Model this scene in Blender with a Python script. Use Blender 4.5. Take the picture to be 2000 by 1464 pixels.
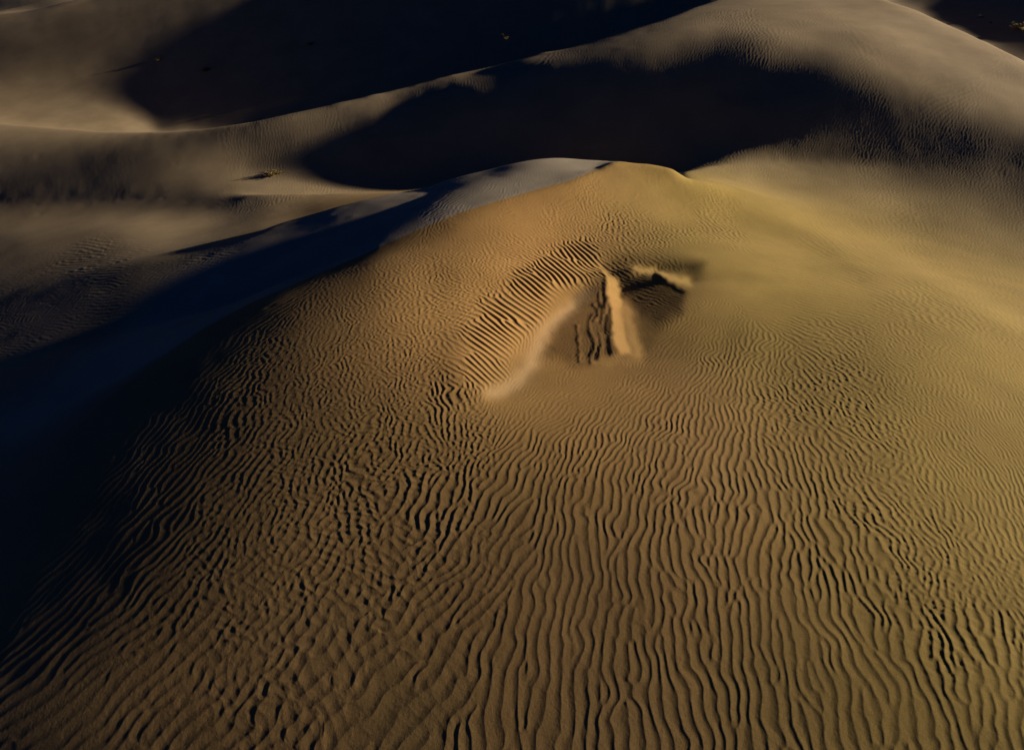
# Wind-rippled desert dunes at low sun, seen from the air.
import bpy, math, random
import numpy as np

for o in list(bpy.data.objects):
    bpy.data.objects.remove(o)
scene = bpy.context.scene
R = math.radians

# ------------------------------------------------------------------ camera, light, exposure
CAM_Z = 12.0
cam_data = bpy.data.cameras.new('camera')
cam_data.sensor_fit = 'HORIZONTAL'
cam_data.sensor_width = 36.0
cam_data.lens = 36.0 * 1377.0 / 2000.0
cam_data.clip_start = 0.1
cam_data.clip_end = 8000.0
cam = bpy.data.objects.new('camera', cam_data)
cam.location = (0, 0, CAM_Z)
cam.rotation_euler = (R(90 - 36), 0, 0)
scene.collection.objects.link(cam)
scene.camera = cam

SUN_EL, SUN_AZ = R(11.0), R(12.0)          # azimuth counted from +x towards +y
sun_dir = (math.cos(SUN_EL) * math.cos(SUN_AZ), math.cos(SUN_EL) * math.sin(SUN_AZ), math.sin(SUN_EL))
world = bpy.data.worlds.new('World')
scene.world = world
world.use_nodes = True
nt = world.node_tree
nt.nodes.clear()
sky = nt.nodes.new('ShaderNodeTexSky')
sky.sky_type = 'NISHITA'
sky.sun_disc = False
sky.sun_elevation = SUN_EL
sky.sun_rotation = math.pi / 2 - SUN_AZ
sky.air_density = 1.0
sky.dust_density = 0.2
sky.ozone_density = 4.0
tint = nt.nodes.new('ShaderNodeMix')
tint.data_type = 'RGBA'
tint.blend_type = 'MULTIPLY'
tint.inputs['Factor'].default_value = 1.0
tint.inputs['B'].default_value = (0.15, 0.7, 1.7, 1)
bg = nt.nodes.new('ShaderNodeBackground')
bg.inputs['Strength'].default_value = 0.006
wo = nt.nodes.new('ShaderNodeOutputWorld')
nt.links.new(sky.outputs[0], tint.inputs['A'])
nt.links.new(tint.outputs['Result'], bg.inputs['Color'])
nt.links.new(bg.outputs[0], wo.inputs['Surface'])

sun_data = bpy.data.lights.new('sun', 'SUN')
sun_data.energy = 4.8
sun_data.angle = math.radians(0.8)
sun_data.color = (1.0, 0.86, 0.66)
sun = bpy.data.objects.new('sun', sun_data)
sun.rotation_euler = (math.pi / 2 - SUN_EL, 0, math.pi / 2 + SUN_AZ)
sun.location = (60, 12, 40)
scene.collection.objects.link(sun)

scene.view_settings.view_transform = 'Standard'
scene.view_settings.look = 'None'
scene.view_settings.gamma = 1.0
scene.view_settings.use_curve_mapping = False
scene.view_settings.exposure = 0.9
scene.render.engine = 'CYCLES'
scene.cycles.max_bounces = 4
scene.cycles.diffuse_bounces = 1

# ------------------------------------------------------------------ survey of the dune field (heights on a polar grid)
def refine(c, axis):
    """Twice the resolution: 4-point interpolation between the surveyed heights."""
    c = np.moveaxis(c, axis, 0)
    p = np.concatenate([2 * c[:1] - c[1:2], c, 2 * c[-1:] - c[-2:-1]])
    o = np.empty((2 * len(c) - 1,) + c.shape[1:])
    o[::2] = c
    o[1::2] = (9 * (p[1:-2] + p[2:-1]) - p[:-3] - p[3:]) / 16
    return np.moveaxis(o, 0, axis)

def survey(rows, cols, coarse, corrections, steps):
    # coarse heights first, then smaller and smaller fixes listed as step and amount
    h = np.cumsum(np.array(coarse).reshape(rows, cols), axis=1) * steps[0]
    for pairs, q in zip(corrections, steps[1:]):
        h = np.ascontiguousarray(refine(refine(h, 0), 1))
        p = np.array(pairs).reshape(-1, 2)
        h.ravel()[np.cumsum(p[:, 0]) - 1] += p[:, 1] * q
    return h

A_MAX = R(64)
NA, NR = 417, 561  # heights include an unseen ridge off to the right, raised to cast the far shadow
row_r = 13.5 / np.tan(np.linspace(R(73), R(4.2), NR))
DUNES = survey(71, 53, [-3126,212,220,211,202,191,181,169,156,143,128,111,98,86,77,69,61,55,49,44,41,38,35,34,32,30,29,27,25,25,25,25,26,26,27,26,26,25,24,22,21,17,13,6,0,-3,-3,-3,
0,2,6,12,15,-2867,202,210,201,191,181,171,158,147,133,119,104,91,80,70,62,55,48,43,38,34,31,29,27,26,25,24,22,22,22,22,23,23,23,23,23,22,22,20,19,18,14,9,
4,-1,-3,-4,-3,-1,2,5,11,14,-2636,194,200,192,181,172,160,149,137,123,111,97,85,74,65,56,49,43,37,33,29,25,24,22,20,20,20,19,19,20,19,21,20,20,20,20,19,18,
17,15,14,10,6,2,0,-3,-4,-3,0,1,6,10,14,-2434,186,192,183,172,162,151,140,128,115,103,90,80,69,59,51,45,37,33,28,25,22,19,19,17,17,16,17,17,18,17,18,18,
18,17,17,16,14,14,11,9,7,4,1,-1,-3,-2,-2,-1,3,6,10,14,-2258,180,184,175,165,153,143,131,119,107,96,84,74,64,54,47,40,33,29,25,22,19,18,17,16,16,15,16,
15,15,15,15,15,15,14,14,13,12,10,8,6,4,2,-1,-1,-3,-2,-1,0,3,7,10,13,-2102,174,177,168,157,146,135,123,112,100,89,78,68,58,50,42,35,30,25,22,20,20,19,
21,19,18,16,14,13,11,10,9,10,11,12,11,11,9,8,6,3,2,0,-2,-2,-3,-2,-1,1,3,7,10,12,-1965,169,172,162,150,139,128,116,105,93,82,73,62,53,44,37,31,26,
23,28,28,26,24,22,20,17,16,13,11,9,8,6,5,4,3,1,8,7,7,4,2,-1,-2,-3,-3,-4,-2,-1,1,4,6,10,11,-1843,165,167,156,145,133,121,110,98,87,76,66,57,
47,39,32,29,34,32,31,28,27,25,22,20,18,15,13,11,8,7,4,4,2,1,-1,-1,-5,-2,4,0,-1,-4,-4,-5,-5,-3,-1,1,3,6,9,11,-1734,162,162,152,140,127,116,103,
92,81,71,60,51,42,35,37,35,35,33,31,29,28,25,23,20,18,16,13,10,8,6,4,2,1,-1,-2,-3,-4,-7,-11,-6,-3,-5,-6,-6,-6,-4,-2,0,2,6,8,10,-1636,159,159,
148,136,122,110,98,86,76,65,55,46,40,39,38,36,35,34,32,29,28,26,23,20,19,15,13,11,8,5,4,2,-1,-1,-4,-4,-5,-8,-9,-14,-16,-7,-8,-9,-7,-5,-4,-1,2,4,
7,9,-1547,156,157,145,131,119,105,92,81,71,60,51,42,42,40,38,38,35,34,32,30,28,25,23,21,19,15,13,11,8,5,4,1,-1,-2,-4,-6,-6,-8,-10,-12,-16,-20,-14,-10,-10,
-8,-5,-2,0,3,6,7,-1468,156,155,142,129,114,101,88,76,66,56,45,43,42,41,39,37,36,34,31,30,28,25,24,21,18,16,13,11,7,6,3,1,-1,-3,-4,-6,-8,-9,-10,-11,
-15,-19,-22,-18,-12,-10,-8,-4,-2,1,5,6,-1395,154,155,140,126,111,97,83,73,61,47,46,44,43,41,39,37,35,33,32,30,27,26,23,21,18,16,14,10,8,6,3,1,-1,-4,-5,
-6,-9,-9,-11,-12,-14,-17,-21,-24,-19,-13,-11,-6,-4,-1,3,4,-1330,155,154,140,124,108,93,79,69,49,48,46,45,42,41,39,37,34,33,32,29,27,25,24,21,18,16,14,11,8,5,
4,0,-1,-3,-6,-7,-9,-10,-11,-13,-14,-16,-20,-24,-23,-19,-13,-10,-6,-3,0,3,-1270,156,155,138,123,105,89,77,54,49,49,46,45,42,40,39,36,34,32,31,29,26,26,23,21,18,
17,13,12,8,6,4,1,-2,-3,-6,-8,-9,-11,-12,-13,-14,-16,-19,-23,-25,-23,-17,-13,-8,-6,-1,0,-1216,158,156,139,120,103,86,62,52,50,49,46,44,42,40,37,36,33,32,30,28,
26,25,23,21,19,17,14,11,9,6,4,2,-1,-4,-6,-8,-9,-12,-12,-14,-15,-16,-19,-21,-25,-25,-22,-15,-11,-8,-4,-1,-1166,160,157,139,120,100,76,53,52,51,49,46,44,41,38,37,
34,32,31,29,28,26,24,23,22,19,16,15,12,9,7,5,2,-1,-3,-6,-8,-10,-12,-13,-14,-16,-17,-18,-20,-24,-26,-25,-19,-14,-9,-7,-2,-1122,164,159,141,118,97,57,55,53,51,48,
45,42,40,37,36,33,32,30,28,27,26,24,23,21,19,17,15,12,10,8,5,3,0,-3,-6,-7,-10,-12,-14,-15,-16,-17,-19,-20,-23,-25,-27,-22,-16,-12,-9,-4,-1081,167,163,142,118,76,
57,55,53,51,46,44,41,38,36,34,33,31,29,28,27,25,24,23,21,19,17,15,13,10,9,6,3,1,-2,-5,-8,-9,-12,-14,-15,-17,-18,-20,-20,-22,-24,-27,-25,-19,-14,-10,-7,-1045,
173,167,143,113,59,58,57,52,48,44,41,40,37,36,33,33,30,29,27,26,25,24,22,21,19,17,15,13,11,9,6,5,1,-1,-4,-6,-9,-11,-14,-16,-18,-19,-19,-21,-22,-24,-25,-26,
-22,-17,-12,-8,-1012,178,173,148,86,62,60,54,49,45,42,40,38,37,36,33,32,30,29,27,25,24,24,22,20,19,17,15,13,11,9,7,5,2,0,-2,-6,-7,-11,-13,-16,-18,-20,-20,
-21,-22,-24,-25,-25,-24,-19,-14,-10,-983,186,182,145,67,64,56,50,46,42,41,40,38,37,35,34,32,30,28,26,25,24,23,21,20,18,16,15,13,11,9,7,6,3,1,-1,-4,-7,-9,
-12,-15,-19,-20,-21,-22,-23,-24,-24,-24,-23,-21,-18,-12,-960,197,198,117,70,60,51,46,43,41,40,40,39,37,36,33,32,30,28,26,25,23,22,21,19,17,16,13,12,11,9,8,6,4,
2,-1,-2,-5,-8,-10,-15,-18,-20,-22,-22,-24,-25,-25,-23,-20,-24,-20,-14,-944,208,228,87,64,53,46,43,42,41,40,40,39,38,36,35,32,30,27,26,24,23,22,19,18,16,15,12,11,
10,10,7,7,4,2,1,-2,-3,-6,-9,-13,-17,-20,-22,-23,-24,-26,-26,-22,-20,-25,-21,-15,-938,212,228,100,55,46,43,42,41,41,41,41,39,39,37,35,32,31,27,26,24,22,21,18,
17,14,13,11,10,9,9,8,6,5,3,1,-1,-2,-4,-7,-12,-16,-19,-21,-23,-25,-27,-27,-22,-22,-25,-21,-16,-946,201,209,152,47,42,42,40,42,42,41,42,40,40,37,36,33,31,28,
26,24,21,20,17,15,13,10,9,8,8,8,8,7,4,4,1,0,0,-3,-5,-10,-14,-19,-20,-22,-26,-28,-28,-22,-24,-25,-21,-16,-970,188,201,191,54,40,41,41,42,42,43,42,41,40,
39,36,34,32,29,26,24,21,18,16,13,10,8,6,7,6,7,8,6,5,4,2,1,0,-1,-4,-8,-13,-17,-19,-21,-25,-28,-29,-25,-25,-25,-21,-16,-1005,179,195,192,101,40,40,42,42,
43,44,43,42,41,39,38,35,32,30,26,23,21,17,14,11,8,5,4,4,4,7,6,7,5,4,2,2,1,0,-2,-6,-12,-16,-18,-20,-24,-27,-28,-28,-28,-24,-22,-16,-1044,172,190,191,
150,39,42,42,43,43,44,44,43,42,40,39,36,33,30,27,23,19,16,12,9,5,3,1,1,3,5,6,5,6,4,3,3,2,2,-1,-5,-11,-15,-17,-19,-22,-26,-27,-31,-30,-25,-21,
-17,-1080,165,185,189,184,51,43,43,43,44,45,44,44,43,41,40,37,34,30,26,23,19,14,11,6,2,-1,-1,-1,1,4,4,6,5,5,4,3,4,3,0,-4,-9,-15,-16,-18,-21,-23,
-27,-35,-30,-26,-22,-16,-1111,159,181,185,182,92,45,45,44,44,46,45,44,44,42,40,37,34,31,26,22,18,13,9,4,-1,-4,-4,-3,0,2,4,4,5,6,5,5,5,4,2,-3,-9,
-14,-16,-18,-20,-21,-28,-35,-31,-27,-21,-17,-1132,154,175,180,177,127,47,48,45,46,45,46,44,44,42,40,38,34,30,27,21,17,12,7,1,-3,-7,-7,-5,-1,2,3,3,5,6,6,7,
6,6,3,-2,-8,-14,-16,-18,-19,-20,-31,-35,-30,-27,-21,-17,-1134,144,167,172,170,154,51,50,47,46,46,45,44,43,42,40,38,34,31,26,21,16,11,5,-1,-7,-9,-10,-6,-2,1,3,
4,5,5,7,8,9,7,4,-2,-7,-13,-16,-19,-20,-19,-33,-34,-30,-26,-22,-16,-1120,133,155,163,162,156,71,52,48,46,47,44,43,43,41,41,37,34,31,26,21,15,10,3,-4,-9,-12,
-12,-8,-2,1,4,4,5,5,8,9,10,9,5,-1,-7,-13,-17,-19,-20,-22,-33,-33,-29,-26,-21,-16,-1097,123,143,151,153,150,95,51,48,46,47,44,42,42,41,40,38,34,31,26,21,15,
8,1,-6,-11,-15,-15,-9,-2,2,5,6,4,5,7,10,11,11,6,1,-7,-13,-17,-21,-21,-25,-32,-32,-29,-25,-20,-16,-1071,114,132,141,143,142,114,50,47,47,46,43,42,41,40,40,37,
35,31,26,21,15,7,-1,-7,-14,-18,-17,-10,-2,4,7,7,5,4,6,9,13,12,8,1,-6,-13,-18,-21,-21,-29,-32,-31,-28,-24,-20,-16,-1042,105,122,130,134,134,127,49,46,46,45,43,
42,40,40,39,37,35,32,26,22,15,5,-2,-9,-16,-21,-19,-11,-1,6,9,10,5,2,4,9,13,14,9,3,-6,-13,-18,-22,-21,-32,-32,-30,-28,-24,-19,-15,-1012,97,112,119,123,126,123,
62,45,46,44,42,40,40,41,38,37,36,32,27,22,15,5,-4,-10,-17,-24,-21,-13,0,8,12,12,7,0,2,8,13,13,11,5,-5,-13,-19,-22,-23,-33,-32,-29,-27,-23,-19,-14,-983,89,
103,109,113,116,116,75,44,44,44,41,38,39,43,38,37,35,33,28,23,16,4,-4,-10,-19,-26,-24,-13,0,9,15,15,7,0,0,6,12,14,11,6,-4,-13,-19,-22,-24,-34,-31,-29,-26,
-22,-18,-13,-954,82,93,99,104,107,108,85,43,42,42,40,37,39,43,37,36,35,34,29,25,18,5,-4,-10,-19,-28,-26,-14,0,11,17,16,8,-1,-2,4,11,13,12,6,-3,-12,-19,-22,
-26,-32,-30,-28,-25,-21,-18,-12,-925,74,85,89,94,98,101,93,40,39,39,38,37,38,42,38,35,35,34,30,27,20,8,-2,-9,-19,-28,-28,-15,-1,12,19,17,9,-2,-5,2,9,12,12,
6,-1,-10,-19,-21,-27,-31,-29,-27,-23,-21,-16,-11,-896,67,75,81,85,88,93,95,42,35,34,34,36,38,37,39,38,35,34,31,29,24,11,0,-7,-17,-28,-28,-16,-1,13,19,18,9,-4,
-8,-1,8,11,11,6,0,-9,-17,-19,-28,-29,-28,-25,-22,-18,-15,-10,-867,60,67,72,75,80,85,89,47,33,31,28,31,35,38,35,39,39,33,32,31,28,15,3,-4,-15,-27,-27,-16,-1,
12,20,19,8,-6,-11,-4,4,10,11,7,1,-7,-15,-18,-27,-28,-25,-23,-20,-17,-13,-9,-838,53,60,63,67,71,75,82,52,31,27,26,26,27,36,35,37,39,34,33,33,32,19,7,0,
-12,-24,-25,-17,-1,13,19,19,7,-9,-13,-7,1,7,10,8,3,-6,-11,-16,-26,-25,-23,-21,-18,-15,-11,-8,-809,47,52,56,58,62,67,73,57,26,23,22,22,23,27,35,28,42,35,35,
37,36,23,14,5,-7,-21,-24,-16,-3,13,18,18,5,-9,-16,-10,-2,4,8,8,6,-3,-8,-14,-24,-22,-21,-18,-16,-12,-10,-6,-780,41,46,48,50,54,57,64,56,20,18,18,17,17,16,
21,28,49,43,38,41,42,31,20,12,-3,-18,-23,-17,-4,10,16,16,3,-10,-17,-13,-4,2,6,7,7,2,-8,-10,-21,-18,-17,-16,-13,-10,-8,-4,-751,36,40,41,43,45,47,52,49,14,
13,12,11,11,13,15,30,50,51,48,48,49,41,28,18,0,-18,-24,-21,-9,5,11,11,1,-11,-17,-15,-6,2,4,4,7,-1,-6,-4,-13,-14,-13,-11,-11,-8,-5,-3,-721,31,33,35,36,
36,37,38,35,9,10,11,16,23,31,37,41,47,51,46,44,43,43,36,22,2,-19,-29,-30,-20,-6,1,2,-3,-12,-17,-14,-7,5,1,1,0,-7,-2,2,-2,-7,-8,-8,-7,-5,-4,-1,
-693,27,28,29,29,28,27,22,17,11,16,24,31,36,39,38,39,40,41,45,47,46,45,43,34,20,-3,-33,-43,-40,-25,-17,-11,-9,-15,-19,-15,-3,6,0,-4,-9,-5,0,6,6,1,-3,
-4,-3,-3,-1,0,-665,22,24,24,23,20,18,11,3,20,30,36,38,40,38,37,38,40,39,39,41,38,36,48,45,30,14,10,-22,-65,-59,-44,-32,-21,-22,-21,-14,1,-2,-2,-9,-8,1,
4,6,11,6,2,1,0,0,1,2,-639,18,20,19,18,15,12,7,3,25,38,39,40,38,36,33,34,36,35,36,41,37,32,29,43,44,33,17,10,-9,-78,-81,-61,-43,-34,-26,-13,-6,
-10,-7,-11,1,6,6,10,12,10,7,5,3,2,3,4,-616,16,16,15,14,12,9,8,7,25,38,36,35,32,26,16,18,18,55,38,40,36,27,30,54,44,48,30,4,4,14,-61,-108,
-78,-57,-38,-26,-24,-20,-13,-4,8,10,7,16,15,13,11,8,6,4,5,5,-596,14,14,12,11,9,8,8,10,19,31,27,24,20,11,4,8,14,26,39,38,39,36,38,58,56,52,38,
6,-34,-22,-8,-31,-39,-74,-62,-47,-37,-30,-17,3,10,14,11,22,19,17,13,10,8,7,6,5,-577,11,11,10,9,7,6,5,4,8,20,17,16,14,8,1,7,14,14,20,31,30,30,
29,36,69,60,33,-6,-25,-26,-14,21,-15,-36,-53,-52,-42,-34,-18,-1,9,18,16,27,23,19,16,12,9,7,7,6,-561,9,9,8,6,4,2,-2,-6,-8,14,15,15,16,8,-2,4,14,
16,15,25,21,17,7,14,64,60,36,-1,-29,-18,10,45,-20,-30,-26,-24,-29,-35,-24,-8,4,15,21,29,26,21,17,12,9,8,6,7,-547,7,7,5,2,1,-4,-8,-16,-21,14,18,18,
17,6,-7,0,15,20,17,20,12,6,-5,-6,49,44,19,-7,-15,7,43,74,-14,-30,-17,-6,-6,-20,-23,-17,-9,4,20,33,27,22,16,12,8,6,6,7,-536,6,4,2,0,-5,-8,-13,
-20,-27,16,21,17,15,2,-8,3,24,30,14,-9,-22,-7,5,24,28,24,12,2,-4,11,45,70,47,-9,-13,-8,-5,-6,-6,-14,-19,-10,15,28,25,19,14,9,5,5,6,6,-526,4,3,
-1,-4,-8,-12,-16,-20,-24,11,21,13,9,0,2,23,34,-12,-8,-10,1,7,23,39,33,27,9,4,12,16,39,50,52,21,-9,-17,-10,-3,3,-1,-14,-19,-2,11,14,13,9,4,2,4,
6,7,-516,3,0,-3,-6,-11,-14,-18,-21,-22,3,16,6,5,9,27,35,20,8,12,21,29,30,31,32,33,32,31,28,22,14,5,16,47,29,4,-12,-23,-23,-16,-6,-4,-16,-27,-12,-2,
1,0,0,1,4,6,9,-504,2,-1,-4,-8,-12,-16,-20,-24,-28,-7,14,12,25,45,46,37,29,36,43,36,35,34,31,39,41,25,21,30,29,18,10,9,9,13,12,2,-12,-28,-35,-27,
-17,-26,-37,-28,-20,-13,-8,-5,0,4,8,12,-489,2,0,-4,-7,-11,-14,-20,-25,-31,-16,31,51,60,59,52,43,40,19,24,30,37,29,25,35,33,39,39,32,29,23,13,15,14,-4,-5,
-5,-20,-22,-31,-44,-34,-30,-37,-36,-29,-24,-15,-9,-2,6,11,15,-470,4,1,-1,-4,-6,-9,-11,-13,-17,-15,68,62,49,31,-2,-46,-22,-2,15,29,37,44,52,62,68,60,54,40,45,36,
28,15,14,2,-5,-9,-24,-32,-25,-28,-52,-37,-36,-35,-32,-27,-20,-10,-2,8,16,20,-446,5,4,2,1,0,1,2,6,13,25,42,26,-6,-75,-65,-57,-43,-8,19,32,37,41,49,58,64,
69,75,84,84,78,39,20,11,5,0,-9,-21,-24,-27,-56,-57,-15,-25,-26,-28,-25,-20,-10,2,13,23,25,-419,6,5,5,4,4,6,9,12,19,26,21,-67,-76,-55,-65,-75,-64,-15,22,33,
32,32,46,54,51,49,59,85,106,116,143,60,11,3,-6,-11,-13,-27,-104,-59,-13,15,1,-12,-17,-17,-14,-7,8,21,28,30,-392,6,6,4,4,3,2,1,-2,-7,-17,-37,-45,-41,-45,-50,
-44,-25,1,22,34,38,38,34,28,12,-2,28,79,107,110,106,130,97,-3,-5,-6,-74,-85,-22,20,-3,-5,2,-1,-2,-3,0,5,15,22,28,30,-368,5,5,3,1,-1,-6,-12,-19,-29,-37,
-40,-40,-40,-35,-26,23,50,54,51,50,45,43,38,34,29,24,18,17,19,34,43,48,63,71,-5,-60,-38,8,32,38,0,-13,-5,5,9,13,16,19,21,24,26,25,-349,4,4,3,0,-4,
-8,-14,-22,-32,-44,-49,3,19,30,39,50,56,58,56,51,48,43,40,35,27,22,26,29,15,-16,-15,-20,-36,1,-8,-9,13,38,38,24,-23,-5,8,19,28,31,32,31,29,27,24,22,-337,
5,5,3,3,1,-2,-4,-6,-8,-11,-15,43,65,62,57,49,46,39,14,8,4,21,35,40,38,37,38,32,11,-14,-33,-41,-43,-45,-49,-38,21,-7,-17,2,19,31,47,61,66,61,51,41,
33,27,22,19,-326,5,6,6,6,6,7,9,12,16,22,28,24,3,9,49,38,10,-8,-7,3,34,47,55,59,57,53,45,34,23,8,-8,-25,-44,-58,-66,-69,-72,-19,-42,-50,26,75,100,
106,99,80,58,43,32,25,19,16,-305,4,4,5,6,7,8,8,9,7,5,0,10,38,30,27,19,8,11,16,25,35,46,53,56,56,54,48,43,33,25,15,5,-6,-13,-16,-18,-25,-58,
-77,-44,13,57,64,60,52,43,35,26,20,16,13,12,-261,0,1,2,3,3,3,2,2,2,3,5,11,36,28,19,22,26,30,34,36,40,42,44,45,45,43,40,36,33,29,25,21,17,
11,5,-3,-13,-27,-26,-2,9,6,2,2,6,10,10,10,9,8,9,10],
[[2,-6,105,-6,3,-1,1,-1,1,-1,1,-1,1,-1,3,-1,1,-1,1,-1,1,-1,1,-1,1,-1,1,-1,3,-1,1,-1,1,-1,1,-1,1,-1,1,-1,1,-1,1,-1,1,-1,1,-1,
1,-1,1,-1,1,-1,1,-1,1,-1,1,-1,1,-1,1,-1,1,-1,1,-1,1,-1,1,-1,1,-1,5,-1,1,-1,36,1,1,1,21,-6,2,1,103,-5,2,1,5,1,1,1,9,1,
1,1,87,-5,2,1,100,1,3,-5,2,1,103,-5,2,1,103,-5,2,1,49,1,54,-5,2,1,103,-5,2,1,36,1,1,1,1,1,1,1,1,1,1,1,2,-1,1,-1,1,-1,
1,-2,1,-3,1,-3,1,-2,1,-2,1,-2,1,-2,1,-2,1,-1,1,-1,1,-1,3,1,1,1,1,1,1,1,1,1,1,1,39,-5,2,1,103,-5,2,1,32,1,1,1,2,-2,
1,-4,1,-4,1,-3,1,-1,2,1,1,1,1,1,1,1,1,1,1,1,1,1,1,1,10,1,1,1,3,-1,1,-2,1,-3,1,-3,1,-1,1,1,1,1,1,1,1,1,1,1,
32,-5,2,1,103,-4,2,1,26,1,1,1,1,1,2,-2,1,-3,1,-1,2,1,1,1,1,1,1,1,1,1,27,1,1,2,1,2,2,-3,1,-4,1,-2,2,1,1,1,29,-4,
74,-1,31,-4,26,1,2,-1,1,-2,2,1,1,1,40,1,1,1,2,-1,1,-4,1,-2,2,1,1,1,25,-5,2,1,76,-2,27,-4,2,1,23,-1,51,1,1,1,2,-3,1,-2,
2,1,23,-4,2,1,103,-4,2,1,20,1,57,1,1,1,1,1,1,-2,1,-1,22,-4,2,1,80,1,2,-1,21,-4,82,1,1,1,2,-1,20,-4,20,-1,64,1,2,-1,19,-4,
18,1,69,-1,18,-4,2,1,86,-1,17,-4,2,1,14,1,71,1,2,-1,16,-4,2,1,14,-1,74,-1,15,-4,2,1,12,1,1,-1,1,-1,89,-4,105,-4,12,2,2,-1,91,-4,
10,-1,2,2,93,-4,2,1,9,2,94,-4,2,1,8,3,2,-1,93,-4,2,1,6,-1,2,2,2,-1,93,-4,2,1,6,-1,2,-1,95,-4,2,1,4,-1,1,-1,1,3,2,-2,
95,-4,2,1,4,-2,2,5,2,-1,95,-5,2,1,4,-1,1,2,98,-5,6,1,2,-3,97,-5,2,1,2,-1,2,7,1,-1,1,-3,97,-5,2,1,2,-2,2,7,2,-1,97,-5,
2,1,2,-1,1,3,3,-1,97,-6,4,2,2,-5,99,-6,1,-1,1,-2,2,11,1,-1,1,-5,92,1,7,-6,2,-3,2,14,2,-2,92,1,7,-6,2,-6,1,-2,1,2,2,-1,
91,1,8,-6,2,-5,2,-4,98,-1,3,-6,2,-2,1,10,1,-1,2,-1,90,1,9,-7,2,-5,2,7,2,-2,90,1,8,1,1,-6,2,-4,1,-3,1,18,1,-1,1,-4,99,-6,
2,-2,2,14,2,-6,99,-6,4,2,1,2,1,-6,99,-5,2,1,2,-7,2,-3,99,-5,2,1,2,-7,1,-1,1,8,2,-2,97,-5,2,1,2,-5,2,21,2,-4,97,-5,4,-4,
2,19,1,-1,1,-6,94,-1,3,-5,4,-2,2,10,2,-7,94,-1,3,-5,4,-1,3,2,1,-6,94,-1,3,-5,6,-7,2,-3,97,-5,6,-7,1,-1,1,6,2,-2,82,1,2,-1,
8,-1,3,-5,6,-5,2,17,2,-3,82,2,2,-1,8,-1,3,-5,6,-4,2,20,2,-4,2,1,80,2,10,-1,3,-5,6,-3,2,14,2,-5,80,-1,2,1,10,-1,3,-5,6,-2,
2,5,2,-6,80,-1,12,-1,3,-5,8,-1,2,-6,82,-1,13,-5,8,-4,1,1,1,-2,82,-1,13,-4,8,-5,2,4,2,-1,80,-1,10,-1,3,-4,8,-4,1,-1,1,9,2,-2,
78,1,2,-1,10,-1,3,-4,8,-3,2,13,2,-3,78,2,12,-1,3,-4,8,-2,2,11,2,-3,78,2,12,-1,3,-3,2,1,6,-1,2,6,2,-4,76,-1,2,1,15,-3,2,1,
6,-1,2,1,2,-4,76,-1,17,-3,2,1,6,-1,2,-3,2,-4,76,-1,17,-3,10,-4,78,-1,17,-3,10,-3,2,4,2,-1,91,-3,10,-3,2,7,2,-1,91,-2,10,-2,2,10,
2,-2,74,1,17,-2,10,-2,2,9,2,-2,74,2,17,-2,10,-2,2,7,2,-2,10,-1,64,2,17,-2,10,-1,2,4,2,-3,10,-1,62,-1,2,2,17,-2,10,-1,4,-3,72,-1,
2,1,17,-2,12,-2,2,-3,14,1,58,-1,19,-2,12,-3,2,-2,2,-1,70,-1,19,-2,12,-3,2,1,2,-1,12,-1,1,-1,76,-2,12,-3,2,3,2,-1,12,1,2,-1,2,1,
73,-2,12,-2,2,5,2,-1,7,-1,1,-1,4,1,1,2,1,1,75,-2,12,-2,2,7,2,-1,14,-1,18,1,2,1,55,-2,12,-2,2,7,2,-1,10,-1,3,-1,1,-2,18,1,
38,1,19,-2,12,-2,2,6,2,-1,10,-1,14,-1,44,-1,2,1,19,-1,12,-1,2,6,2,-1,8,1,1,1,1,1,1,1,1,4,1,5,1,5,1,3,1,1,1,1,1,2,
1,1,2,1,5,1,5,1,1,1,36,-1,2,2,2,-1,17,-1,12,-1,2,4,2,-2,12,1,2,-2,2,-2,2,2,2,-1,12,1,36,-1,2,3,2,-1,17,-1,14,3,2,-2,
6,1,1,1,1,1,1,1,1,1,2,-1,1,-8,1,-16,1,-22,1,-19,1,-14,1,-6,1,-3,1,-4,3,1,1,1,3,-1,1,-1,38,1,2,-1,2,4,2,-1,17,-1,14,1,
2,-2,14,-1,8,1,36,-1,2,1,8,-1,2,3,2,-1,17,-1,16,-1,1,1,7,-1,1,-2,1,-2,1,-2,2,2,1,5,1,9,1,10,1,10,1,9,1,7,1,6,1,5,
1,4,1,3,1,1,3,-1,1,-2,1,-2,1,-2,1,-1,1,-1,1,-1,25,-1,2,1,6,1,4,2,19,-1,14,-1,2,-1,32,1,8,-1,10,1,8,-1,2,1,8,1,21,-1,
16,-1,3,-1,1,-1,1,-1,1,-1,4,1,1,1,1,1,1,1,3,-1,1,-2,1,-3,1,-1,1,1,1,2,1,2,1,1,1,1,1,1,4,1,1,2,1,3,1,3,1,1,
1,-2,1,-4,1,-4,1,-2,1,-1,22,1,4,1,4,1,2,-3,19,-1,16,-1,20,-1,10,1,2,-2,2,2,24,1,8,-1,2,2,2,-3,33,1,2,-1,1,-1,1,-1,19,-1,
1,-4,1,-6,1,-4,1,-2,2,2,1,2,1,1,1,1,2,-1,1,-2,2,5,1,11,1,7,1,-1,1,-6,1,-5,1,-1,1,-1,14,-1,2,1,4,1,4,-1,2,2,2,-3,
33,2,2,-1,30,1,6,-2,2,8,2,-2,6,-1,10,-1,6,1,6,1,2,-2,33,1,1,-1,1,-2,16,-1,1,-1,4,1,1,1,1,2,1,2,1,1,1,2,2,-3,1,-5,
1,-1,1,1,1,2,1,1,2,-1,1,-3,1,-4,2,12,1,10,1,-3,1,-4,1,-2,2,1,3,1,1,1,1,1,1,1,3,-1,14,1,35,1,2,-3,30,-5,2,2,2,-1,
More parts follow.
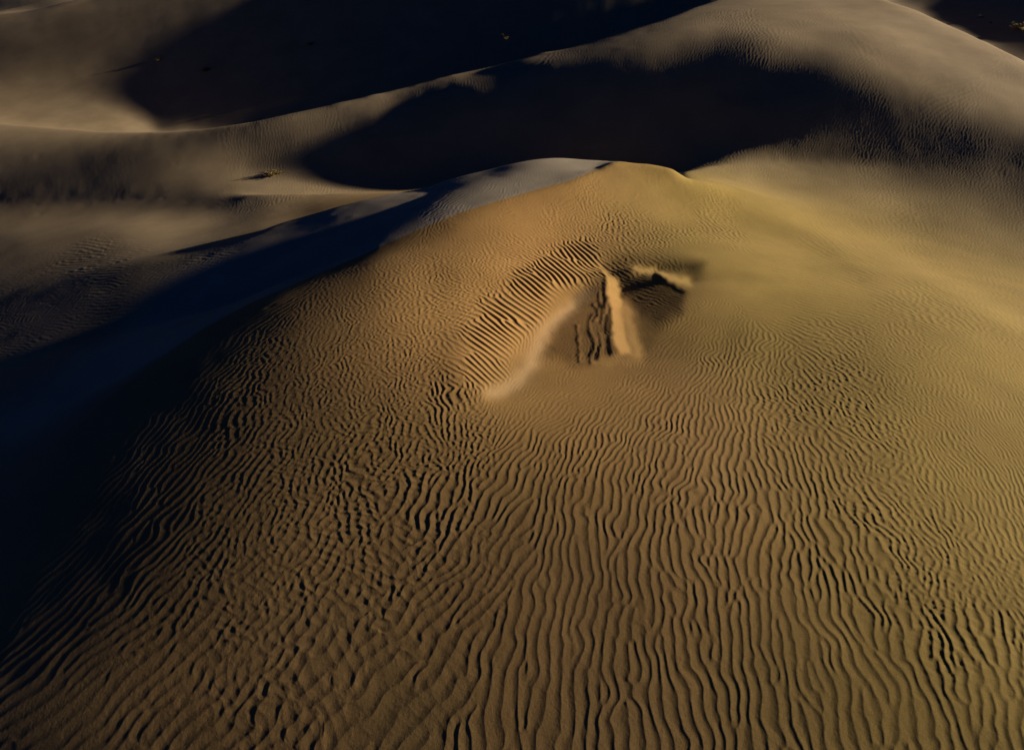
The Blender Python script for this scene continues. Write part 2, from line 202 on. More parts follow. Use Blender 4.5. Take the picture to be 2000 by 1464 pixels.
4,-2,2,6,2,-1,2,-1,4,1,6,-1,2,1,2,-1,31,-1,14,1,2,-4,2,1,7,1,1,1,1,1,1,2,1,2,1,2,1,3,1,5,1,7,1,7,1,3,1,1,
4,-1,3,-1,2,-1,1,-1,3,-1,1,-2,1,-1,1,1,1,-1,1,-3,1,-5,1,-9,1,9,1,9,1,-6,1,-17,1,-24,1,-19,1,-8,1,-4,1,-4,1,-3,1,-2,1,-2,
1,-2,1,-1,2,1,2,-1,2,1,2,-1,27,-1,14,1,2,-4,2,1,14,1,4,1,2,-1,4,1,2,-1,2,1,2,1,2,-2,2,1,4,-1,2,11,2,2,2,-9,2,3,
2,-1,8,-1,2,1,2,-1,6,1,35,1,2,-3,2,1,3,1,1,1,1,1,1,1,1,1,1,1,4,-1,1,-2,1,-1,1,-3,1,-5,1,-3,1,-1,3,1,1,1,1,2,
1,4,1,6,1,1,1,-2,1,2,1,4,1,4,1,1,1,-1,1,1,1,1,3,1,1,10,1,17,1,3,1,-4,1,7,1,24,1,34,1,21,1,15,1,5,3,1,1,2,
1,1,8,-1,6,1,37,-2,2,1,14,1,2,-2,12,-1,4,-1,2,1,4,-5,2,1,2,-1,2,-1,2,5,2,-1,2,-1,6,1,10,1,2,1,35,-1,2,1,2,1,1,1,
3,-1,1,-1,2,-1,1,-1,1,-1,1,-1,5,-1,1,-1,1,-1,1,-1,1,-1,1,-1,1,-2,1,-2,1,-2,2,2,1,-1,2,-1,2,3,1,6,1,9,1,8,1,5,1,-4,
1,-10,1,-6,1,-2,1,-3,1,-4,1,-4,1,-9,1,-5,1,-1,2,3,1,4,1,1,1,-1,1,-2,1,-1,5,-1,8,1,39,1,16,1,10,1,2,-5,2,2,6,2,2,-2,
2,1,4,-2,6,1,2,-1,14,1,35,1,1,1,3,1,6,-1,10,2,1,1,1,-1,3,-1,1,-1,1,-1,1,-1,1,-1,2,-1,1,-5,2,1,1,-2,1,-3,1,-5,1,-5,
1,-5,1,-3,1,-1,1,1,1,5,1,5,2,-1,1,-8,1,-13,1,-2,1,-2,1,-1,1,-2,1,-1,1,1,1,2,1,1,2,-1,1,-2,1,-1,45,1,4,1,8,1,8,1,
2,-1,2,1,6,2,2,-8,2,1,2,1,4,1,2,-1,2,1,6,-2,8,1,49,1,1,-1,1,1,8,1,7,1,1,2,1,1,2,1,1,2,1,1,5,1,2,-3,1,2,
1,3,1,3,1,5,1,7,1,8,1,8,1,7,1,3,3,-1,2,1,1,6,1,6,2,-5,1,-1,1,-2,1,-1,1,-2,1,-2,1,-1,2,2,1,1,2,-1,1,-1,1,-1,
5,1,2,-1,2,1,35,2,2,1,8,1,6,-1,2,1,2,-1,2,1,6,-1,2,-2,2,1,2,1,8,-1,4,-5,2,-3,6,-1,8,1,6,-3,2,1,35,2,2,1,8,1,
5,-1,1,-2,1,-2,1,-3,1,-5,1,-7,1,-6,1,-3,1,1,1,6,1,10,1,9,1,2,1,-1,1,-2,2,4,1,2,1,-1,1,-1,1,-3,1,-3,1,-4,1,-3,1,-2,
2,2,1,2,1,3,1,3,1,2,1,-4,1,-2,1,12,1,3,1,2,1,2,1,2,1,1,1,-1,1,-1,3,1,1,1,1,1,1,1,1,1,2,-1,1,-1,3,-6,2,1,
35,3,10,1,6,-1,6,2,2,-1,6,-1,12,-1,4,-1,2,-1,6,-1,8,1,2,-1,2,1,2,-5,2,1,35,2,2,-1,8,1,1,1,2,1,1,1,1,1,2,4,1,15,
1,23,1,8,1,-5,1,-9,1,-9,1,-7,1,-3,1,-2,1,-2,1,-2,3,-2,1,-1,1,-1,1,-1,1,-1,2,1,1,1,1,-1,1,-2,2,3,1,4,1,-1,1,-7,1,-8,
1,-1,1,-2,1,-4,1,-2,1,-6,1,-8,1,-6,1,-2,1,1,1,3,1,2,5,1,4,1,1,-1,1,-3,37,2,2,-3,2,1,8,-1,4,-2,2,-2,2,1,16,2,2,-1,
6,1,2,-1,8,-1,12,2,39,2,2,-4,2,1,1,1,1,1,1,2,1,2,1,1,1,1,1,1,4,1,2,-5,1,-2,1,3,1,3,1,1,2,-2,1,-3,1,-4,1,-3,
1,-3,1,-3,1,-3,1,-3,1,-3,1,-3,1,-3,1,-3,1,-2,1,1,1,4,1,6,1,7,1,7,1,7,1,8,1,10,1,7,1,1,1,-4,1,-4,1,-3,1,-3,1,-2,
1,-2,2,2,1,3,1,2,2,-1,1,-2,1,-3,1,-3,1,-2,1,-1,3,1,1,2,1,1,38,1,2,-6,2,1,6,-1,8,-1,24,1,2,1,2,-4,2,1,2,2,2,-1,
12,-1,2,1,2,-2,37,2,2,-6,2,2,1,1,1,1,1,1,2,-1,1,-3,1,-3,1,-3,1,-1,1,-2,1,-3,1,-3,1,-5,1,-9,1,-10,1,-10,1,-8,1,-5,1,-2,
2,1,1,3,1,4,1,3,1,2,1,1,3,1,1,3,1,3,1,1,1,-1,1,-2,1,-2,1,-1,1,-1,3,1,1,2,1,2,1,5,1,5,1,5,1,4,1,2,1,1,
1,1,1,1,3,-1,1,-1,1,-2,1,-2,1,-1,1,-1,1,-2,1,-3,1,-1,1,4,2,-1,37,1,2,-7,2,2,6,-2,8,-1,8,1,8,1,4,-1,26,-2,2,6,2,-1,
37,1,2,-9,2,2,1,-1,1,-3,1,-5,1,-6,1,-2,1,-1,1,-2,1,-3,1,-4,1,-5,1,-6,1,-5,1,-1,1,6,1,14,1,17,1,16,1,13,1,8,1,3,1,-1,
1,-5,1,-9,1,-8,1,-3,1,-1,2,2,1,2,1,1,2,1,1,4,1,5,1,4,1,2,1,1,4,1,1,1,1,1,1,1,1,-1,1,-2,1,-3,1,-3,1,-1,1,1,
1,2,1,4,1,5,1,4,1,3,1,2,1,1,1,1,1,3,2,1,1,5,1,1,38,1,2,-6,2,3,2,-2,2,1,6,-1,2,-1,2,3,6,4,2,5,2,-1,2,1,
4,-1,16,1,2,-1,2,1,2,1,4,1,4,-2,2,2,38,-1,2,-2,1,-4,1,-2,1,-1,1,-1,1,1,1,1,1,1,4,3,1,8,1,20,1,22,1,5,1,-10,1,-17,
1,-20,1,-22,1,-22,1,-22,1,-21,1,-21,1,-19,1,-14,1,-6,1,2,1,13,1,23,1,25,1,14,1,2,1,-2,2,-1,1,-6,1,-6,1,-3,1,-1,2,1,1,3,1,3,
1,2,1,2,1,2,1,3,1,5,1,7,1,6,1,3,1,1,1,-1,1,-3,1,-3,1,-1,2,1,1,2,2,-4,1,-8,1,-9,1,-6,1,-2,1,-1,19,1,21,3,2,4,
8,4,2,-3,20,2,2,-3,2,-3,8,1,4,1,2,-1,8,-1,4,3,2,1,38,-1,3,3,1,1,1,-1,1,-1,2,-1,1,-1,2,13,1,16,1,-1,1,-11,1,-8,2,3,
1,5,1,5,1,5,1,5,1,5,1,4,1,4,1,4,1,4,1,3,1,3,1,2,1,1,2,-3,1,-6,1,-8,1,-6,1,-2,1,5,1,11,1,6,1,5,1,4,1,3,
1,-1,1,-8,1,-7,1,-4,1,-1,1,-1,1,-2,1,-3,1,-2,1,-1,1,1,1,2,1,2,1,2,1,2,2,-2,1,-2,1,-5,1,-4,1,3,1,10,1,23,1,27,1,10,
1,1,10,1,4,1,1,1,1,1,3,1,23,-1,4,-1,2,-3,28,-1,2,2,2,-1,2,1,18,10,2,-19,2,5,20,1,16,1,1,1,1,2,1,2,1,3,1,3,1,4,
1,3,1,-2,1,6,1,20,1,7,1,-10,1,-11,1,-5,1,-1,2,-1,1,-3,1,-3,1,-1,1,-1,2,1,1,1,1,2,1,2,1,3,1,4,1,5,1,6,1,5,1,4,
1,4,1,3,1,3,1,3,1,3,1,3,1,5,1,5,1,4,1,1,3,4,1,12,1,14,1,10,1,-1,1,-4,1,-2,1,1,1,1,3,-1,1,-2,1,-3,1,-4,1,-4,
1,-5,1,-2,1,13,1,31,1,1,1,-19,1,-27,1,-10,42,-1,2,1,2,11,2,-3,2,1,8,-1,2,1,8,-1,10,-1,4,1,2,-12,2,9,2,-2,4,1,2,-1,2,-1,
2,-2,2,6,2,-6,2,3,2,2,20,1,12,1,1,1,1,1,3,1,1,2,1,2,1,2,1,2,1,3,1,4,2,-10,1,-11,1,-7,2,1,2,-2,1,-3,1,-5,1,-4,
2,6,1,8,1,10,1,10,1,10,1,10,1,10,1,9,1,9,1,7,1,4,1,-1,1,-9,1,-17,1,-22,1,-22,1,-16,1,-6,1,1,1,4,1,2,1,-3,1,-6,1,-5,
1,-4,1,-2,1,-5,1,-13,1,-14,1,4,1,29,1,7,1,-11,1,-12,1,-6,1,-4,1,-5,1,-7,1,-6,1,7,1,20,1,25,1,-5,1,-15,1,-17,1,-14,1,-2,1,-7,
1,-13,1,-4,1,-2,1,-2,1,-2,1,-1,4,-1,1,-1,1,-1,1,-1,1,-1,1,-1,1,-1,1,-1,1,-1,1,-1,26,2,2,-2,28,1,2,-2,8,2,2,-7,2,17,2,-7,
2,1,2,-4,4,-1,2,-3,2,1,2,6,2,-2,20,1,18,-1,1,-1,1,-1,1,-2,1,-3,1,-1,2,3,1,6,1,8,1,10,1,12,1,13,1,16,1,16,1,9,1,1,
1,-9,1,-17,1,-21,1,-23,1,-19,1,-16,1,-16,1,-15,1,-12,1,-11,1,-11,1,-12,1,-11,1,-11,1,-10,1,-9,1,-10,1,-8,1,-3,1,1,1,-1,1,-7,1,-17,1,-23,
1,-20,1,-10,1,-3,1,-1,1,2,1,1,1,-8,1,-12,1,5,1,37,1,44,1,25,1,16,1,24,1,34,1,-4,1,-33,1,-25,1,-15,1,-3,1,3,1,7,1,3,1,3,
1,10,1,3,3,-1,1,-1,1,-1,1,-1,8,1,4,1,3,1,29,-3,2,6,2,-3,2,1,26,1,8,-1,2,-4,2,5,2,-4,2,-3,2,1,2,-3,2,5,2,-1,20,1,
16,-1,1,-1,1,-1,1,-1,2,1,1,2,1,4,1,4,1,-5,1,-15,1,-19,1,-13,1,-6,1,-2,1,1,1,3,1,-2,1,1,1,4,1,3,1,2,1,1,2,-2,1,-4,
1,-5,1,-6,1,-7,1,-7,1,-7,1,-7,1,-7,1,-6,1,-5,1,-4,1,-2,2,1,1,2,1,2,1,1,1,-1,1,-3,1,-6,1,-6,1,-6,1,-7,1,-7,1,-4,1,-3,
1,-9,1,-12,1,-22,1,-28,1,-22,1,-13,1,-4,2,-3,1,2,1,1,1,-4,1,-10,1,-14,1,-15,1,-8,1,-2,1,-1,1,-1,3,1,1,1,4,1,1,1,1,1,1,1,
9,1,21,1,2,-1,2,1,26,1,2,1,2,-1,6,1,2,-3,2,2,2,1,6,4,2,-9,2,2,4,-2,2,-3,22,1,16,-1,1,-1,1,-1,1,-2,1,-3,1,-5,1,-8,
1,-8,1,-7,1,-4,1,-8,1,-12,1,-16,1,-18,1,-18,1,-17,1,-14,1,-12,1,-9,1,-8,1,-8,1,-8,1,-8,1,-2,1,7,1,16,1,25,1,35,1,43,1,42,1,32,
1,25,1,16,1,11,1,6,1,2,1,-1,1,-4,1,-4,1,-3,2,3,1,7,1,9,1,9,1,8,1,5,2,-4,1,-6,1,-4,1,3,1,9,1,8,1,6,1,5,1,2,
1,8,1,6,1,-10,1,-1,1,15,1,24,1,16,1,10,1,4,2,4,1,8,1,8,1,7,1,6,1,5,1,4,1,4,1,2,1,1,13,1,23,5,2,-3,2,1,10,1,
4,1,32,-2,2,-7,2,6,2,-2,26,1,14,1,1,1,1,1,1,1,1,1,1,2,1,3,1,5,1,8,1,16,1,27,1,41,1,57,1,64,1,65,1,63,1,57,1,41,
1,29,1,24,1,22,1,23,1,16,1,4,1,-3,1,-5,1,-5,1,-6,1,-8,1,-10,1,-9,1,-7,1,-5,1,-4,1,-3,1,-2,1,-1,2,1,1,1,1,2,1,1,2,-1,
1,-3,1,-3,1,-4,1,-3,1,-3,1,-2,4,-1,1,-2,1,-3,1,-3,1,-3,1,-4,1,-7,1,-13,1,-9,1,-6,1,-10,1,-14,1,-9,1,-2,1,6,1,11,1,9,1,7,
1,4,1,2,1,1,4,1,1,1,1,2,1,2,1,2,1,2,1,2,1,1,1,1,1,1,4,1,1,1,25,-2,2,4,2,-1,6,1,40,4,2,-9,2,13,2,2,2,-1,
22,1,12,1,1,1,1,1,1,1,1,2,1,2,1,2,1,3,1,3,1,2,2,-3,1,-9,1,-16,1,-20,1,-15,1,-13,1,-3,1,1,1,-6,1,-11,1,-8,2,-1,1,-7,
1,-10,1,-11,1,-10,1,-8,1,-6,1,-3,1,-4,1,-4,1,-4,1,-4,1,-4,1,-4,1,-4,1,-4,1,-4,1,-4,1,-4,1,-4,1,-3,1,-3,1,-2,1,-2,1,-1,1,-1,
1,-1,1,-1,1,-1,1,-1,1,-1,1,-1,1,-2,1,-2,1,-3,1,-4,1,-4,1,-4,1,-3,1,2,1,18,1,39,1,56,1,55,1,15,1,-48,1,-91,1,-86,1,-62,1,-45,
1,-37,1,-32,1,-26,1,-22,1,-18,1,-15,1,-13,1,-11,1,-9,1,-8,1,-6,1,-4,1,-3,1,-2,1,-1,5,1,1,1,1,1,22,1,2,-4,2,2,4,-3,2,4,44,2,
6,-2,4,1,20,-1,1,-2,1,-2,1,-2,1,-2,1,-2,1,-2,1,-2,1,-2,1,-2,1,-2,1,-3,1,-3,1,-3,1,-3,1,-4,1,-5,1,-5,1,-5,1,-6,1,-6,1,-4,
1,-3,1,-2,1,2,1,2,1,-1,1,-1,1,-1,1,-1,1,-3,1,-4,1,-4,1,-3,1,-1,2,1,1,2,1,3,1,4,1,5,1,5,1,6,1,6,1,5,1,5,1,5,
1,5,1,5,1,5,1,5,1,5,1,5,1,5,1,6,1,5,1,5,1,5,1,6,1,7,1,7,1,8,1,9,1,10,1,11,1,13,1,15,1,17,1,19,1,20,1,21,
1,21,1,19,1,16,1,13,1,18,1,26,1,39,1,52,1,59,1,64,1,64,1,63,1,59,1,53,1,47,1,40,1,34,1,28,1,24,1,20,1,17,1,15,1,12,1,10,
1,9,1,7,1,6,1,5,1,5,1,4,1,4,1,4,1,4,1,3,24,-1,2,1,2,2,48,1,2,-1],
[2,-6,2,1,206,-2,1,-8,1,-2,1,-1,1,-2,1,-2,1,-2,1,-2,1,-2,1,-2,1,-2,1,-2,1,-2,1,-2,1,-2,1,-2,1,-2,1,-3,1,-3,1,-3,1,-3,1,-2,
1,-2,1,-2,1,-3,1,-3,1,-3,1,-3,1,-2,1,-2,1,-2,1,-2,1,-2,1,-2,1,-2,1,-2,1,-2,1,-3,1,-3,1,-2,1,-2,1,-2,1,-2,1,-2,1,-2,1,-2,
1,-2,1,-2,1,-2,1,-2,1,-2,1,-2,1,-2,1,-2,1,-2,1,-2,1,-2,1,-2,1,-2,1,-2,1,-2,1,-2,1,-2,1,-2,1,-2,1,-2,1,-2,1,-2,1,-2,1,-2,
1,-2,1,-2,1,-2,1,-2,1,-2,1,-1,1,-1,1,-1,1,-1,1,-1,1,-1,1,-1,1,-1,1,-1,1,-1,1,-2,1,-2,1,-2,1,-2,1,-2,1,-2,1,-2,1,-2,1,-1,
1,-1,1,-1,1,-1,1,-1,1,-1,1,-1,1,-1,1,-1,1,-1,1,-1,1,-1,1,-1,1,-1,1,-1,1,-1,1,-1,1,-1,1,-1,1,-1,1,-1,1,-1,1,-1,1,-1,1,-1,
1,-1,1,-1,1,-1,1,-1,1,-1,1,-1,1,-1,1,-1,1,-1,1,-1,1,-1,1,-1,5,-1,1,-1,1,-1,1,-1,1,-1,1,-1,1,-1,1,-1,1,-1,1,-1,1,-1,1,-1,
1,-1,1,-1,1,-1,1,-1,1,-1,1,-1,59,-7,36,-1,50,-1,4,-1,119,-6,2,1,12,1,1,1,12,1,1,1,181,-6,2,1,207,-6,2,1,152,1,55,-6,2,1,152,1,
52,1,3,-6,2,1,207,-6,209,-6,209,-6,2,1,204,1,3,-6,2,1,204,1,3,-6,2,1,207,-6,2,1,207,-6,2,1,207,-5,2,1,207,-5,2,1,207,-5,2,1,99,1,
108,-5,209,-6,89,-1,1,-1,1,-1,1,-1,1,-2,1,-2,1,-1,1,-1,1,-1,1,-1,14,-1,1,-1,1,-1,1,-1,1,-1,1,-1,1,-1,1,-1,1,-1,7,1,1,1,1,1,
80,-6,209,-5,76,1,1,1,1,1,3,-1,1,-2,1,-2,1,-1,1,-1,9,1,1,1,1,1,1,1,21,1,1,1,8,-1,1,-1,1,-1,1,-1,1,-1,75,1,3,-5,118,1,
88,1,3,-5,2,1,71,-1,1,-2,1,-1,1,-1,4,1,1,1,54,-1,1,-1,1,-1,69,1,3,-5,2,1,204,1,3,-5,2,1,65,-1,1,-1,1,-1,1,-1,68,1,3,-1,
1,-2,1,-2,1,-1,2,1,1,1,59,1,3,-5,144,-1,65,-5,1,-1,63,-1,82,-1,1,-2,1,-1,3,1,58,-5,209,-5,1,-1,4,1,55,-1,3,1,1,1,84,1,2,-1,
1,-2,1,-1,57,-5,209,-5,57,-1,96,1,1,-1,1,-2,1,-1,53,-4,209,-5,158,-1,1,-1,50,-5,209,-5,158,1,1,1,2,-1,1,-1,47,-5,209,-5,160,1,1,1,1,1,
2,-1,45,-5,166,-1,43,-5,167,-1,42,-5,42,1,167,-5,41,1,1,1,167,-5,40,1,169,-5,39,1,1,1,132,-1,37,-5,38,1,171,-5,37,1,172,-5,36,1,173,-5,2,1,
33,1,174,-5,2,1,32,1,175,-5,2,1,207,-5,2,1,28,-1,179,-4,2,1,207,-4,2,1,207,-4,2,1,207,-5,2,1,24,-1,183,-5,2,1,24,-1,2,1,181,-5,30,-1,
179,-5,209,-5,2,1,24,1,183,-5,2,1,207,-5,2,1,22,1,185,-5,24,1,185,-5,209,-5,22,1,2,-1,185,-5,24,-1,185,-5,1,-1,17,-1,5,-1,186,-5,18,-1,2,1,
2,-1,187,-5,18,-1,2,1,2,-1,187,-5,209,-5,18,1,2,-1,189,-5,18,1,191,-5,209,-5,16,1,2,-1,191,-5,2,1,12,-1,1,-1,1,2,2,-1,191,-5,2,1,12,-1,
2,1,193,-5,2,1,207,-5,14,2,2,-1,193,-5,2,1,10,-1,2,3,2,-1,193,-5,2,1,10,-1,2,1,195,-5,2,1,11,1,196,-5,2,1,10,3,2,-1,195,-6,2,1,
8,-1,2,3,2,-1,195,-6,2,1,8,-2,2,1,2,-1,195,-6,2,1,9,1,1,-1,2,-1,195,-6,2,1,6,-1,2,3,2,-2,197,-6,2,1,6,-2,2,4,2,-2,197,-6,
2,1,6,-2,2,3,2,-1,197,-6,2,1,7,1,3,-1,197,-6,6,-1,2,2,2,-2,199,-6,6,-2,2,5,2,-2,199,-6,2,1,4,-2,2,6,2,-1,196,-1,3,-6,2,1,
4,-3,1,1,1,3,2,-1,199,-6,2,1,4,-2,2,-1,186,1,15,-6,2,1,4,2,2,-3,186,1,15,-6,2,1,6,-2,198,-1,3,-6,2,1,4,-3,2,3,2,-1,199,-6,
2,1,4,-3,2,8,2,-2,199,-6,2,1,4,-2,1,-1,1,5,2,-3,179,-1,20,-7,2,1,4,-1,4,-2,180,-1,2,1,17,-6,2,1,6,-3,2,2,2,-1,178,-1,19,-6,
2,1,6,-3,2,7,2,-2,194,-1,3,-6,2,1,6,-2,1,-1,1,7,2,-3,194,-1,3,-5,2,1,6,-1,2,5,2,-3,194,-1,3,-6,2,1,9,1,1,-1,2,-1,192,-1,
3,-6,2,1,8,-3,2,2,2,-1,192,-1,3,-6,10,-3,2,6,2,-2,192,-1,3,-6,10,-3,2,9,2,-2,192,-1,3,-6,10,-2,2,6,2,-3,192,-1,3,-6,10,-1,2,2,
2,-3,192,-1,3,-5,2,1,10,-2,197,-5,2,1,10,-3,2,3,2,-1,193,-5,2,1,3,1,7,-3,1,1,1,7,2,-1,193,-5,2,1,10,-2,2,9,2,-2,193,-5,12,-1,
2,7,2,-3,193,-5,12,-1,2,4,2,-3,193,-5,15,2,1,-1,190,-1,3,-5,14,-2,2,2,2,-1,170,-1,18,-1,3,-5,14,-3,2,6,2,-1,188,-1,3,-5,14,-3,2,9,
2,-2,191,-5,14,-2,2,7,2,-3,191,-5,14,-1,2,5,2,-3,191,-5,16,1,2,-2,191,-5,16,-2,2,-1,166,1,25,-4,16,-3,2,2,2,-1,164,1,25,-4,16,-3,2,6,
2,-1,164,1,25,-5,16,-2,2,7,2,-2,164,1,25,-5,16,-1,2,6,2,-3,164,1,25,-5,16,-1,2,4,2,-3,186,-1,3,-4,16,-1,2,1,2,-2,186,-1,3,-4,2,1,
14,-1,3,1,1,-1,185,-1,1,-1,3,-4,2,1,16,-2,2,1,186,-1,3,-4,18,-2,2,4,2,-1,160,1,24,-1,3,-4,18,-2,2,5,2,-1,156,-1,4,1,27,-4,18,-1,
2,6,2,-1,160,1,27,-4,18,-1,2,5,2,-2,160,1,27,-4,18,-1,2,3,2,-2,187,-4,22,-1,187,-4,20,-2,189,-3,20,-2,2,2,2,-1,185,-3,20,-2,2,4,2,-1,
185,-3,20,-1,2,6,2,-1,156,1,29,-3,20,-1,2,4,2,-1,156,1,29,-3,2,1,18,-1,2,3,2,-2,185,-3,2,1,18,-1,2,1,2,-2,154,-1,31,-3,2,1,18,-1,
2,-1,2,-1,185,-3,22,-1,187,-3,22,-1,2,2,2,-1,183,-3,22,-2,2,3,2,-1,183,-3,22,-1,2,4,2,-1,180,-1,3,-3,22,-1,2,4,2,-1,152,1,28,-1,3,-3,
22,-1,2,4,2,-1,152,1,2,-1,26,-1,3,-3,24,2,2,-1,152,1,2,-1,1,-1,25,-1,3,-3,26,-1,154,-1,26,-1,3,-3,25,1,181,-1,3,-3,24,-1,2,1,180,-1,
3,-3,24,-1,1,1,1,2,180,-1,3,-2,24,-1,2,3,2,-1,178,-1,3,-2,24,-1,2,4,2,-1,178,-1,3,-2,24,-1,2,3,2,-1,178,-1,3,-2,24,-1,2,3,2,-1,
178,-1,3,-2,26,3,2,-2,178,-1,3,-2,26,1,2,-2,148,1,30,-1,3,-2,28,-2,6,-1,2,-1,68,-1,72,1,30,-1,3,-2,28,-1,178,-1,3,-2,26,-1,180,-1,3,-2,
26,-1,38,1,142,-1,3,-2,26,-1,2,2,2,-1,34,1,110,-1,32,-1,3,-2,26,-1,2,2,2,-1,28,-1,10,-1,138,-1,3,-2,26,-1,2,3,2,-1,179,-2,26,-1,2,3,
2,-1,179,-2,26,-1,2,3,2,-1,179,-2,26,-1,2,2,2,-1,179,-2,28,1,2,-1,144,1,35,-2,30,-1,144,1,35,-2,30,-1,22,-1,122,1,35,-1,29,1,32,-1,1,-1,
33,1,79,1,3,-1,32,-1,174,1,35,-2,28,-1,4,-1,142,1,35,-2,28,-1,2,1,2,-1,32,-1,145,-2,28,-1,2,2,24,1,4,1,1,1,1,1,1,1,1,1,1,1,
1,-1,1,-1,5,-1,139,-1,28,-1,2,2,24,1,14,1,141,-1,28,-1,2,3,30,-1,2,2,1,4,1,4,1,4,1,4,1,4,1,4,1,4,1,2,1,1,1,1,1,2,
1,1,135,-1,28,-1,2,3,12,1,18,-1,2,1,2,-1,6,1,139,-1,30,2,2,-1,27,-1,1,-2,1,-2,1,-3,1,-7,1,-9,1,-11,1,-11,1,-11,1,-12,1,-12,1,-11,
1,-11,1,-10,1,-9,1,-7,1,-3,1,-1,1,-1,1,-1,5,1,1,1,89,1,36,-1,30,2,2,-1,44,1,8,1,125,-1,30,3,31,1,1,1,1,1,1,2,1,3,1,3,
1,3,1,3,1,3,1,3,1,2,1,2,1,2,1,2,1,2,1,2,1,1,1,1,1,1,1,1,5,-1,1,-1,1,-1,1,-1,62,-1,59,-1,30,2,52,1,68,-1,59,-1,
30,1,2,-1,27,1,23,1,1,1,8,-1,1,-1,1,-1,57,-1,22,-1,37,-1,32,-1,120,1,20,-1,37,-1,65,-1,1,-1,1,-1,7,1,19,1,1,1,77,-1,1,-1,37,-1,
172,-1,107,-1,1,-2,1,-1,2,1,1,1,1,1,1,1,21,1,1,2,1,1,2,-1,1,-1,1,-1,66,1,2,-1,139,1,68,1,2,-2,37,-1,71,1,1,1,3,-1,1,-2,
1,-1,1,-1,20,-1,1,-1,2,1,1,3,1,4,1,2,2,-1,1,-2,1,-1,64,-2,37,-1,92,1,14,1,22,1,44,-2,37,-1,78,1,1,1,3,-1,1,-2,1,-2,1,-1,
2,1,1,1,3,1,12,-1,1,-1,1,-1,1,2,1,5,1,3,1,-1,1,-2,1,-2,1,-1,3,-1,13,1,1,1,43,-2,37,-1,32,-1,140,-1,37,-1,30,1,2,-1,49,1,
7,-2,1,-4,1,-2,2,1,3,1,11,-1,1,-1,1,-2,1,-1,1,3,1,5,1,1,1,-1,1,-1,3,-1,44,-1,48,-1,30,1,2,-2,58,-1,20,-1,2,4,2,-1,58,-1,
37,-1,30,1,2,-2,29,-1,1,-1,26,1,1,1,1,1,2,-2,2,1,16,-1,1,-1,1,1,1,3,1,1,2,-1,34,-1,59,-1,32,-2,46,1,12,1,22,-2,2,3,2,-1,
34,-1,59,-1,32,-2,2,1,38,-1,1,-1,1,-1,18,-1,8,-1,1,-1,11,-1,1,-1,2,2,2,-2,1,-2,1,-1,1,-1,49,1,72,-1,2,1,32,-1,4,1,30,-1,12,1,
2,-8,2,5,2,-1,125,1,32,-1,1,-1,2,2,1,3,1,2,1,2,4,1,1,1,7,-1,1,-1,29,-6,1,-8,1,8,1,5,1,-1,1,-2,1,-4,1,-6,1,-7,1,-9,
1,-7,1,-3,1,-2,1,-2,1,-1,1,-1,1,-1,1,-1,1,-1,1,-1,144,-1,6,-1,16,-1,2,-1,2,1,22,-2,4,-1,4,-1,8,-1,77,-1,68,-2,1,-1,1,-1,1,-1,
11,1,1,1,1,1,1,1,1,1,6,-2,2,3,1,1,19,1,1,2,1,2,2,-1,2,5,1,13,1,16,1,22,1,30,1,16,1,3,1,2,1,1,4,-1,3,1,1,1,
73,-1,60,-1,8,-1,24,-2,2,3,20,1,2,1,8,2,2,-2,2,1,4,-1,20,1,90,-1,1,-1,25,-1,1,-1,1,-1,7,-1,19,-1,2,1,3,-1,2,1,15,-1,1,-1,
2,3,1,3,2,-3,1,-2,3,-1,1,-3,1,-3,1,-3,1,-4,1,-5,1,-7,1,-8,2,3,1,2,1,1,21,1,92,-1,80,-1,6,-1,4,1,2,-2,2,1,40,1,75,-1,
70,-1,1,-1,2,1,1,2,1,4,1,4,1,-1,1,-2,1,-1,1,-1,5,-1,1,-1,9,-1,3,1,1,1,1,1,109,-1,2,1,64,-1,2,1,8,1,2,-1,2,-1,6,-1,
2,1,2,-1,2,1,36,1,10,1,71,-1,39,-1,18,-1,2,-1,1,-1,1,-1,1,-1,5,1,1,1,5,-2,1,-2,1,-2,2,-1,1,-1,1,-1,1,-1,12,1,35,1,1,1,
10,1,1,1,70,-1,58,1,2,-2,18,-1,12,-1,2,1,46,1,71,-1,51,-1,1,-1,6,1,2,-1,1,1,1,1,20,1,4,-1,4,-2,2,4,2,-1,42,-1,2,1,71,-1,
52,-1,6,1,2,-1,22,1,4,-1,2,1,2,-4,2,6,2,-1,42,-1,131,2,2,-1,7,-1,6,-1,8,1,1,1,7,-1,1,-4,1,-2,1,6,2,-2,32,-1,1,-1,9,-1,
71,1,60,3,2,-1,4,1,26,-1,2,6,2,-2,42,-1,75,1,56,2,1,1,2,1,1,1,1,1,8,1,1,1,2,1,1,1,1,2,1,1,12,1,2,1,1,7,2,-2,
42,-1,75,1,56,1,2,-1,30,-1,2,7,2,-2,42,-1,109,1,21,-1,2,-4,1,-4,1,-1,10,1,21,5,2,-2,3,-1,41,1,129,3,2,-3,32,-2,46,1,71,1,44,-1,
1,-1,1,-1,1,-1,1,-1,1,-1,1,-1,2,1,1,2,1,1,1,2,1,3,1,4,1,6,1,5,1,1,1,1,6,-1,24,-1,1,-2,2,5,2,-1,113,1,52,1,2,-1,
38,-1,2,3,2,-1,113,1,37,-1,1,-2,1,-2,1,-3,1,-3,1,-3,1,-2,2,3,1,5,1,7,1,5,1,4,1,-1,1,-2,1,-3,1,-2,1,-1,1,-1,2,-1,1,-1,
1,-1,20,1,1,1,1,1,1,1,3,1,1,1,1,1,1,1,1,1,1,1,2,-1,1,-1,1,-2,2,3,1,2,4,1,35,1,73,1,2,-1,42,-2,2,-1,2,-1,48,1,
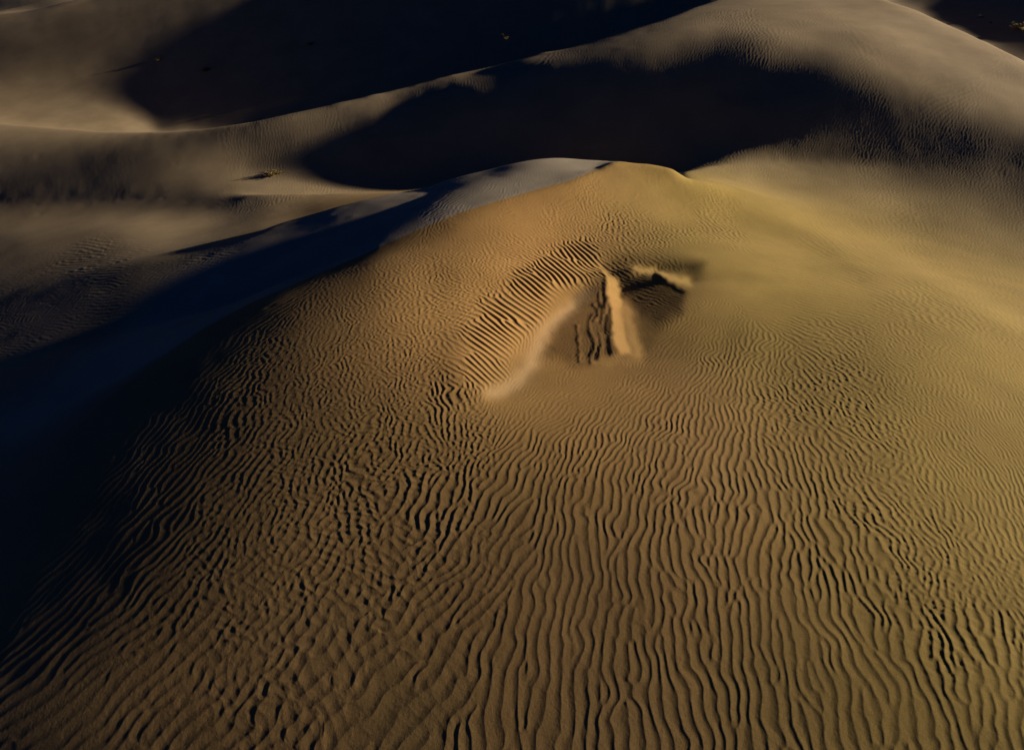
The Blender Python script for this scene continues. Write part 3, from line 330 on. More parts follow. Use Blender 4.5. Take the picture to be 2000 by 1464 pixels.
16,1,20,1,2,-1,2,1,73,1,1,1,1,-2,32,-1,1,-2,1,-2,1,-1,1,3,1,8,1,11,1,9,1,2,1,-3,1,-6,1,-5,1,-3,1,-2,1,-1,7,1,1,1,
1,1,1,1,16,1,1,1,1,1,1,1,2,-1,1,-1,1,-1,2,1,1,2,1,1,1,1,1,1,2,1,1,2,4,1,2,-1,1,-1,1,-1,1,-1,1,-1,2,1,1,1,
1,1,1,1,1,1,28,-2,75,1,2,-3,34,1,2,1,54,1,10,-1,32,-2,75,1,2,-3,28,1,1,1,2,1,1,8,1,12,1,6,1,-5,1,-8,1,-6,1,-3,1,-1,
8,-1,25,-1,1,-1,1,-1,1,1,1,3,1,3,1,2,2,-1,1,-1,1,-1,1,-1,1,-3,1,-5,1,-5,1,-3,1,-1,1,1,1,1,4,1,4,1,1,1,1,-1,1,-2,
1,-4,1,-4,1,-4,1,-3,1,-2,3,1,1,1,1,1,1,1,1,1,19,-1,75,1,2,-2,2,1,28,-1,2,3,2,-2,38,-1,135,1,2,-2,2,1,28,-1,1,-2,1,-3,
1,-2,1,-1,1,1,1,1,1,1,1,1,14,-1,1,-1,17,1,5,-1,1,-1,1,-2,1,-1,2,2,1,3,1,3,1,3,1,3,1,3,1,2,1,1,1,1,11,-1,2,1,
1,1,1,2,1,2,1,2,1,1,1,1,3,-1,1,-1,1,-1,1,-2,1,-2,1,-1,1,-1,91,1,2,-2,2,1,2,1,86,-1,119,-2,2,1,21,1,1,1,7,1,1,1,
1,1,45,1,1,1,1,1,5,-1,1,-1,3,-1,1,-2,1,-1,1,-1,1,-1,1,-1,1,-1,19,1,1,1,10,1,84,-1,2,1,88,-1,40,1,81,1,60,-1,30,1,1,1,
1,1,1,2,1,2,1,2,1,1,1,1,1,1,1,1,26,-1,3,1,81,1,86,1,40,-1,2,1,97,-1,1,-2,2,1,10,-1,1,-1,1,-1,1,-1,1,-1,1,-1,1,-1,
1,-1,1,-1,1,-1,7,1,17,1,1,1,8,-1,1,-1,13,1,1,1,1,1,3,-1,1,-1,1,-1,1,-1,18,-1,305,1,14,-2,1,-2,1,-1,10,-1,1,-1,1,-1,1,-1,
1,-1,1,-1,1,-1,1,-1,1,-2,1,-2,1,-2,1,-2,1,-2,1,-2,1,-2,1,-2,1,-2,1,-2,1,-2,1,-2,1,-2,1,-2,1,-1,14,1,1,1,7,-1,1,-1,9,1,
1,1,32,1,3,1,1,1,1,1,1,1,2,1,1,1,6,1,1,1,80,1,56,-1,6,1,8,-1,58,1,2,-1,40,1,39,1,2,-2,8,-2,1,-3,1,-1,2,1,14,-1,
1,-1,1,-1,1,-1,2,1,1,5,1,8,1,10,1,11,1,12,1,12,1,12,1,11,1,11,1,10,1,7,1,6,1,5,1,3,2,-4,1,-4,1,-4,1,-5,1,-4,1,-3,
1,-2,1,-2,1,-1,3,1,1,1,8,1,3,1,39,1,3,-1,1,-1,13,1,42,1,39,1,2,-3,2,1,30,1,10,-1,4,-1,2,1,10,1,68,1,42,1,39,1,1,-1,
1,-4,2,1,2,-1,1,-2,1,-1,1,1,1,2,1,1,1,1,7,1,1,1,1,1,3,-1,1,-1,2,3,1,8,1,10,1,8,1,4,2,-4,1,-6,1,-7,1,-8,1,-8,
1,-9,1,-9,1,-8,1,-8,1,-7,1,-7,1,-8,1,-9,1,-8,1,-6,1,-4,1,-1,1,2,1,5,1,9,1,11,1,11,1,11,1,7,1,3,2,-3,1,-3,1,-3,1,-3,
1,-2,1,-1,16,1,1,1,15,1,1,1,1,1,1,1,1,1,3,1,1,1,5,-1,1,-1,1,-1,1,-1,3,1,12,1,1,1,83,-4,2,2,2,-1,20,2,30,-1,4,1,
6,-1,32,1,28,-1,84,-1,1,-4,1,-1,17,-2,1,-3,2,4,1,7,1,5,1,-1,1,-4,1,-5,1,-4,1,-3,1,-2,1,-1,1,-1,14,-1,1,-1,1,-1,1,-2,1,-2,
1,-3,1,-3,1,-4,1,-5,1,-6,1,-6,1,-4,2,5,1,9,1,10,1,8,1,4,2,-2,1,-3,1,-2,1,-1,1,-1,1,-2,1,-1,4,-1,1,-1,1,-1,1,-1,18,1,
1,1,1,1,3,-1,1,-1,1,-1,1,-1,1,-1,3,1,6,1,4,-1,3,-1,1,-1,1,-2,1,-3,1,-3,1,-3,1,-1,1,-1,41,1,43,1,16,-1,2,2,2,-1,44,-1,
2,1,2,-1,98,1,41,2,1,1,5,-1,1,-1,1,-1,6,-1,1,-2,1,-1,1,3,1,7,1,5,2,-4,1,-4,1,-2,1,-1,4,1,1,1,1,1,1,1,1,1,1,1,
1,1,1,1,1,1,1,1,1,1,1,1,8,1,1,1,1,1,1,1,1,1,1,1,1,1,4,-1,1,-1,1,-3,1,-3,1,-4,1,-4,1,-3,1,-1,1,2,1,4,1,7,
1,8,1,2,1,-2,1,-3,1,-2,3,1,2,-1,1,-2,1,-2,1,-1,1,-1,9,-1,1,-1,1,-1,1,-1,8,1,1,1,1,1,1,1,9,-1,7,1,2,1,1,3,1,3,
1,1,43,1,41,1,2,-3,2,1,10,-1,2,2,14,1,34,-1,2,-1,42,1,16,3,2,-2,83,1,2,-3,2,1,5,1,2,-1,1,-1,2,5,1,7,1,2,1,-2,1,-3,
1,-1,3,1,1,1,5,1,1,1,29,1,1,1,1,1,1,1,4,-1,1,-2,1,-3,1,-3,1,-3,2,4,1,5,1,5,1,3,2,-1,2,1,1,2,1,2,2,-1,1,-2,
1,-1,33,1,1,-2,1,-4,2,6,1,4,1,1,2,2,1,1,1,1,24,1,60,-1,2,1,72,1,40,1,2,-2,2,7,2,-2,2,-4,2,1,42,1,45,1,1,1,1,1,
1,1,1,-2,1,-3,1,2,1,8,1,5,1,-2,1,-3,1,-2,19,1,1,1,1,1,1,1,26,1,1,1,1,1,1,1,1,1,1,1,1,1,2,-1,1,-1,1,-2,1,-2,
1,-2,2,3,1,4,1,4,1,1,2,1,1,3,1,1,1,-2,1,-2,29,-1,1,-4,1,-2,1,8,1,11,1,2,1,-6,1,-3,2,-4,1,-3,8,1,35,1,43,-1,6,-1,
2,4,2,-2,72,2,2,-1,30,-1,8,-2,2,1,6,1,36,1,22,1,1,1,1,1,1,1,18,-1,1,-2,1,-1,1,-3,1,-4,2,7,1,5,1,-1,1,-3,1,-2,15,1,
1,1,1,1,1,1,1,1,1,1,2,-1,1,-1,1,-1,2,-1,1,-1,1,-1,1,-1,3,1,1,2,1,2,1,3,1,3,1,3,1,3,1,3,1,2,1,2,1,1,1,1,
14,1,1,1,1,1,1,1,1,1,1,1,1,1,4,-1,1,-2,1,-2,2,4,1,5,1,5,1,2,1,-2,1,-2,17,-1,7,-2,1,-4,1,2,1,10,1,4,1,-4,1,-5,
1,-1,1,-1,1,-3,1,-3,1,-1,1,-1,1,1,1,1,42,1,43,-1,2,2,4,-1,2,-1,8,1,34,-1,32,-3,2,5,2,-1,24,-2,2,5,2,-4,2,2,2,-3,2,2,
2,-2,44,1,44,3,1,10,1,12,1,6,1,-4,1,-5,1,-2,1,-1,1,-1,3,1,11,-2,1,-3,1,-4,1,-4,1,-3,1,-2,2,1,1,2,1,3,1,3,1,3,1,3,
1,3,1,3,1,2,1,2,1,2,1,2,1,1,2,-1,1,-1,1,-2,1,-4,1,-7,1,-9,1,-9,1,-9,1,-7,1,-4,1,-2,2,2,1,4,1,4,1,3,1,3,1,2,
1,1,1,1,18,-1,1,-6,1,-8,1,1,1,11,1,8,1,-2,1,-4,1,-2,1,-1,14,-1,1,-1,1,-2,1,-2,1,-4,1,-2,1,7,1,7,1,-2,1,-6,1,-2,1,2,
2,-1,1,4,1,9,1,7,1,2,1,-3,2,1,42,1,29,1,14,-1,2,1,4,-1,6,1,42,-1,30,-2,2,4,2,-1,2,-1,16,1,4,1,8,-1,2,2,2,-6,2,2,
42,1,43,-1,1,-1,1,-2,1,-3,1,-2,1,-1,1,-1,1,-1,3,1,5,-1,3,-1,1,-1,3,1,1,1,1,1,1,1,1,1,1,1,1,1,1,1,4,1,1,1,1,1,
1,1,1,1,1,1,1,1,1,2,1,2,1,2,1,2,1,2,1,2,1,3,1,3,1,3,1,3,1,4,1,5,1,5,1,5,1,4,1,2,2,-2,1,-6,1,-9,1,-11,
1,-10,1,-6,1,-2,1,2,1,4,1,5,1,5,1,3,1,1,3,-1,1,-1,1,-1,1,-1,1,-1,5,-1,3,-1,1,-2,1,-3,1,2,1,6,1,2,1,-2,1,-3,1,-2,
5,-1,1,-1,4,-2,1,-3,1,2,1,7,1,12,1,15,1,12,1,-2,1,-5,1,-1,1,-1,1,-2,1,-2,4,-3,1,-5,1,-3,1,-1,1,-3,3,-1,41,1,129,-3,4,3,
2,-1,10,-1,2,6,2,-1,2,1,4,-1,54,1,44,-1,13,1,1,1,1,1,1,1,1,1,1,1,1,1,1,2,1,2,1,2,1,2,1,3,1,3,1,3,1,3,1,2,
1,2,1,1,1,-1,1,-2,1,-3,1,-3,1,-4,1,-5,1,-6,1,-8,1,-8,1,-9,1,-9,1,-8,1,-8,1,-8,1,-8,1,-7,1,-7,1,-7,1,-7,1,-6,1,-5,1,-4,
1,-4,1,-3,1,-2,1,-1,2,1,1,3,1,5,1,5,1,4,1,2,1,-1,1,-7,1,-11,1,-14,1,-13,1,-9,1,-4,2,2,1,2,1,1,7,1,1,1,1,1,2,-4,
1,-2,1,-1,1,2,1,8,1,7,2,-6,1,-6,1,-3,1,-1,4,-2,1,-1,1,7,1,7,1,-1,1,-7,1,-5,1,-5,1,-2,8,1,7,1,43,1,71,-1,4,-1,24,-1,
14,-1,2,-1,12,1,2,-1,4,-2,2,1,6,-1,2,2,2,2,2,-4,2,2,14,1,2,-1,32,1,2,1,10,1,51,1,1,1,1,2,1,2,1,3,1,5,1,4,1,4,
1,3,1,3,1,4,1,4,2,-3,1,-5,1,-8,1,-11,1,-12,1,-11,1,-7,1,-4,1,-1,2,1,1,3,1,3,1,3,1,4,1,4,1,4,1,4,1,4,1,4,1,3,
1,3,1,3,1,3,1,3,1,3,1,3,1,3,1,2,1,3,1,3,1,3,1,2,1,2,1,2,1,3,1,3,1,4,1,3,1,3,1,4,1,4,1,3,1,3,1,4,
1,4,1,5,1,6,1,7,1,7,1,7,1,4,1,1,1,-2,1,-2,1,-1,12,-1,1,-3,1,-5,1,-5,1,-4,1,3,1,12,1,13,1,6,1,3,2,4,1,10,1,2,
1,-4,1,-5,1,-8,1,-3,1,1,6,1,1,2,1,1,6,3,2,-1,34,1,10,1,61,1,2,-3,2,1,2,-1,62,-1,10,-1,2,-1,2,3,2,-1,4,1,14,2,2,-1,
44,1,50,1,1,1,2,-5,1,-8,1,-10,1,-8,1,-6,1,-4,1,-3,1,-2,1,-1,2,-2,1,1,1,3,1,4,1,4,1,3,1,3,1,2,1,2,1,1,31,-1,1,-1,
1,-1,1,-1,1,-1,1,-1,1,-1,1,-1,1,-1,1,-2,1,-2,1,-2,1,-2,1,-1,4,-1,1,-2,1,-2,1,-2,1,-3,1,-3,1,-3,1,-3,1,-3,1,-4,1,-4,1,-3,
1,-1,2,-1,1,-2,1,-4,1,-6,1,-6,1,-4,1,-3,1,-3,1,-3,1,-3,1,-4,1,-1,1,1,1,3,1,2,1,1,1,-1,1,-1,3,-1,1,-1,1,-1,1,-1,1,-1,
1,-1,1,-1,1,-2,1,-1,1,1,1,-2,1,-2,44,1,25,-1,2,-1,70,-1,26,-1,6,1,2,-1,24,-1,6,-1,2,2,2,-1,14,1,2,1,28,1,43,1,1,1,3,-3,
1,-5,1,-5,1,-3,2,3,1,4,1,3,1,2,1,1,1,1,1,1,1,1,1,2,1,1,1,1,1,1,1,2,2,-1,1,-1,1,-1,1,-1,7,-1,1,-1,1,-1,1,-1,
4,-1,1,-1,1,-1,1,-1,1,-1,1,-1,1,-2,1,-2,1,-3,1,-3,1,-3,1,-4,1,-4,1,-4,1,-4,1,-4,1,-4,1,-4,1,-3,1,-2,1,-1,2,1,1,2,1,3,
1,3,1,3,1,3,1,2,1,2,1,2,1,1,1,1,1,2,1,2,1,3,1,4,1,5,1,5,1,5,1,4,1,4,1,4,1,5,1,5,1,6,1,9,1,5,1,1,
1,-1,2,1,1,1,3,-1,1,-1,1,-1,2,1,1,1,1,1,1,1,2,-1,2,1,1,2,1,2,1,1,2,-1,1,-2,1,-3,1,-4,1,-4,1,-5,1,-5,1,-5,1,-1,
1,1,15,1,14,1,17,1,43,1,2,-3,56,1,4,1,8,-1,10,-1,6,1,8,-1,6,1,2,1,2,-1,2,1,10,2,2,-1,90,-1,2,-2,1,-6,1,-1,1,2,1,1,
1,1,1,1,8,-1,1,-1,1,-1,1,-1,1,-1,1,-1,1,-1,8,-1,1,-1,1,-1,1,-1,1,-1,1,-2,1,-2,1,-3,1,-3,1,-3,1,-3,1,-4,1,-4,1,-5,1,-5,
1,-3,2,4,1,7,1,10,1,11,1,11,1,11,1,11,1,8,1,5,1,4,1,3,1,3,1,1,1,-1,1,-2,1,-3,1,-3,1,-3,1,-2,1,-2,1,-2,1,-1,1,-1,
4,1,1,2,1,2,1,1,1,1,1,1,4,-1,1,-2,1,-4,1,-4,1,-4,1,-4,1,-3,1,-1,2,1,1,2,1,1,1,1,2,1,1,2,1,1,3,1,1,1,1,1,
2,-1,1,1,1,2,4,1,1,3,1,7,1,10,1,8,1,8,1,8,1,4,2,-1,2,1,1,1,1,1,88,-2,2,1,6,-1,34,-1,24,1,28,1,8,-1,2,1,4,2,
93,-1,1,-1,1,-1,7,-2,4,-1,1,-1,1,-2,1,-2,1,-3,1,-3,1,-3,1,-3,1,-3,1,-3,1,-3,1,-4,1,-4,1,-4,1,-3,1,-3,1,-2,1,-2,1,-2,1,-3,
1,-3,1,-4,1,-5,1,-5,1,-3,1,-1,2,3,1,5,1,7,1,6,1,6,1,9,1,11,1,8,1,4,1,1,1,-2,1,-4,1,-4,1,-3,1,-4,1,-4,1,-3,1,-2,
1,-1,1,-1,1,-1,12,1,1,1,1,1,1,1,27,1,1,1,1,1,1,1,5,-3,1,-3,1,-3,1,-4,1,-1,1,2,1,2,1,-1,1,-2,1,-1,1,-1,1,-1,1,-1,
1,-1,3,1,1,1,9,1,1,1,1,1,1,1,78,1,2,-4,26,2,2,-2,4,1,2,-1,2,1,62,1,2,-3,4,1,103,1,1,-1,1,-8,1,-9,1,-8,1,-8,1,-5,
1,-2,2,1,1,3,1,6,1,8,1,9,1,11,1,12,1,11,1,9,1,8,1,7,1,7,1,7,1,7,1,9,1,13,1,16,1,18,1,14,1,10,1,4,2,1,1,1,
2,-1,1,-2,1,-2,1,-2,1,-3,1,-3,1,-2,58,1,1,1,2,2,1,3,1,11,1,15,1,11,1,5,1,1,1,1,1,2,1,2,1,1,6,-1,1,-1,7,1,1,1,
1,1,1,1,1,1,1,1,1,1,1,1,1,1,31,1,49,1,8,1,2,1,10,1,4,-1,72,1,2,-4,2,1,8,-1,4,1,2,-1,46,1,41,1,1,1,1,1,1,2,
1,3,1,4,1,5,1,8,1,8,1,5,1,3,2,-4,1,-7,1,-8,1,-6,2,6,1,8,1,6,1,2,2,-1,1,-1,1,-1,1,-1,1,-2,1,-4,1,-5,1,-5,1,-5,
1,-3,1,-3,1,-2,1,-1,1,-1,1,-1,1,-1,2,1,1,1,1,1,2,-1,56,-1,1,-1,1,-1,1,-1,1,-1,3,-6,1,-14,1,-18,1,-16,1,-11,1,-7,1,-8,1,-9,
1,-10,1,-10,1,-5,4,2,1,2,1,1,1,2,1,2,1,1,1,1,1,1,1,1,16,1,2,1,1,1,1,1,1,1,68,-1,2,1,6,1,2,-1,8,1,18,1,66,-1,
2,-1,2,3,2,-2,2,1,2,1,2,-2,86,1,1,1,1,1,3,-1,1,-1,1,-2,1,-3,1,-3,1,-1,6,3,1,6,1,5,1,-1,1,-9,1,-8,1,-4,1,-3,1,-4,
1,-5,1,-4,2,2,3,-1,1,-1,1,-1,1,-2,1,-3,1,-4,1,-5,1,-6,1,-6,1,-5,1,-4,1,-2,4,-1,1,-1,10,-1,1,-1,9,-1,1,-1,1,-1,30,-1,1,-1,
1,-1,1,-2,1,-2,1,-2,1,-2,1,-2,1,-2,2,3,1,7,1,9,1,13,1,17,1,22,1,24,1,18,1,9,1,-1,1,-1,1,3,1,5,1,1,1,-5,1,-5,1,-4,
1,-4,1,-3,1,-3,1,-2,1,-2,1,-2,1,-2,1,-2,1,-2,1,-2,1,-2,1,-2,1,-2,1,-2,1,-1,1,-1,1,-2,1,-1,1,-1,1,-1,1,-1,1,-1,1,-1,70,-1,
2,1,2,-2,8,-2,4,-1,2,1,2,-1,84,1,2,2,2,1,2,-2,18,-1,75,-1,1,-1,1,-1,4,-2,1,-4,1,-4,1,-3,1,-1,1,1,1,1,3,-1,3,-1,2,2,
1,3,1,4,1,2,2,-1,2,1,1,1,1,1,1,2,1,2,1,2,1,2,1,2,1,1,1,1,1,1,1,1,49,-1,13,1,1,1,1,2,1,4,1,4,1,4,1,4,
1,4,1,2,2,-3,1,-7,1,-7,1,-5,1,-2,1,3,1,5,1,7,1,5,1,2,2,-3,1,-4,1,-4,1,-3,1,-2,1,-2,1,-2,1,-2,1,-2,1,-2,1,-2,1,-1,
1,-1,1,-2,1,-2,1,-1,1,-1,1,-1,1,-1,1,-1,1,-1,25,1,47,1,2,-2,2,1,10,-1,2,1,146,1,48,-1,1,-1,1,2,1,2,1,1,1,1,9,1,2,-2,
1,-1,1,-1,28,-1,1,-1,1,-1,1,-1,40,1,1,1,1,1,1,1,1,1,1,1,5,-1,1,-2,1,-2,1,-2,1,-2,1,-2,1,-1,2,1,1,2,1,2,1,2,1,2,
1,2,1,3,1,3,1,5,1,6,1,5,1,5,1,4,1,4,1,4,1,4,1,3,1,3,1,3,1,3,1,3,1,2,1,2,1,2,1,2,1,1,1,1,1,1,1,1,
1,1,1,1,1,1,1,1,1,1,1,1,1,1,1,1,2,1,1,1,1,1,1,1,1,1,1,1,60,-2,2,1,164,-1,1,-1,1,-1,1,-1,1,-1,1,-1,1,-1,1,-1,
1,-1,1,-1,1,-1,1,-1,1,-1,1,-1,1,-1,1,-1,1,-1,1,-1,1,-1,1,-1,1,-1,1,-1,1,-1,1,-1,1,-1,1,-1,1,-1,1,-1,1,-1,1,-1,1,-2,1,-2,
1,-2,1,-2,1,-1,1,-1,1,-1,1,-1,1,-1,1,-1,1,-1,1,-1,1,-1,1,-3,1,-1,1,-1,1,-1,1,-1,1,-1,1,-2,1,-2,1,-1,2,-1,1,-2,1,-2,1,-1,
1,-1,1,-1,1,-1,5,1,1,1,1,1,1,1,1,1,1,2,1,2,1,2,1,2,1,2,1,2,1,2,1,2,1,3,1,3,1,3,1,3,1,3,1,3,1,3,1,4,
1,4,1,4,1,3,1,3,1,3,1,3,1,3,1,3,1,3,1,3,1,3,1,3,1,3,1,3,1,3,1,3,1,3,1,3,1,3,1,3,1,3,1,3,1,3,1,3,
1,3,1,4,1,3,1,3,1,3,1,3,1,3,1,4,1,4,1,4,1,4,1,4,1,4,1,4,1,4,1,5,1,5,1,5,1,5,1,5,1,5,1,5,1,5,1,6,
1,6,1,6,1,6,1,6,1,6,1,6,1,7,1,7,1,7,1,7,1,8,1,9,1,9,1,10,1,10,1,10,1,10,1,9,1,9,1,9,1,8,1,8,1,8,1,8,
1,8,1,9,1,9,1,8,1,8,1,8,1,8,1,8,1,7,1,7,1,6,1,6,1,6,1,5,1,5,1,5,1,4,1,4,1,4,1,3,1,3,1,3,1,2,1,2,
1,2,1,2,1,2,1,2,1,2,1,2,1,2,1,2,1,2,1,1,1,1,1,1,1,1,1,1,1,1,1,2,1,1,1,1,1,1,1,1,1,1,1,1,1,1,1,1,
48,-2,2,1,102,1],
[2,-7,2,1,414,-2,1,-9,1,-3,1,-2,1,-2,1,-3,1,-3,1,-3,1,-3,1,-3,1,-2,1,-2,1,-2,1,-2,1,-2,1,-3,1,-3,1,-3,1,-3,1,-3,1,-3,1,-3,
1,-3,1,-3,1,-3,1,-3,1,-3,1,-3,1,-3,1,-3,1,-3,1,-3,1,-3,1,-3,1,-3,1,-3,1,-3,1,-3,1,-3,1,-2,1,-2,1,-3,1,-3,1,-3,1,-3,1,-3,
1,-3,1,-3,1,-3,1,-3,1,-3,1,-3,1,-3,1,-3,1,-3,1,-3,1,-3,1,-3,1,-3,1,-3,1,-3,1,-3,1,-3,1,-3,1,-3,1,-3,1,-3,1,-3,1,-3,1,-3,
1,-3,1,-3,1,-3,1,-3,1,-2,1,-2,1,-2,1,-3,1,-3,1,-3,1,-3,1,-3,1,-3,1,-3,1,-3,1,-3,1,-3,1,-3,1,-3,1,-3,1,-3,1,-3,1,-3,1,-3,
1,-3,1,-3,1,-3,1,-3,1,-3,1,-3,1,-3,1,-3,1,-3,1,-2,1,-2,1,-2,1,-2,1,-2,1,-2,1,-2,1,-2,1,-2,1,-2,1,-2,1,-2,1,-2,1,-2,1,-2,
1,-2,1,-3,1,-3,1,-3,1,-3,1,-3,1,-2,1,-2,1,-2,1,-2,1,-2,1,-2,1,-2,1,-2,1,-2,1,-2,1,-2,1,-2,1,-2,1,-2,1,-2,1,-2,1,-2,1,-2,
1,-2,1,-2,1,-2,1,-2,1,-2,1,-2,1,-2,1,-2,1,-2,1,-2,1,-2,1,-2,1,-2,1,-2,1,-2,1,-2,1,-2,1,-2,1,-2,1,-2,1,-2,1,-2,1,-2,1,-2,
1,-2,1,-2,1,-2,1,-2,1,-1,1,-1,1,-1,1,-1,1,-1,1,-1,1,-1,1,-1,1,-1,1,-1,1,-1,1,-1,1,-1,1,-1,1,-1,1,-2,1,-2,1,-2,1,-2,1,-2,
1,-2,1,-2,1,-1,1,-1,1,-1,1,-1,1,-1,1,-1,1,-1,1,-1,1,-1,1,-1,1,-1,1,-1,1,-1,1,-1,1,-1,1,-1,1,-1,1,-1,1,-1,1,-1,1,-1,1,-1,
1,-1,1,-1,1,-1,1,-1,1,-1,1,-1,1,-1,1,-1,1,-1,1,-1,1,-1,1,-1,1,-1,1,-1,1,-1,1,-1,1,-1,1,-1,1,-1,1,-1,1,-1,1,-1,1,-1,1,-1,
1,-1,1,-1,1,-1,1,-1,1,-1,1,-1,17,-1,1,-1,1,-1,1,-1,1,-1,1,-1,1,-1,6,-1,1,-1,1,-1,1,-1,28,-1,1,-1,1,-1,1,-1,1,-1,11,-1,1,-1,
1,-1,1,-1,94,1,3,-7,417,-6,2,1,9,1,1,1,61,1,344,-6,2,1,176,-1,239,-6,2,1,415,-6,2,1,415,-6,2,1,415,-6,2,1,412,1,3,-6,2,1,412,1,
3,-6,2,1,304,1,108,1,3,-6,2,1,304,1,1,1,110,-6,306,1,111,-6,417,-6,414,1,3,-6,309,1,105,1,3,-6,414,1,3,-6,5,1,409,1,3,-6,414,1,3,-6,
417,-6,410,1,7,-6,410,1,1,1,6,-6,417,-6,417,-6,417,-6,2,1,415,-6,2,1,415,-6,2,1,209,1,1,1,10,1,1,1,194,-5,2,1,210,1,10,1,2,1,190,1,
3,-6,2,1,412,1,3,-6,414,1,3,-6,414,1,3,-6,414,1,3,-6,414,1,3,-6,200,1,214,1,3,-6,198,1,1,1,1,1,1,1,213,1,3,-6,150,1,264,1,3,-5,
191,-1,16,-1,1,-1,1,-1,1,-1,204,1,3,-5,2,1,412,1,3,-5,2,1,178,-1,1,-1,1,-1,1,-1,1,-1,1,-1,76,1,152,1,1,1,3,-5,2,1,412,1,3,-6,
168,-1,1,-1,1,-1,3,-1,244,-6,234,1,183,-6,213,1,1,1,1,1,16,1,1,1,1,1,1,1,1,1,182,-6,234,1,183,-5,417,-5,2,1,415,-5,2,1,143,-1,1,-1,
1,-1,270,-5,2,1,415,-5,2,1,272,1,1,1,7,-1,1,-1,134,-5,417,-5,138,-1,127,1,1,1,1,1,150,-5,266,1,148,1,3,-5,131,-1,1,-1,282,1,3,-5,414,1,
3,-5,297,-1,1,-1,1,-1,115,1,3,-5,417,-5,417,-5,2,1,415,-5,299,1,1,1,117,-5,417,-5,417,-5,2,1,415,-5,417,-5,417,-5,417,-5,2,1,415,-5,417,-5,417,-5,
3,-1,414,-5,417,-5,417,-5,417,-5,417,-5,417,-5,417,-5,417,-5,323,1,7,1,87,-5,414,1,3,-5,337,-1,77,1,3,-5,414,1,3,-5,417,-5,340,-1,77,-5,341,-1,76,-5,
344,-1,73,-5,417,-5,417,-4,417,-4,417,-4,417,-4,417,-5,417,-5,417,-5,417,-5,417,-5,417,-5,417,-5,2,1,415,-5,2,1,66,1,349,-5,2,1,415,-5,2,1,415,-5,417,-5,
417,-5,417,-5,417,-5,417,-5,417,-5,417,-4,2,1,415,-4,2,1,49,-1,366,-4,2,1,415,-5,2,1,415,-5,2,1,50,-1,365,-5,2,1,3,1,412,-4,2,1,48,-1,4,1,
363,-4,2,1,48,-1,367,-4,2,1,415,-4,2,1,415,-4,2,1,415,-4,2,1,9,1,39,1,1,1,366,-4,2,1,415,-4,2,1,415,-5,417,-5,417,-5,417,-5,417,-5,417,-5,
3,-1,414,-5,417,-5,35,-1,382,-5,42,1,375,-5,42,1,375,-5,417,-5,3,-1,414,-5,417,-5,42,-1,375,-5,417,-5,417,-5,417,-5,417,-5,36,1,381,-5,36,1,381,-5,36,1,
381,-5,417,-5,417,-5,417,-5,417,-5,2,1,415,-5,2,1,415,-5,2,1,391,-1,24,-5,2,1,28,1,364,-1,23,-5,2,1,28,1,387,-5,2,1,28,1,387,-5,2,1,402,1,
13,-5,2,1,415,-5,2,1,26,1,389,-5,2,1,26,1,389,-5,2,1,415,-6,2,1,412,-1,3,-6,2,1,24,1,388,-1,3,-6,28,-1,386,-1,3,-6,2,1,26,-1,386,-1,
3,-5,2,1,20,-1,6,-1,386,-1,3,-5,2,1,20,-1,2,1,393,-6,2,1,22,1,393,-6,2,1,415,-6,2,1,415,-6,2,1,20,1,395,-6,2,1,20,1,374,1,21,-6,
2,1,20,1,395,-6,2,1,18,1,397,-6,2,1,18,1,397,-6,2,1,18,1,2,-1,395,-6,2,1,18,1,2,-1,395,-6,2,1,20,-1,395,-6,2,1,16,1,399,-6,2,1,
16,1,2,-1,397,-6,2,1,3,1,13,1,2,-1,397,-6,2,1,16,1,2,-1,397,-6,2,1,16,1,399,-6,2,1,12,-1,2,1,401,-6,2,1,12,-1,2,2,401,-6,2,1,
12,-1,2,2,2,-1,396,-1,3,-6,2,1,14,1,398,-1,3,-6,14,1,2,1,398,-1,3,-6,12,-1,2,1,400,-1,3,-6,12,-1,2,3,2,-1,398,-1,3,-6,12,-1,1,1,
1,4,1,1,1,-1,401,-6,12,-1,2,2,403,-6,12,-1,4,1,2,-1,399,-6,14,-1,2,2,2,-1,399,-6,2,1,12,-1,2,1,363,-1,38,-6,2,1,415,-6,2,1,16,1,
399,-6,16,-1,2,2,368,1,31,-6,2,1,14,-1,2,1,399,-6,2,1,14,-1,401,-6,2,1,18,1,2,-1,357,-1,38,-6,18,-1,2,2,2,-1,392,-1,3,-6,18,-1,2,2,
2,-1,395,-6,2,1,16,-1,2,1,2,-1,395,-6,2,1,16,-1,2,1,397,-5,2,1,20,1,2,-1,393,-6,2,1,18,-1,2,1,2,-1,393,-6,20,-1,2,2,2,-1,393,-6,
2,1,18,-1,2,2,1,1,394,-5,2,1,20,1,4,-1,391,-6,24,1,2,-1,391,-6,22,-1,2,1,2,-1,391,-6,22,-1,2,2,2,-1,391,-6,22,-1,2,1,2,-1,391,-6,
5,1,17,-1,395,-5,28,-1,389,-5,26,1,2,-1,389,-5,26,2,2,-1,389,-5,5,1,19,-1,1,1,1,2,2,-1,389,-5,24,-1,2,2,2,-1,389,-5,26,1,388,-1,3,-6,
30,-1,384,-1,3,-5,26,-1,2,1,2,-1,384,-1,3,-5,26,-1,2,2,2,-1,384,-1,3,-5,26,-1,2,3,2,-1,384,-1,3,-5,26,-1,2,2,2,-1,384,-1,3,-5,2,1,
24,-1,2,1,386,-1,3,-5,2,1,26,1,386,-1,3,-5,11,1,19,1,2,-1,382,-1,3,-5,30,2,2,-1,382,-1,3,-5,28,-1,2,2,1,1,1,-1,382,-1,3,-5,28,-1,
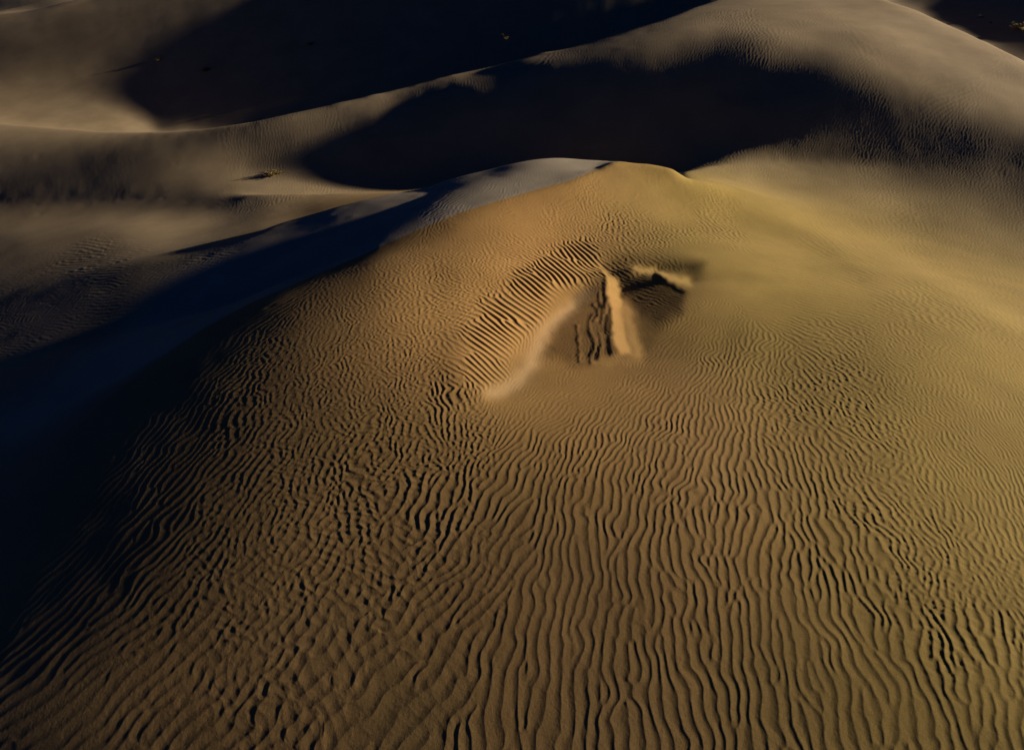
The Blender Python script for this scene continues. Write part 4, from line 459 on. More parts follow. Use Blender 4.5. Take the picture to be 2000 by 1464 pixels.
2,2,384,-1,3,-5,28,-1,2,1,384,-1,3,-5,417,-5,32,1,2,-1,383,-5,30,-1,2,2,2,-1,380,-1,3,-5,30,-1,2,2,2,-1,383,-5,30,-1,2,2,385,-5,30,-1,
2,1,382,-1,3,-5,414,-1,3,-5,34,1,380,-1,3,-5,34,1,2,-1,378,-1,3,-5,32,-1,2,2,2,-1,14,1,364,-1,3,-5,32,-1,2,2,2,-1,378,-1,3,-5,34,2,
2,-1,378,-1,3,-4,34,1,380,-1,3,-4,34,1,380,-1,3,-4,36,1,342,-1,36,-1,3,-4,34,-1,2,1,378,-1,3,-5,34,-1,2,2,378,-1,3,-5,1,-1,35,2,378,-1,
3,-5,36,2,14,1,364,-1,3,-4,36,1,14,1,1,1,363,-1,3,-4,36,1,378,-1,3,-4,38,1,376,-1,3,-4,38,1,376,-1,3,-4,38,2,379,-4,36,-1,2,2,379,-4,
36,-1,2,2,379,-5,36,-1,2,1,379,-4,27,-1,9,-1,2,1,379,-4,36,-1,381,-4,2,1,38,1,377,-4,2,1,38,2,377,-4,40,2,377,-4,38,-1,2,1,2,-1,375,-4,
40,1,377,-4,40,1,374,-1,3,-4,40,1,374,-1,3,-4,44,-1,370,-1,3,-4,42,1,372,-1,3,-4,42,1,372,-1,3,-4,42,1,372,-1,3,-4,40,-1,2,1,322,1,50,-1,
3,-4,40,-1,2,1,372,-1,3,-4,40,-1,374,-1,3,-4,414,-1,3,-3,44,1,373,-3,44,1,373,-4,44,2,373,-3,44,1,373,-3,44,1,373,-3,44,1,373,-3,417,-3,46,1,
365,-1,1,-1,5,-3,46,1,2,-1,369,-3,46,1,2,-1,310,-1,59,-3,46,1,312,-1,59,-3,46,1,371,-3,46,1,371,-3,417,-3,417,-3,417,-3,417,-3,45,-1,1,-1,2,1,
2,-1,367,-3,48,1,2,-1,367,-3,48,1,2,-1,364,-1,3,-3,48,1,366,-1,3,-3,48,1,310,1,59,-3,44,-1,4,1,310,1,59,-3,417,-3,50,1,367,-3,50,1,313,-1,
54,-3,50,1,367,-3,50,1,367,-2,50,1,367,-2,50,1,367,-2,50,1,367,-2,363,-1,54,-2,417,-2,417,-2,52,1,365,-2,52,1,365,-2,52,1,365,-2,52,1,295,-1,70,-2,
52,1,365,-2,417,-2,417,-2,417,-2,417,-2,417,-2,56,-1,361,-2,417,-2,417,-2,54,1,155,-1,1,-1,207,-2,54,1,156,-1,207,-2,417,-2,54,1,22,-1,341,-2,71,-1,346,-2,
350,-1,67,-2,350,-1,61,-1,6,-2,417,-2,417,-2,56,1,361,-2,56,1,361,-2,56,1,361,-2,417,-2,56,1,361,-2,56,1,171,-1,190,-2,56,1,361,-2,56,1,1,1,360,-2,
56,1,361,-2,121,1,296,-2,417,-2,417,-2,58,1,292,1,67,-2,57,1,1,1,359,-2,58,1,359,-2,58,1,359,-1,58,1,62,-1,297,-1,58,1,62,-1,1,-1,69,1,1,1,
164,-1,62,-1,58,1,64,-1,68,1,227,-2,417,-2,417,-2,417,-2,60,1,357,-1,60,1,62,-1,295,-1,60,1,62,-1,295,-1,60,1,8,-1,349,-1,60,1,8,-1,26,1,323,-1,
60,1,34,1,1,1,322,-1,417,-1,417,-1,60,1,357,-1,60,1,68,1,289,-1,128,1,289,-1,117,1,9,1,1,1,1,1,1,1,1,1,2,1,1,1,1,1,1,1,1,1,
1,1,4,1,1,1,275,-1,82,1,335,-1,51,-1,11,1,62,-1,1,-1,1,-1,1,-2,1,-2,1,-2,1,-2,1,-2,1,-1,1,-1,1,-1,1,-1,1,-1,1,-1,1,-1,1,-1,
1,-1,1,-1,10,1,1,1,1,1,264,-1,62,1,355,-1,61,1,1,1,65,1,21,-1,1,-1,1,-2,1,-1,1,-1,1,-1,1,-1,1,-1,16,1,246,-1,62,1,284,1,71,-1,
62,1,88,1,1,1,1,1,2,1,1,1,1,1,1,1,1,1,1,1,258,-1,417,-1,62,1,3,-1,98,1,254,-1,62,1,236,-1,119,-1,190,-1,108,-1,1,-1,118,-1,298,-1,
8,1,111,-1,121,1,296,-1,417,-1,417,-1,417,-1,136,-1,281,-1,142,-1,275,-1,141,-1,1,-1,54,1,221,-1,417,-1,200,1,1,1,216,-1,567,-1,1,-1,52,1,1,1,1,1,
1,1,361,-1,196,-1,278,1,1,1,1,1,1,1,3,-1,133,-1,135,-1,98,-1,319,-1,98,-1,1,-1,1,-1,1,-1,1,-1,46,1,1,1,1,1,1,1,266,-1,116,1,237,-1,
171,-1,1,-1,44,1,1,1,1,1,106,-1,93,-1,284,-1,40,-1,93,-1,176,-1,1,-1,39,-1,1,-1,1,-1,2,1,1,1,2,-1,1,-1,193,-1,417,-1,180,-1,1,-1,30,-1,
12,1,1,1,1,1,192,-1,417,-1,222,-1,1,-1,1,-1,2,1,1,1,8,-1,182,-1,226,1,2,1,189,-1,184,1,44,1,117,-1,72,-1,417,-1,229,1,1,1,187,-1,228,-1,
189,-1,188,1,1,1,40,-1,1,-1,2,2,2,-1,183,-1,154,1,74,1,2,-3,2,2,2,-1,106,1,77,-1,136,1,1,1,5,1,1,1,24,-1,63,-2,2,2,1,1,1,1,
2,-1,3,-1,31,-1,147,-1,232,-1,2,2,36,-1,147,-1,232,-3,1,-1,1,2,1,1,2,1,6,-1,1,-1,1,-2,1,-2,1,-2,1,-2,1,-1,1,-1,3,-1,164,-1,232,-1,
2,1,16,-1,167,-1,158,1,1,1,8,1,70,1,1,1,1,1,1,2,1,2,1,2,1,2,1,2,1,3,1,2,1,2,1,2,2,-2,1,-3,1,-3,1,-1,338,1,14,1,
2,-1,44,1,16,1,2,-1,288,-1,1,-1,49,1,1,1,1,1,1,1,11,1,1,2,43,1,1,2,1,1,1,1,3,-1,3,-1,4,-1,1,-1,1,-1,3,2,1,6,1,6,
1,3,1,2,1,1,1,1,1,1,229,-1,120,1,44,1,18,1,6,1,304,-1,34,1,14,1,35,1,1,1,1,1,21,-1,1,-2,1,-2,1,-2,1,-1,1,-1,2,1,415,-1,
86,1,301,1,1,1,3,-1,1,-1,25,-1,86,1,74,1,71,-1,78,1,40,-1,50,1,10,1,94,1,74,1,71,-1,153,1,1,1,3,-1,115,1,74,1,571,-1,1,-1,47,-1,
14,1,4,1,1,1,1,1,1,1,417,1,383,1,20,1,1,1,1,1,3,1,5,-1,1,-1,57,1,1,1,202,1,547,-1,1,-1,150,-1,330,1,349,1,8,1,60,1,93,1,
256,1,68,1,236,1,102,-1,13,-1,66,1,351,-1,58,1,4,-1,2,-1,2,1,411,-1,1,-1,1,-1,1,-1,1,-1,2,1,405,-1,12,1,233,-1,118,-1,1,-1,65,1,233,-1,
118,-1,6,1,60,1,1138,1,464,-1,299,-1,133,1,1,1,47,1,4,-1,1,-1,231,-1,118,-1,66,1,2,-1,84,-1,147,-1,117,-2,1,-3,1,-1,65,2,2,-1,50,-1,34,-1,
263,1,2,-2,54,-1,98,-1,238,-1,1,-1,1,-1,22,1,1,2,1,1,2,1,53,-1,1,-1,11,-1,2,1,2,-1,82,-1,149,-1,184,1,4,-1,80,-1,149,-1,101,1,1,1,
1,1,2,1,1,1,1,1,1,1,1,1,1,1,1,1,3,-1,1,-1,2,1,1,1,66,1,1,1,1,1,2,-1,11,1,218,-1,98,1,88,1,231,-1,86,-1,1,-1,1,-1,
5,1,1,2,1,2,1,1,1,1,1,2,1,1,2,-1,1,-1,2,-1,82,2,1,2,1,1,229,-1,190,1,227,-1,75,-1,5,-1,1,-1,1,-1,3,1,1,1,1,2,1,2,
1,2,1,2,1,1,3,-1,1,-1,1,-1,87,-1,1,-1,1,-1,1,-1,1,-1,1,-1,2,1,1,1,300,-1,14,1,78,1,322,-1,1,-1,1,-1,1,-1,1,-1,1,-1,2,1,
1,2,1,3,1,2,1,2,1,1,3,-1,1,-1,1,-1,1,-1,1,-1,1,-1,68,-1,1,-1,10,-1,1,-1,1,-1,6,1,2,-1,7,1,3,-1,1,-1,300,1,6,1,2,-1,
96,1,2,-1,306,-1,1,-1,2,1,1,3,1,4,1,3,1,2,1,2,1,1,1,-1,1,-2,1,-2,1,-2,1,-1,52,-1,18,-1,7,1,1,1,1,1,1,1,4,1,1,1,
4,1,1,1,1,1,6,-1,25,1,1,1,55,1,154,1,76,1,2,-1,176,-1,232,1,1,2,1,3,1,3,1,3,2,-2,1,-2,1,-2,1,-2,1,-2,1,-1,67,1,19,1,
1,1,1,1,8,-1,1,-1,1,-1,1,-1,24,-1,1,-1,1,-1,1,-1,1,-1,212,-1,417,-1,63,1,1,1,1,2,1,2,2,-1,1,-3,1,-3,1,-2,1,-1,20,-1,1,-1,
53,-1,4,1,1,1,10,-1,1,-1,1,-2,1,-1,1,-1,1,-1,1,-1,1,-1,1,-1,1,-1,1,-1,1,-1,1,-1,4,1,24,1,1,1,8,-1,1,-1,1,-1,2,-1,1,-1,
1,-1,6,1,1,1,1,1,1,1,256,1,418,-1,1,-2,1,-1,2,1,1,1,76,-1,1,-1,1,-1,1,-1,1,-1,1,-1,1,-1,1,-2,1,-2,1,-1,1,-1,1,-1,1,-1,
8,1,1,1,1,1,1,1,1,1,671,1,148,1,1,1,79,-1,62,1,1,1,327,1,90,1,282,1,408,1,944,-1,330,1,20,1,67,-1,199,-1,373,-1,191,1,1,1,66,1,
159,-1,258,1,159,-1,38,-1,1,-1,219,1,159,-1,254,-1,4,1,194,-1,192,-1,1,-1,26,-1,165,-1,158,1,259,-1,28,-1,1,-1,726,1,126,-1,72,1,298,-1,16,-1,96,-1,
305,-1,20,-1,1,-1,1,-1,44,-1,1,-1,1,-1,1,-1,1,-1,1,-1,1,-1,1,-1,1,-1,1,-1,1,-1,1,-2,1,-2,1,-2,1,-2,1,-2,1,-2,1,-2,1,-2,1,-1,
1,-2,1,-2,1,-2,1,-2,1,-1,1,-1,1,-1,1,-1,1,-1,127,1,194,1,70,1,347,1,18,-1,40,-1,1,-1,1,-1,1,-1,1,-1,3,1,1,1,1,1,1,2,1,4,
1,4,1,4,1,4,1,4,1,4,1,4,1,4,1,5,1,4,1,4,1,4,1,4,1,4,1,4,1,4,1,4,1,4,1,4,1,4,1,3,1,3,1,3,1,3,1,3,
1,2,1,1,3,-1,1,-1,1,-1,1,-1,1,-1,1,-1,1,-1,1,-1,1,-1,1,-1,312,-1,68,1,349,-1,51,-1,1,-1,1,-1,3,1,1,2,1,2,1,3,1,2,1,1,
1,1,3,-1,1,-1,1,-1,1,-1,1,-2,1,-2,1,-2,1,-2,1,-2,1,-2,1,-2,1,-2,1,-2,1,-2,1,-2,1,-2,1,-2,1,-2,1,-2,1,-2,1,-2,1,-2,1,-2,
1,-1,1,-1,1,-1,1,-1,1,-1,3,2,1,3,1,3,1,2,1,2,1,2,1,2,1,2,1,1,1,1,4,-1,1,-1,1,-1,1,-1,1,-1,1,-1,116,1,109,1,83,1,
98,1,98,1,138,1,89,-1,1,-1,34,-1,1,-1,4,1,1,2,1,2,1,2,1,1,3,-1,1,-1,1,-1,1,-1,1,-1,1,-1,23,-1,1,-1,6,-1,1,-1,1,-1,1,-1,
1,-1,1,-1,1,-2,1,-2,1,-1,1,-1,4,1,1,2,1,2,1,2,1,2,1,2,1,2,1,2,1,1,4,-1,1,-1,1,-1,1,-1,92,-1,1,-1,62,1,63,1,191,1,
4,1,222,1,81,-1,40,-1,1,-1,3,1,1,2,1,1,1,1,2,-1,1,-1,1,-1,1,-1,1,-1,1,-1,33,-1,10,-1,1,-1,5,-1,1,-1,1,-1,1,-1,1,-1,1,-1,
1,-1,4,2,1,3,1,2,1,2,1,2,1,2,4,-1,1,-1,1,-1,1,-1,62,1,22,-1,208,-1,8,1,34,1,76,1,118,-1,181,-1,1,-1,6,1,33,1,1,2,1,2,
1,1,2,-1,1,-1,1,-1,65,-1,1,-1,1,-1,1,-1,1,-1,1,-1,3,1,1,2,1,3,1,2,1,1,1,1,1,1,5,-1,117,-1,167,1,6,1,122,1,295,1,14,-1,
14,-1,1,-1,3,1,1,1,1,1,4,-1,77,-1,1,-1,1,-1,1,-1,1,-1,1,-1,3,1,1,1,1,1,1,1,289,-1,186,-1,229,1,2,-1,26,-1,1,-1,1,-1,2,1,
1,2,1,1,3,-1,1,-1,1,-1,86,-1,4,-1,5,1,1,2,1,2,1,1,3,-1,1,-1,1,-1,1,-1,74,1,1,1,23,1,6,1,1,1,1,1,87,1,81,1,32,1,
148,-1,68,1,88,1,110,1,1,1,1,1,2,-1,1,-1,1,-1,42,1,56,-1,1,-1,1,-1,1,-1,3,1,1,1,1,1,1,1,1,1,1,1,3,-1,1,-1,1,-1,1,-1,
5,1,18,-1,67,-1,1,-1,2,1,1,1,1,1,1,1,1,2,1,2,87,1,1,1,225,1,102,-1,2,1,8,1,48,1,32,1,104,-1,3,2,1,2,1,1,2,-1,1,-1,
110,-1,4,1,1,1,1,1,1,1,1,1,3,-1,1,-1,1,-1,82,-1,1,-2,1,-1,2,2,1,2,4,-1,1,-3,1,-2,1,-1,88,1,323,-1,4,-1,90,1,103,1,1,2,
1,2,3,-1,34,-1,90,1,1,1,1,1,1,1,3,-1,1,-1,76,-1,1,-1,2,2,1,3,1,2,2,-1,1,-1,1,-1,93,1,295,-1,122,1,87,1,10,-1,1,-1,2,1,
1,2,1,2,2,-1,1,-1,1,-1,1,-1,131,1,1,1,1,1,1,1,70,-1,1,-1,1,-1,2,2,1,2,2,-1,1,-2,1,-2,1,-1,96,1,53,1,122,1,140,1,8,-1,
84,-1,10,1,51,1,1,1,1,1,42,-1,2,1,1,2,1,1,2,-1,1,-1,43,1,1,1,1,1,1,1,1,1,1,1,1,1,1,1,1,1,2,1,1,1,1,1,4,1,
1,1,4,1,6,1,1,1,73,1,63,-1,2,1,1,3,1,3,1,2,2,-1,1,-1,9,-1,1,-1,90,1,51,1,38,-1,222,1,106,1,88,-1,1,-1,1,-1,1,-1,1,-1,
2,1,1,2,1,1,2,-1,1,-1,37,1,1,1,1,1,1,1,7,-1,1,-1,1,-1,1,-1,1,-1,1,-1,1,-1,1,-1,1,-1,1,-1,1,-1,1,-1,1,-1,1,-1,1,-1,
1,-1,1,-1,1,-1,1,-1,1,-1,1,-1,1,-1,11,1,1,1,1,1,3,1,1,1,59,-1,1,-1,1,-1,3,1,1,1,1,1,1,2,53,-1,1,-1,1,-1,1,-1,2,3,
1,2,1,1,2,-2,1,-2,1,-1,5,-1,1,-1,1,-1,9,1,86,1,87,1,10,-1,44,-1,108,-1,2,1,52,-1,6,1,10,-1,12,1,86,1,87,1,1,1,1,1,1,1,
1,2,1,3,1,2,2,-1,1,-1,1,-1,39,-1,1,-1,1,-1,1,-1,1,-1,1,-1,1,-1,1,-1,1,-1,1,-1,9,1,1,1,4,1,1,1,9,-1,1,-1,1,-1,1,-1,
1,-2,1,-2,1,-2,1,-2,1,-2,1,-2,1,-2,1,-2,1,-2,1,-2,1,-1,1,-1,6,1,1,1,1,1,1,1,1,1,1,1,1,1,51,-1,1,-1,1,-2,1,-1,1,1,
1,2,1,3,1,1,2,-1,1,-1,45,-1,1,-1,1,-1,1,1,1,2,1,2,2,-1,1,-2,1,-1,3,1,1,1,3,-1,1,-1,4,1,1,1,1,1,92,1,253,1,52,1,
4,-1,10,-1,2,1,8,-1,88,1,92,-1,1,-1,6,-1,1,-1,10,1,18,-1,1,-1,1,-1,1,-1,1,-1,1,-1,5,1,1,1,1,1,1,1,1,1,1,1,1,1,22,1,
1,1,4,1,1,1,1,1,1,1,1,1,1,1,1,1,1,1,1,1,1,1,5,-1,1,-1,1,-1,1,-1,1,-2,1,-2,1,-2,1,-1,1,-1,1,-1,4,1,1,1,1,1,
1,1,1,1,1,1,48,-1,1,-1,1,-1,2,2,1,3,1,2,2,-1,40,-1,1,-1,1,-1,1,1,1,3,1,2,1,1,1,-1,1,-2,1,-1,1,-1,6,-1,1,-1,1,-1,
3,1,1,2,1,2,1,1,1,1,1,1,4,-1,1,-1,87,1,99,-1,6,1,132,-1,20,2,2,-1,44,1,2,-1,2,-1,22,-1,88,1,123,-1,1,-1,60,1,1,1,1,1,
1,1,1,1,1,1,1,1,1,1,1,1,3,-1,1,-2,1,-2,1,-2,1,-2,1,-2,1,-2,1,-2,1,-1,3,1,1,1,1,1,1,1,1,1,1,1,44,-2,2,2,1,1,
34,-1,1,-1,1,-1,1,-1,1,-1,2,1,1,2,1,2,1,2,1,1,2,-2,1,-2,14,-1,1,-1,1,-2,1,-2,1,-3,1,-2,1,-2,1,-1,1,-1,1,-1,1,-1,88,1,
201,-1,56,1,42,1,4,-1,114,1,194,1,1,1,1,1,1,1,1,1,1,1,1,1,4,-1,1,-2,1,-2,1,-2,1,-3,1,-3,1,-2,1,-1,1,-1,3,1,1,1,1,1,
1,1,1,1,1,1,41,1,1,1,26,-1,5,2,1,3,1,2,1,2,1,1,3,-1,1,-1,1,-1,1,-1,6,-1,1,-1,10,1,1,1,1,1,1,1,1,1,3,1,90,1,
327,1,90,1,149,1,1,1,1,1,1,1,1,1,1,1,1,1,1,1,1,1,1,1,1,1,1,1,1,1,1,1,28,1,1,1,1,1,1,1,4,1,1,1,1,1,1,1,
1,1,1,1,1,1,1,1,1,1,1,1,1,1,1,1,1,1,1,1,2,-1,1,-2,1,-2,1,-2,1,-3,1,-3,1,-3,1,-2,1,-1,4,1,1,1,1,1,1,1,27,-1,
3,-1,6,1,1,1,1,1,2,-1,1,-1,19,-1,3,1,1,1,2,-1,1,-1,1,-2,1,-2,1,-1,9,-1,1,-1,20,1,347,-1,8,1,24,1,4,-1,234,1,1,1,22,1,
1,1,1,1,1,1,1,1,1,1,1,1,1,1,1,1,1,1,6,-1,1,-1,1,-2,1,-2,1,-2,1,-2,1,-2,1,-2,1,-2,1,-2,1,-2,1,-2,1,-2,1,-2,1,-2,
1,-2,1,-2,1,-2,1,-2,1,-1,1,-1,1,-1,1,-2,1,-2,1,-2,1,-2,1,-1,1,-1,1,-1,1,-1,1,-1,1,-1,1,-2,1,-2,1,-2,1,-2,1,-1,1,-1,1,-2,
1,-2,1,-1,1,-1,1,-1,1,-2,1,-1,1,-1,1,-2,1,-2,1,-2,1,-2,1,-2,1,-2,1,-2,1,-2,1,-1,1,-1,1,-1,1,-1,1,-1,9,1,1,1,1,1,1,1,
1,1,2,-1,1,-1,1,-2,1,-2,1,-3,1,-3,1,-2,1,-1,2,1,1,1,1,1,1,1,1,1,1,1,22,-1,1,-1,6,1,1,1,1,1,1,2,1,1,1,-1,1,-2,
1,-2,1,-2,1,-2,1,-1,1,-1,1,-1,7,-1,1,-1,1,-1,2,1,1,1,1,1,3,-1,1,-1,6,-1,269,-1,106,-1,10,1,18,1,6,1,2,-1,32,1,199,1,1,1,
4,1,11,1,1,2,1,2,1,2,1,2,1,1,1,1,1,1,1,1,4,-1,1,-1,1,-2,1,-2,1,-2,1,-2,1,-2,1,-2,1,-2,1,-2,1,-1,1,-1,6,1,3,1,
1,1,1,1,1,1,1,1,1,1,1,1,1,1,1,1,1,1,1,1,1,1,1,1,1,1,1,1,1,1,1,1,1,1,3,1,1,1,1,1,1,1,1,1,1,1,1,1,
1,1,1,1,2,1,1,1,1,1,1,1,1,1,1,1,1,1,1,1,1,1,1,1,1,1,1,1,1,1,1,1,16,-1,1,-1,1,-1,1,-1,6,1,1,1,1,1,5,-1,
1,-2,1,-2,1,-1,1,-1,31,-1,3,1,1,2,1,5,1,5,1,3,1,2,1,1,1,1,1,1,8,2,1,4,1,1,2,-1,1,-1,1,-1,3,-2,1,-1,31,1,73,1,
19,1,203,1,30,-1,40,1,10,-1,2,2,2,-1,6,-1,100,1,24,1,108,1,1,1,1,1,1,1,1,1,1,1,1,1,1,1,1,1,1,1,5,-1,1,-2,1,-3,1,-3,
1,-3,1,-3,1,-2,1,-2,1,-3,1,-3,1,-2,1,-1,5,1,1,1,1,1,1,1,1,1,1,1,1,1,1,1,1,1,6,1,50,1,1,1,12,1,1,1,1,1,1,1,
1,1,1,1,7,1,1,1,1,1,1,1,1,1,1,1,33,-1,1,-1,2,-1,1,-2,1,-3,1,-3,1,-1,4,1,7,-1,1,-1,2,-1,1,-1,1,-1,1,-1,1,-1,35,1,
92,1,417,1,103,1,1,1,3,-1,1,-1,1,-2,1,-2,1,-2,1,-3,1,-3,1,-2,1,-2,1,-2,1,-1,1,-1,1,-1,7,1,1,1,1,1,1,1,1,1,1,1,1,1,
1,1,1,1,4,1,96,1,34,-1,7,-1,1,-1,8,-1,1,-1,9,1,123,1,417,1,50,-1,46,1,1,1,1,1,1,1,3,-1,1,-1,1,-2,1,-2,1,-1,3,1,1,1,
1,1,1,1,1,1,1,1,1,1,1,1,114,-1,28,-1,1,-1,158,1,217,1,12,-1,12,-1,16,1,2,-1,24,1,8,1,32,1,94,1,88,1,9,-1,1,-1,1,-1,1,-1,
2,1,1,1,1,1,1,1,1,1,1,1,17,1,1,1,80,-1,1,-1,24,-1,1,-1,3,-1,1,-1,1,-1,1,-1,1,-1,1,-1,1,-1,1,-1,1,-1,1,-1,2,-1,1,-1,
1,-1,1,-1,1,-1,1,-2,1,-2,1,-2,1,-1,1,-1,1,-1,1,-1,3,-1,1,-1,24,1,9,-1,28,-1,205,1,118,1,16,1,14,1,36,-1,28,-1,2,1,184,-1,1,-1,
1,-1,1,-1,3,1,1,1,1,1,1,1,1,1,1,1,1,1,82,-1,3,-1,1,-1,1,-1,1,-1,1,-2,1,-2,1,-2,1,-1,1,-1,1,-1,1,-1,1,-1,1,-1,1,-1,
7,1,1,1,1,1,1,2,1,1,1,1,1,1,1,1,1,1,1,1,1,1,1,1,1,1,1,1,11,1,1,1,1,1,1,1,1,1,1,1,1,1,1,1,1,1,1,1,
1,1,1,1,1,1,1,1,2,1,1,2,1,3,1,3,1,2,1,3,1,3,1,3,1,3,1,3,1,2,1,2,1,1,1,1,1,1,31,1,2,-1,11,1,1,1,4,-1,
1,-1,1,-1,1,-1,1,-1,1,-1,1,-1,1,-1,5,-1,2,2,1,1,93,1,3,-1,86,-1,204,-1,30,1,94,1,89,-1,45,1,1,1,37,-1,1,-1,1,-1,1,-2,1,-2,
1,-1,1,-1,1,-1,1,-1,1,-1,1,-1,1,-1,4,1,1,1,1,2,1,2,1,2,1,2,1,2,1,2,1,2,1,2,1,2,1,2,1,1,1,1,11,-1,1,-1,1,-1,
1,-1,1,-1,1,-1,1,-1,1,-1,1,-1,3,-1,25,-1,1,-1,1,-1,1,-1,1,-1,1,-1,1,-2,1,-1,1,-1,1,-1,1,-1,6,1,1,1,11,1,1,1,15,1,2,-1,
17,1,1,1,1,2,1,2,1,2,1,2,1,2,1,1,6,1,93,1,1,1,275,1,10,1,6,1,2,-1,124,1,66,-1,40,-1,55,-1,1,-1,3,-1,1,-1,1,-1,1,-1,
1,-1,3,1,1,1,1,2,1,3,1,3,1,3,1,4,1,4,1,3,1,3,1,2,1,2,1,1,1,1,5,-1,1,-1,1,-1,1,-1,1,-1,1,-1,1,-1,1,-1,1,-1,
42,1,45,1,8,-1,12,1,1,1,1,1,7,-1,1,-1,1,-1,32,1,1,1,1,1,67,1,67,-1,22,-1,190,1,2,1,12,-1,2,1,10,1,44,1,68,1,130,-1,1,-1,
16,-1,1,-1,1,-1,3,-1,7,1,1,1,1,1,1,1,1,1,1,1,1,1,1,2,1,2,1,2,1,3,1,2,1,1,3,-1,1,-1,1,-1,1,-1,1,-1,1,-1,1,-1,
1,-1,1,-1,97,1,1,1,1,1,10,1,2,-1,6,-1,1,-1,2,1,1,1,1,2,1,1,2,-1,1,-1,1,-1,3,-1,105,1,293,-1,10,1,114,1,91,-1,2,1,25,-1,
4,-1,17,-1,1,-1,1,-1,1,-2,1,-2,1,-3,1,-2,1,-2,2,1,1,1,1,1,1,1,3,1,1,1,1,1,1,1,1,1,5,1,1,1,1,1,2,-1,1,-1,1,-1,
1,-1,1,-1,121,-1,1,-1,1,-1,1,-1,1,-1,1,-1,1,-1,3,1,115,1,1,1,91,-1,54,1,2,-1,146,-1,124,1,90,-1,1,-2,1,-2,1,-1,1,-1,1,-1,2,-1,
1,-1,1,-1,1,-1,1,-1,1,-1,1,-1,1,-1,1,-1,1,-1,1,-1,1,-1,1,-1,1,-2,1,-2,1,-2,1,-1,1,-1,7,1,1,1,1,1,1,1,1,1,1,1,1,1,
1,1,1,1,1,1,1,1,1,1,6,1,1,2,1,2,1,3,1,4,1,4,1,5,1,7,1,4,1,1,3,1,1,1,1,1,137,1,1,1,1,1,2,-1,1,-1,3,1,
1,1,1,1,1,1,117,1,93,-1,200,-1,4,1,14,1,196,1,1,1,2,-1,1,-1,1,-1,1,-1,9,1,1,2,1,2,1,3,1,3,1,3,1,2,1,2,1,2,1,3,
1,2,1,1,1,1,1,1,3,1,1,1,1,1,1,1,1,1,1,1,1,1,1,1,1,1,1,1,1,1,1,1,1,1,1,1,1,1,1,1,1,2,1,1,2,-1,1,-1,
1,-2,1,-2,1,-3,1,-3,1,-3,1,-1,59,1,83,-1,1,-1,1,-1,2,1,1,2,1,2,1,2,1,1,39,1,176,1,411,1,1,1,1,1,1,1,1,2,1,3,1,4,
1,3,1,2,1,2,1,2,1,2,1,2,1,2,1,2,1,1,1,1,4,1,1,1,1,1,1,1,1,2,1,2,1,1,4,-1,1,-1,1,-1,1,-1,4,-1,9,-1,1,-1,
1,-1,1,-1,1,-1,55,-1,99,-1,1,-2,1,-1,2,1,1,2,1,2,1,2,1,2,1,2,1,2,1,2,1,2,1,2,1,2,1,2,1,2,1,1,1,1,3,-1,12,1,
91,1,101,1,12,1,304,1,93,-1,1,-1,1,-2,1,-2,1,-1,1,-1,1,-1,1,-1,1,-1,1,-1,1,-2,1,-2,1,-2,1,-2,1,-2,1,-2,1,-2,1,-2,1,-3,1,-3,
1,-3,1,-2,2,1,1,3,1,3,1,2,1,1,11,-1,1,-1,27,1,1,1,1,1,1,1,132,-1,1,-1,1,-3,1,-4,1,-4,1,-5,1,-5,1,-5,1,-5,1,-5,1,-5,
1,-5,1,-5,1,-5,1,-6,1,-5,1,-5,1,-3,1,-2,1,-1,104,1,95,-1,228,-1,94,1,90,-1,5,-1,9,1,1,1,1,1,1,1,1,1,1,1,1,1,1,1,1,1,
1,1,2,-2,1,-4,1,-5,1,-5,1,-4,1,-2,1,-1,1,-1,1,-1,1,-1,35,-1,1,-1,1,-1,1,-1,1,-1,1,-1,132,1,1,2,1,1,1,1,1,1,1,1,1,1,
4,1,1,1,1,2,1,4,1,4,1,3,1,2,1,1,1,1,1,1,1,2,1,2,1,2,1,1,1,1,1,1,96,1,103,1,16,-1,14,1,42,-1,140,-1,8,-1,36,-1,
112,1,47,1,1,1,1,1,12,1,1,2,1,2,1,2,1,1,1,1,9,-1,1,-1,2,1,1,2,1,1,7,-1,1,-1,1,-1,1,-1,1,-1,1,-1,1,-1,1,-1,1,-1,
1,-1,1,-1,1,-1,1,-1,1,-1,1,-1,19,-1,1,-1,1,-1,103,-1,1,-1,21,1,1,1,1,2,1,2,1,3,1,3,1,3,1,2,1,1,2,-1,1,-1,1,-1,1,-2,
1,-3,1,-3,1,-3,1,-2,1,-1,1,-1,2,-1,1,-1,1,-1,2,-1,4,-1,1,-1,1,-1,10,-1,1,-1,1,-1,1,-1,19,-1,1,-1,155,-1,222,1,70,-1,121,-1,1,-1,
1,-1,1,-1,1,-1,14,-1,1,-1,10,1,1,1,1,1,3,-1,1,-1,79,-1,1,-1,74,1,9,1,1,1,1,1,1,1,5,-1,1,-1,1,-1,1,-1,1,-1,6,1,1,1,
2,-1,1,-2,1,-2,1,-2,1,-1,1,-1,19,-1,6,-1,1,-1,1,-1,354,1,62,-1,170,1,1,1,23,1,176,-1,1,-1,1,-1,1,-1,1,-1,10,1,1,1,1,1,1,1,
1,1,1,1,1,1,1,1,634,1,5,-1,169,-1,1,-1,1,-1,1,-1,1,-1,1,-1,30,1,1,1,1,1,176,1,206,-1,118,1,74,-1,232,1,1,1,21,1,4,1,1,1,
1,1,1,1,1,1,3,1,1,1,1,1,1,1,1,1,1,1,1,1,1,1,1296,1,26,1,7,-1,1,-1,6,-1,1,-1,1,-1,1,-1,1,-1,1,-1,1,-1,1,-1,1,-1,
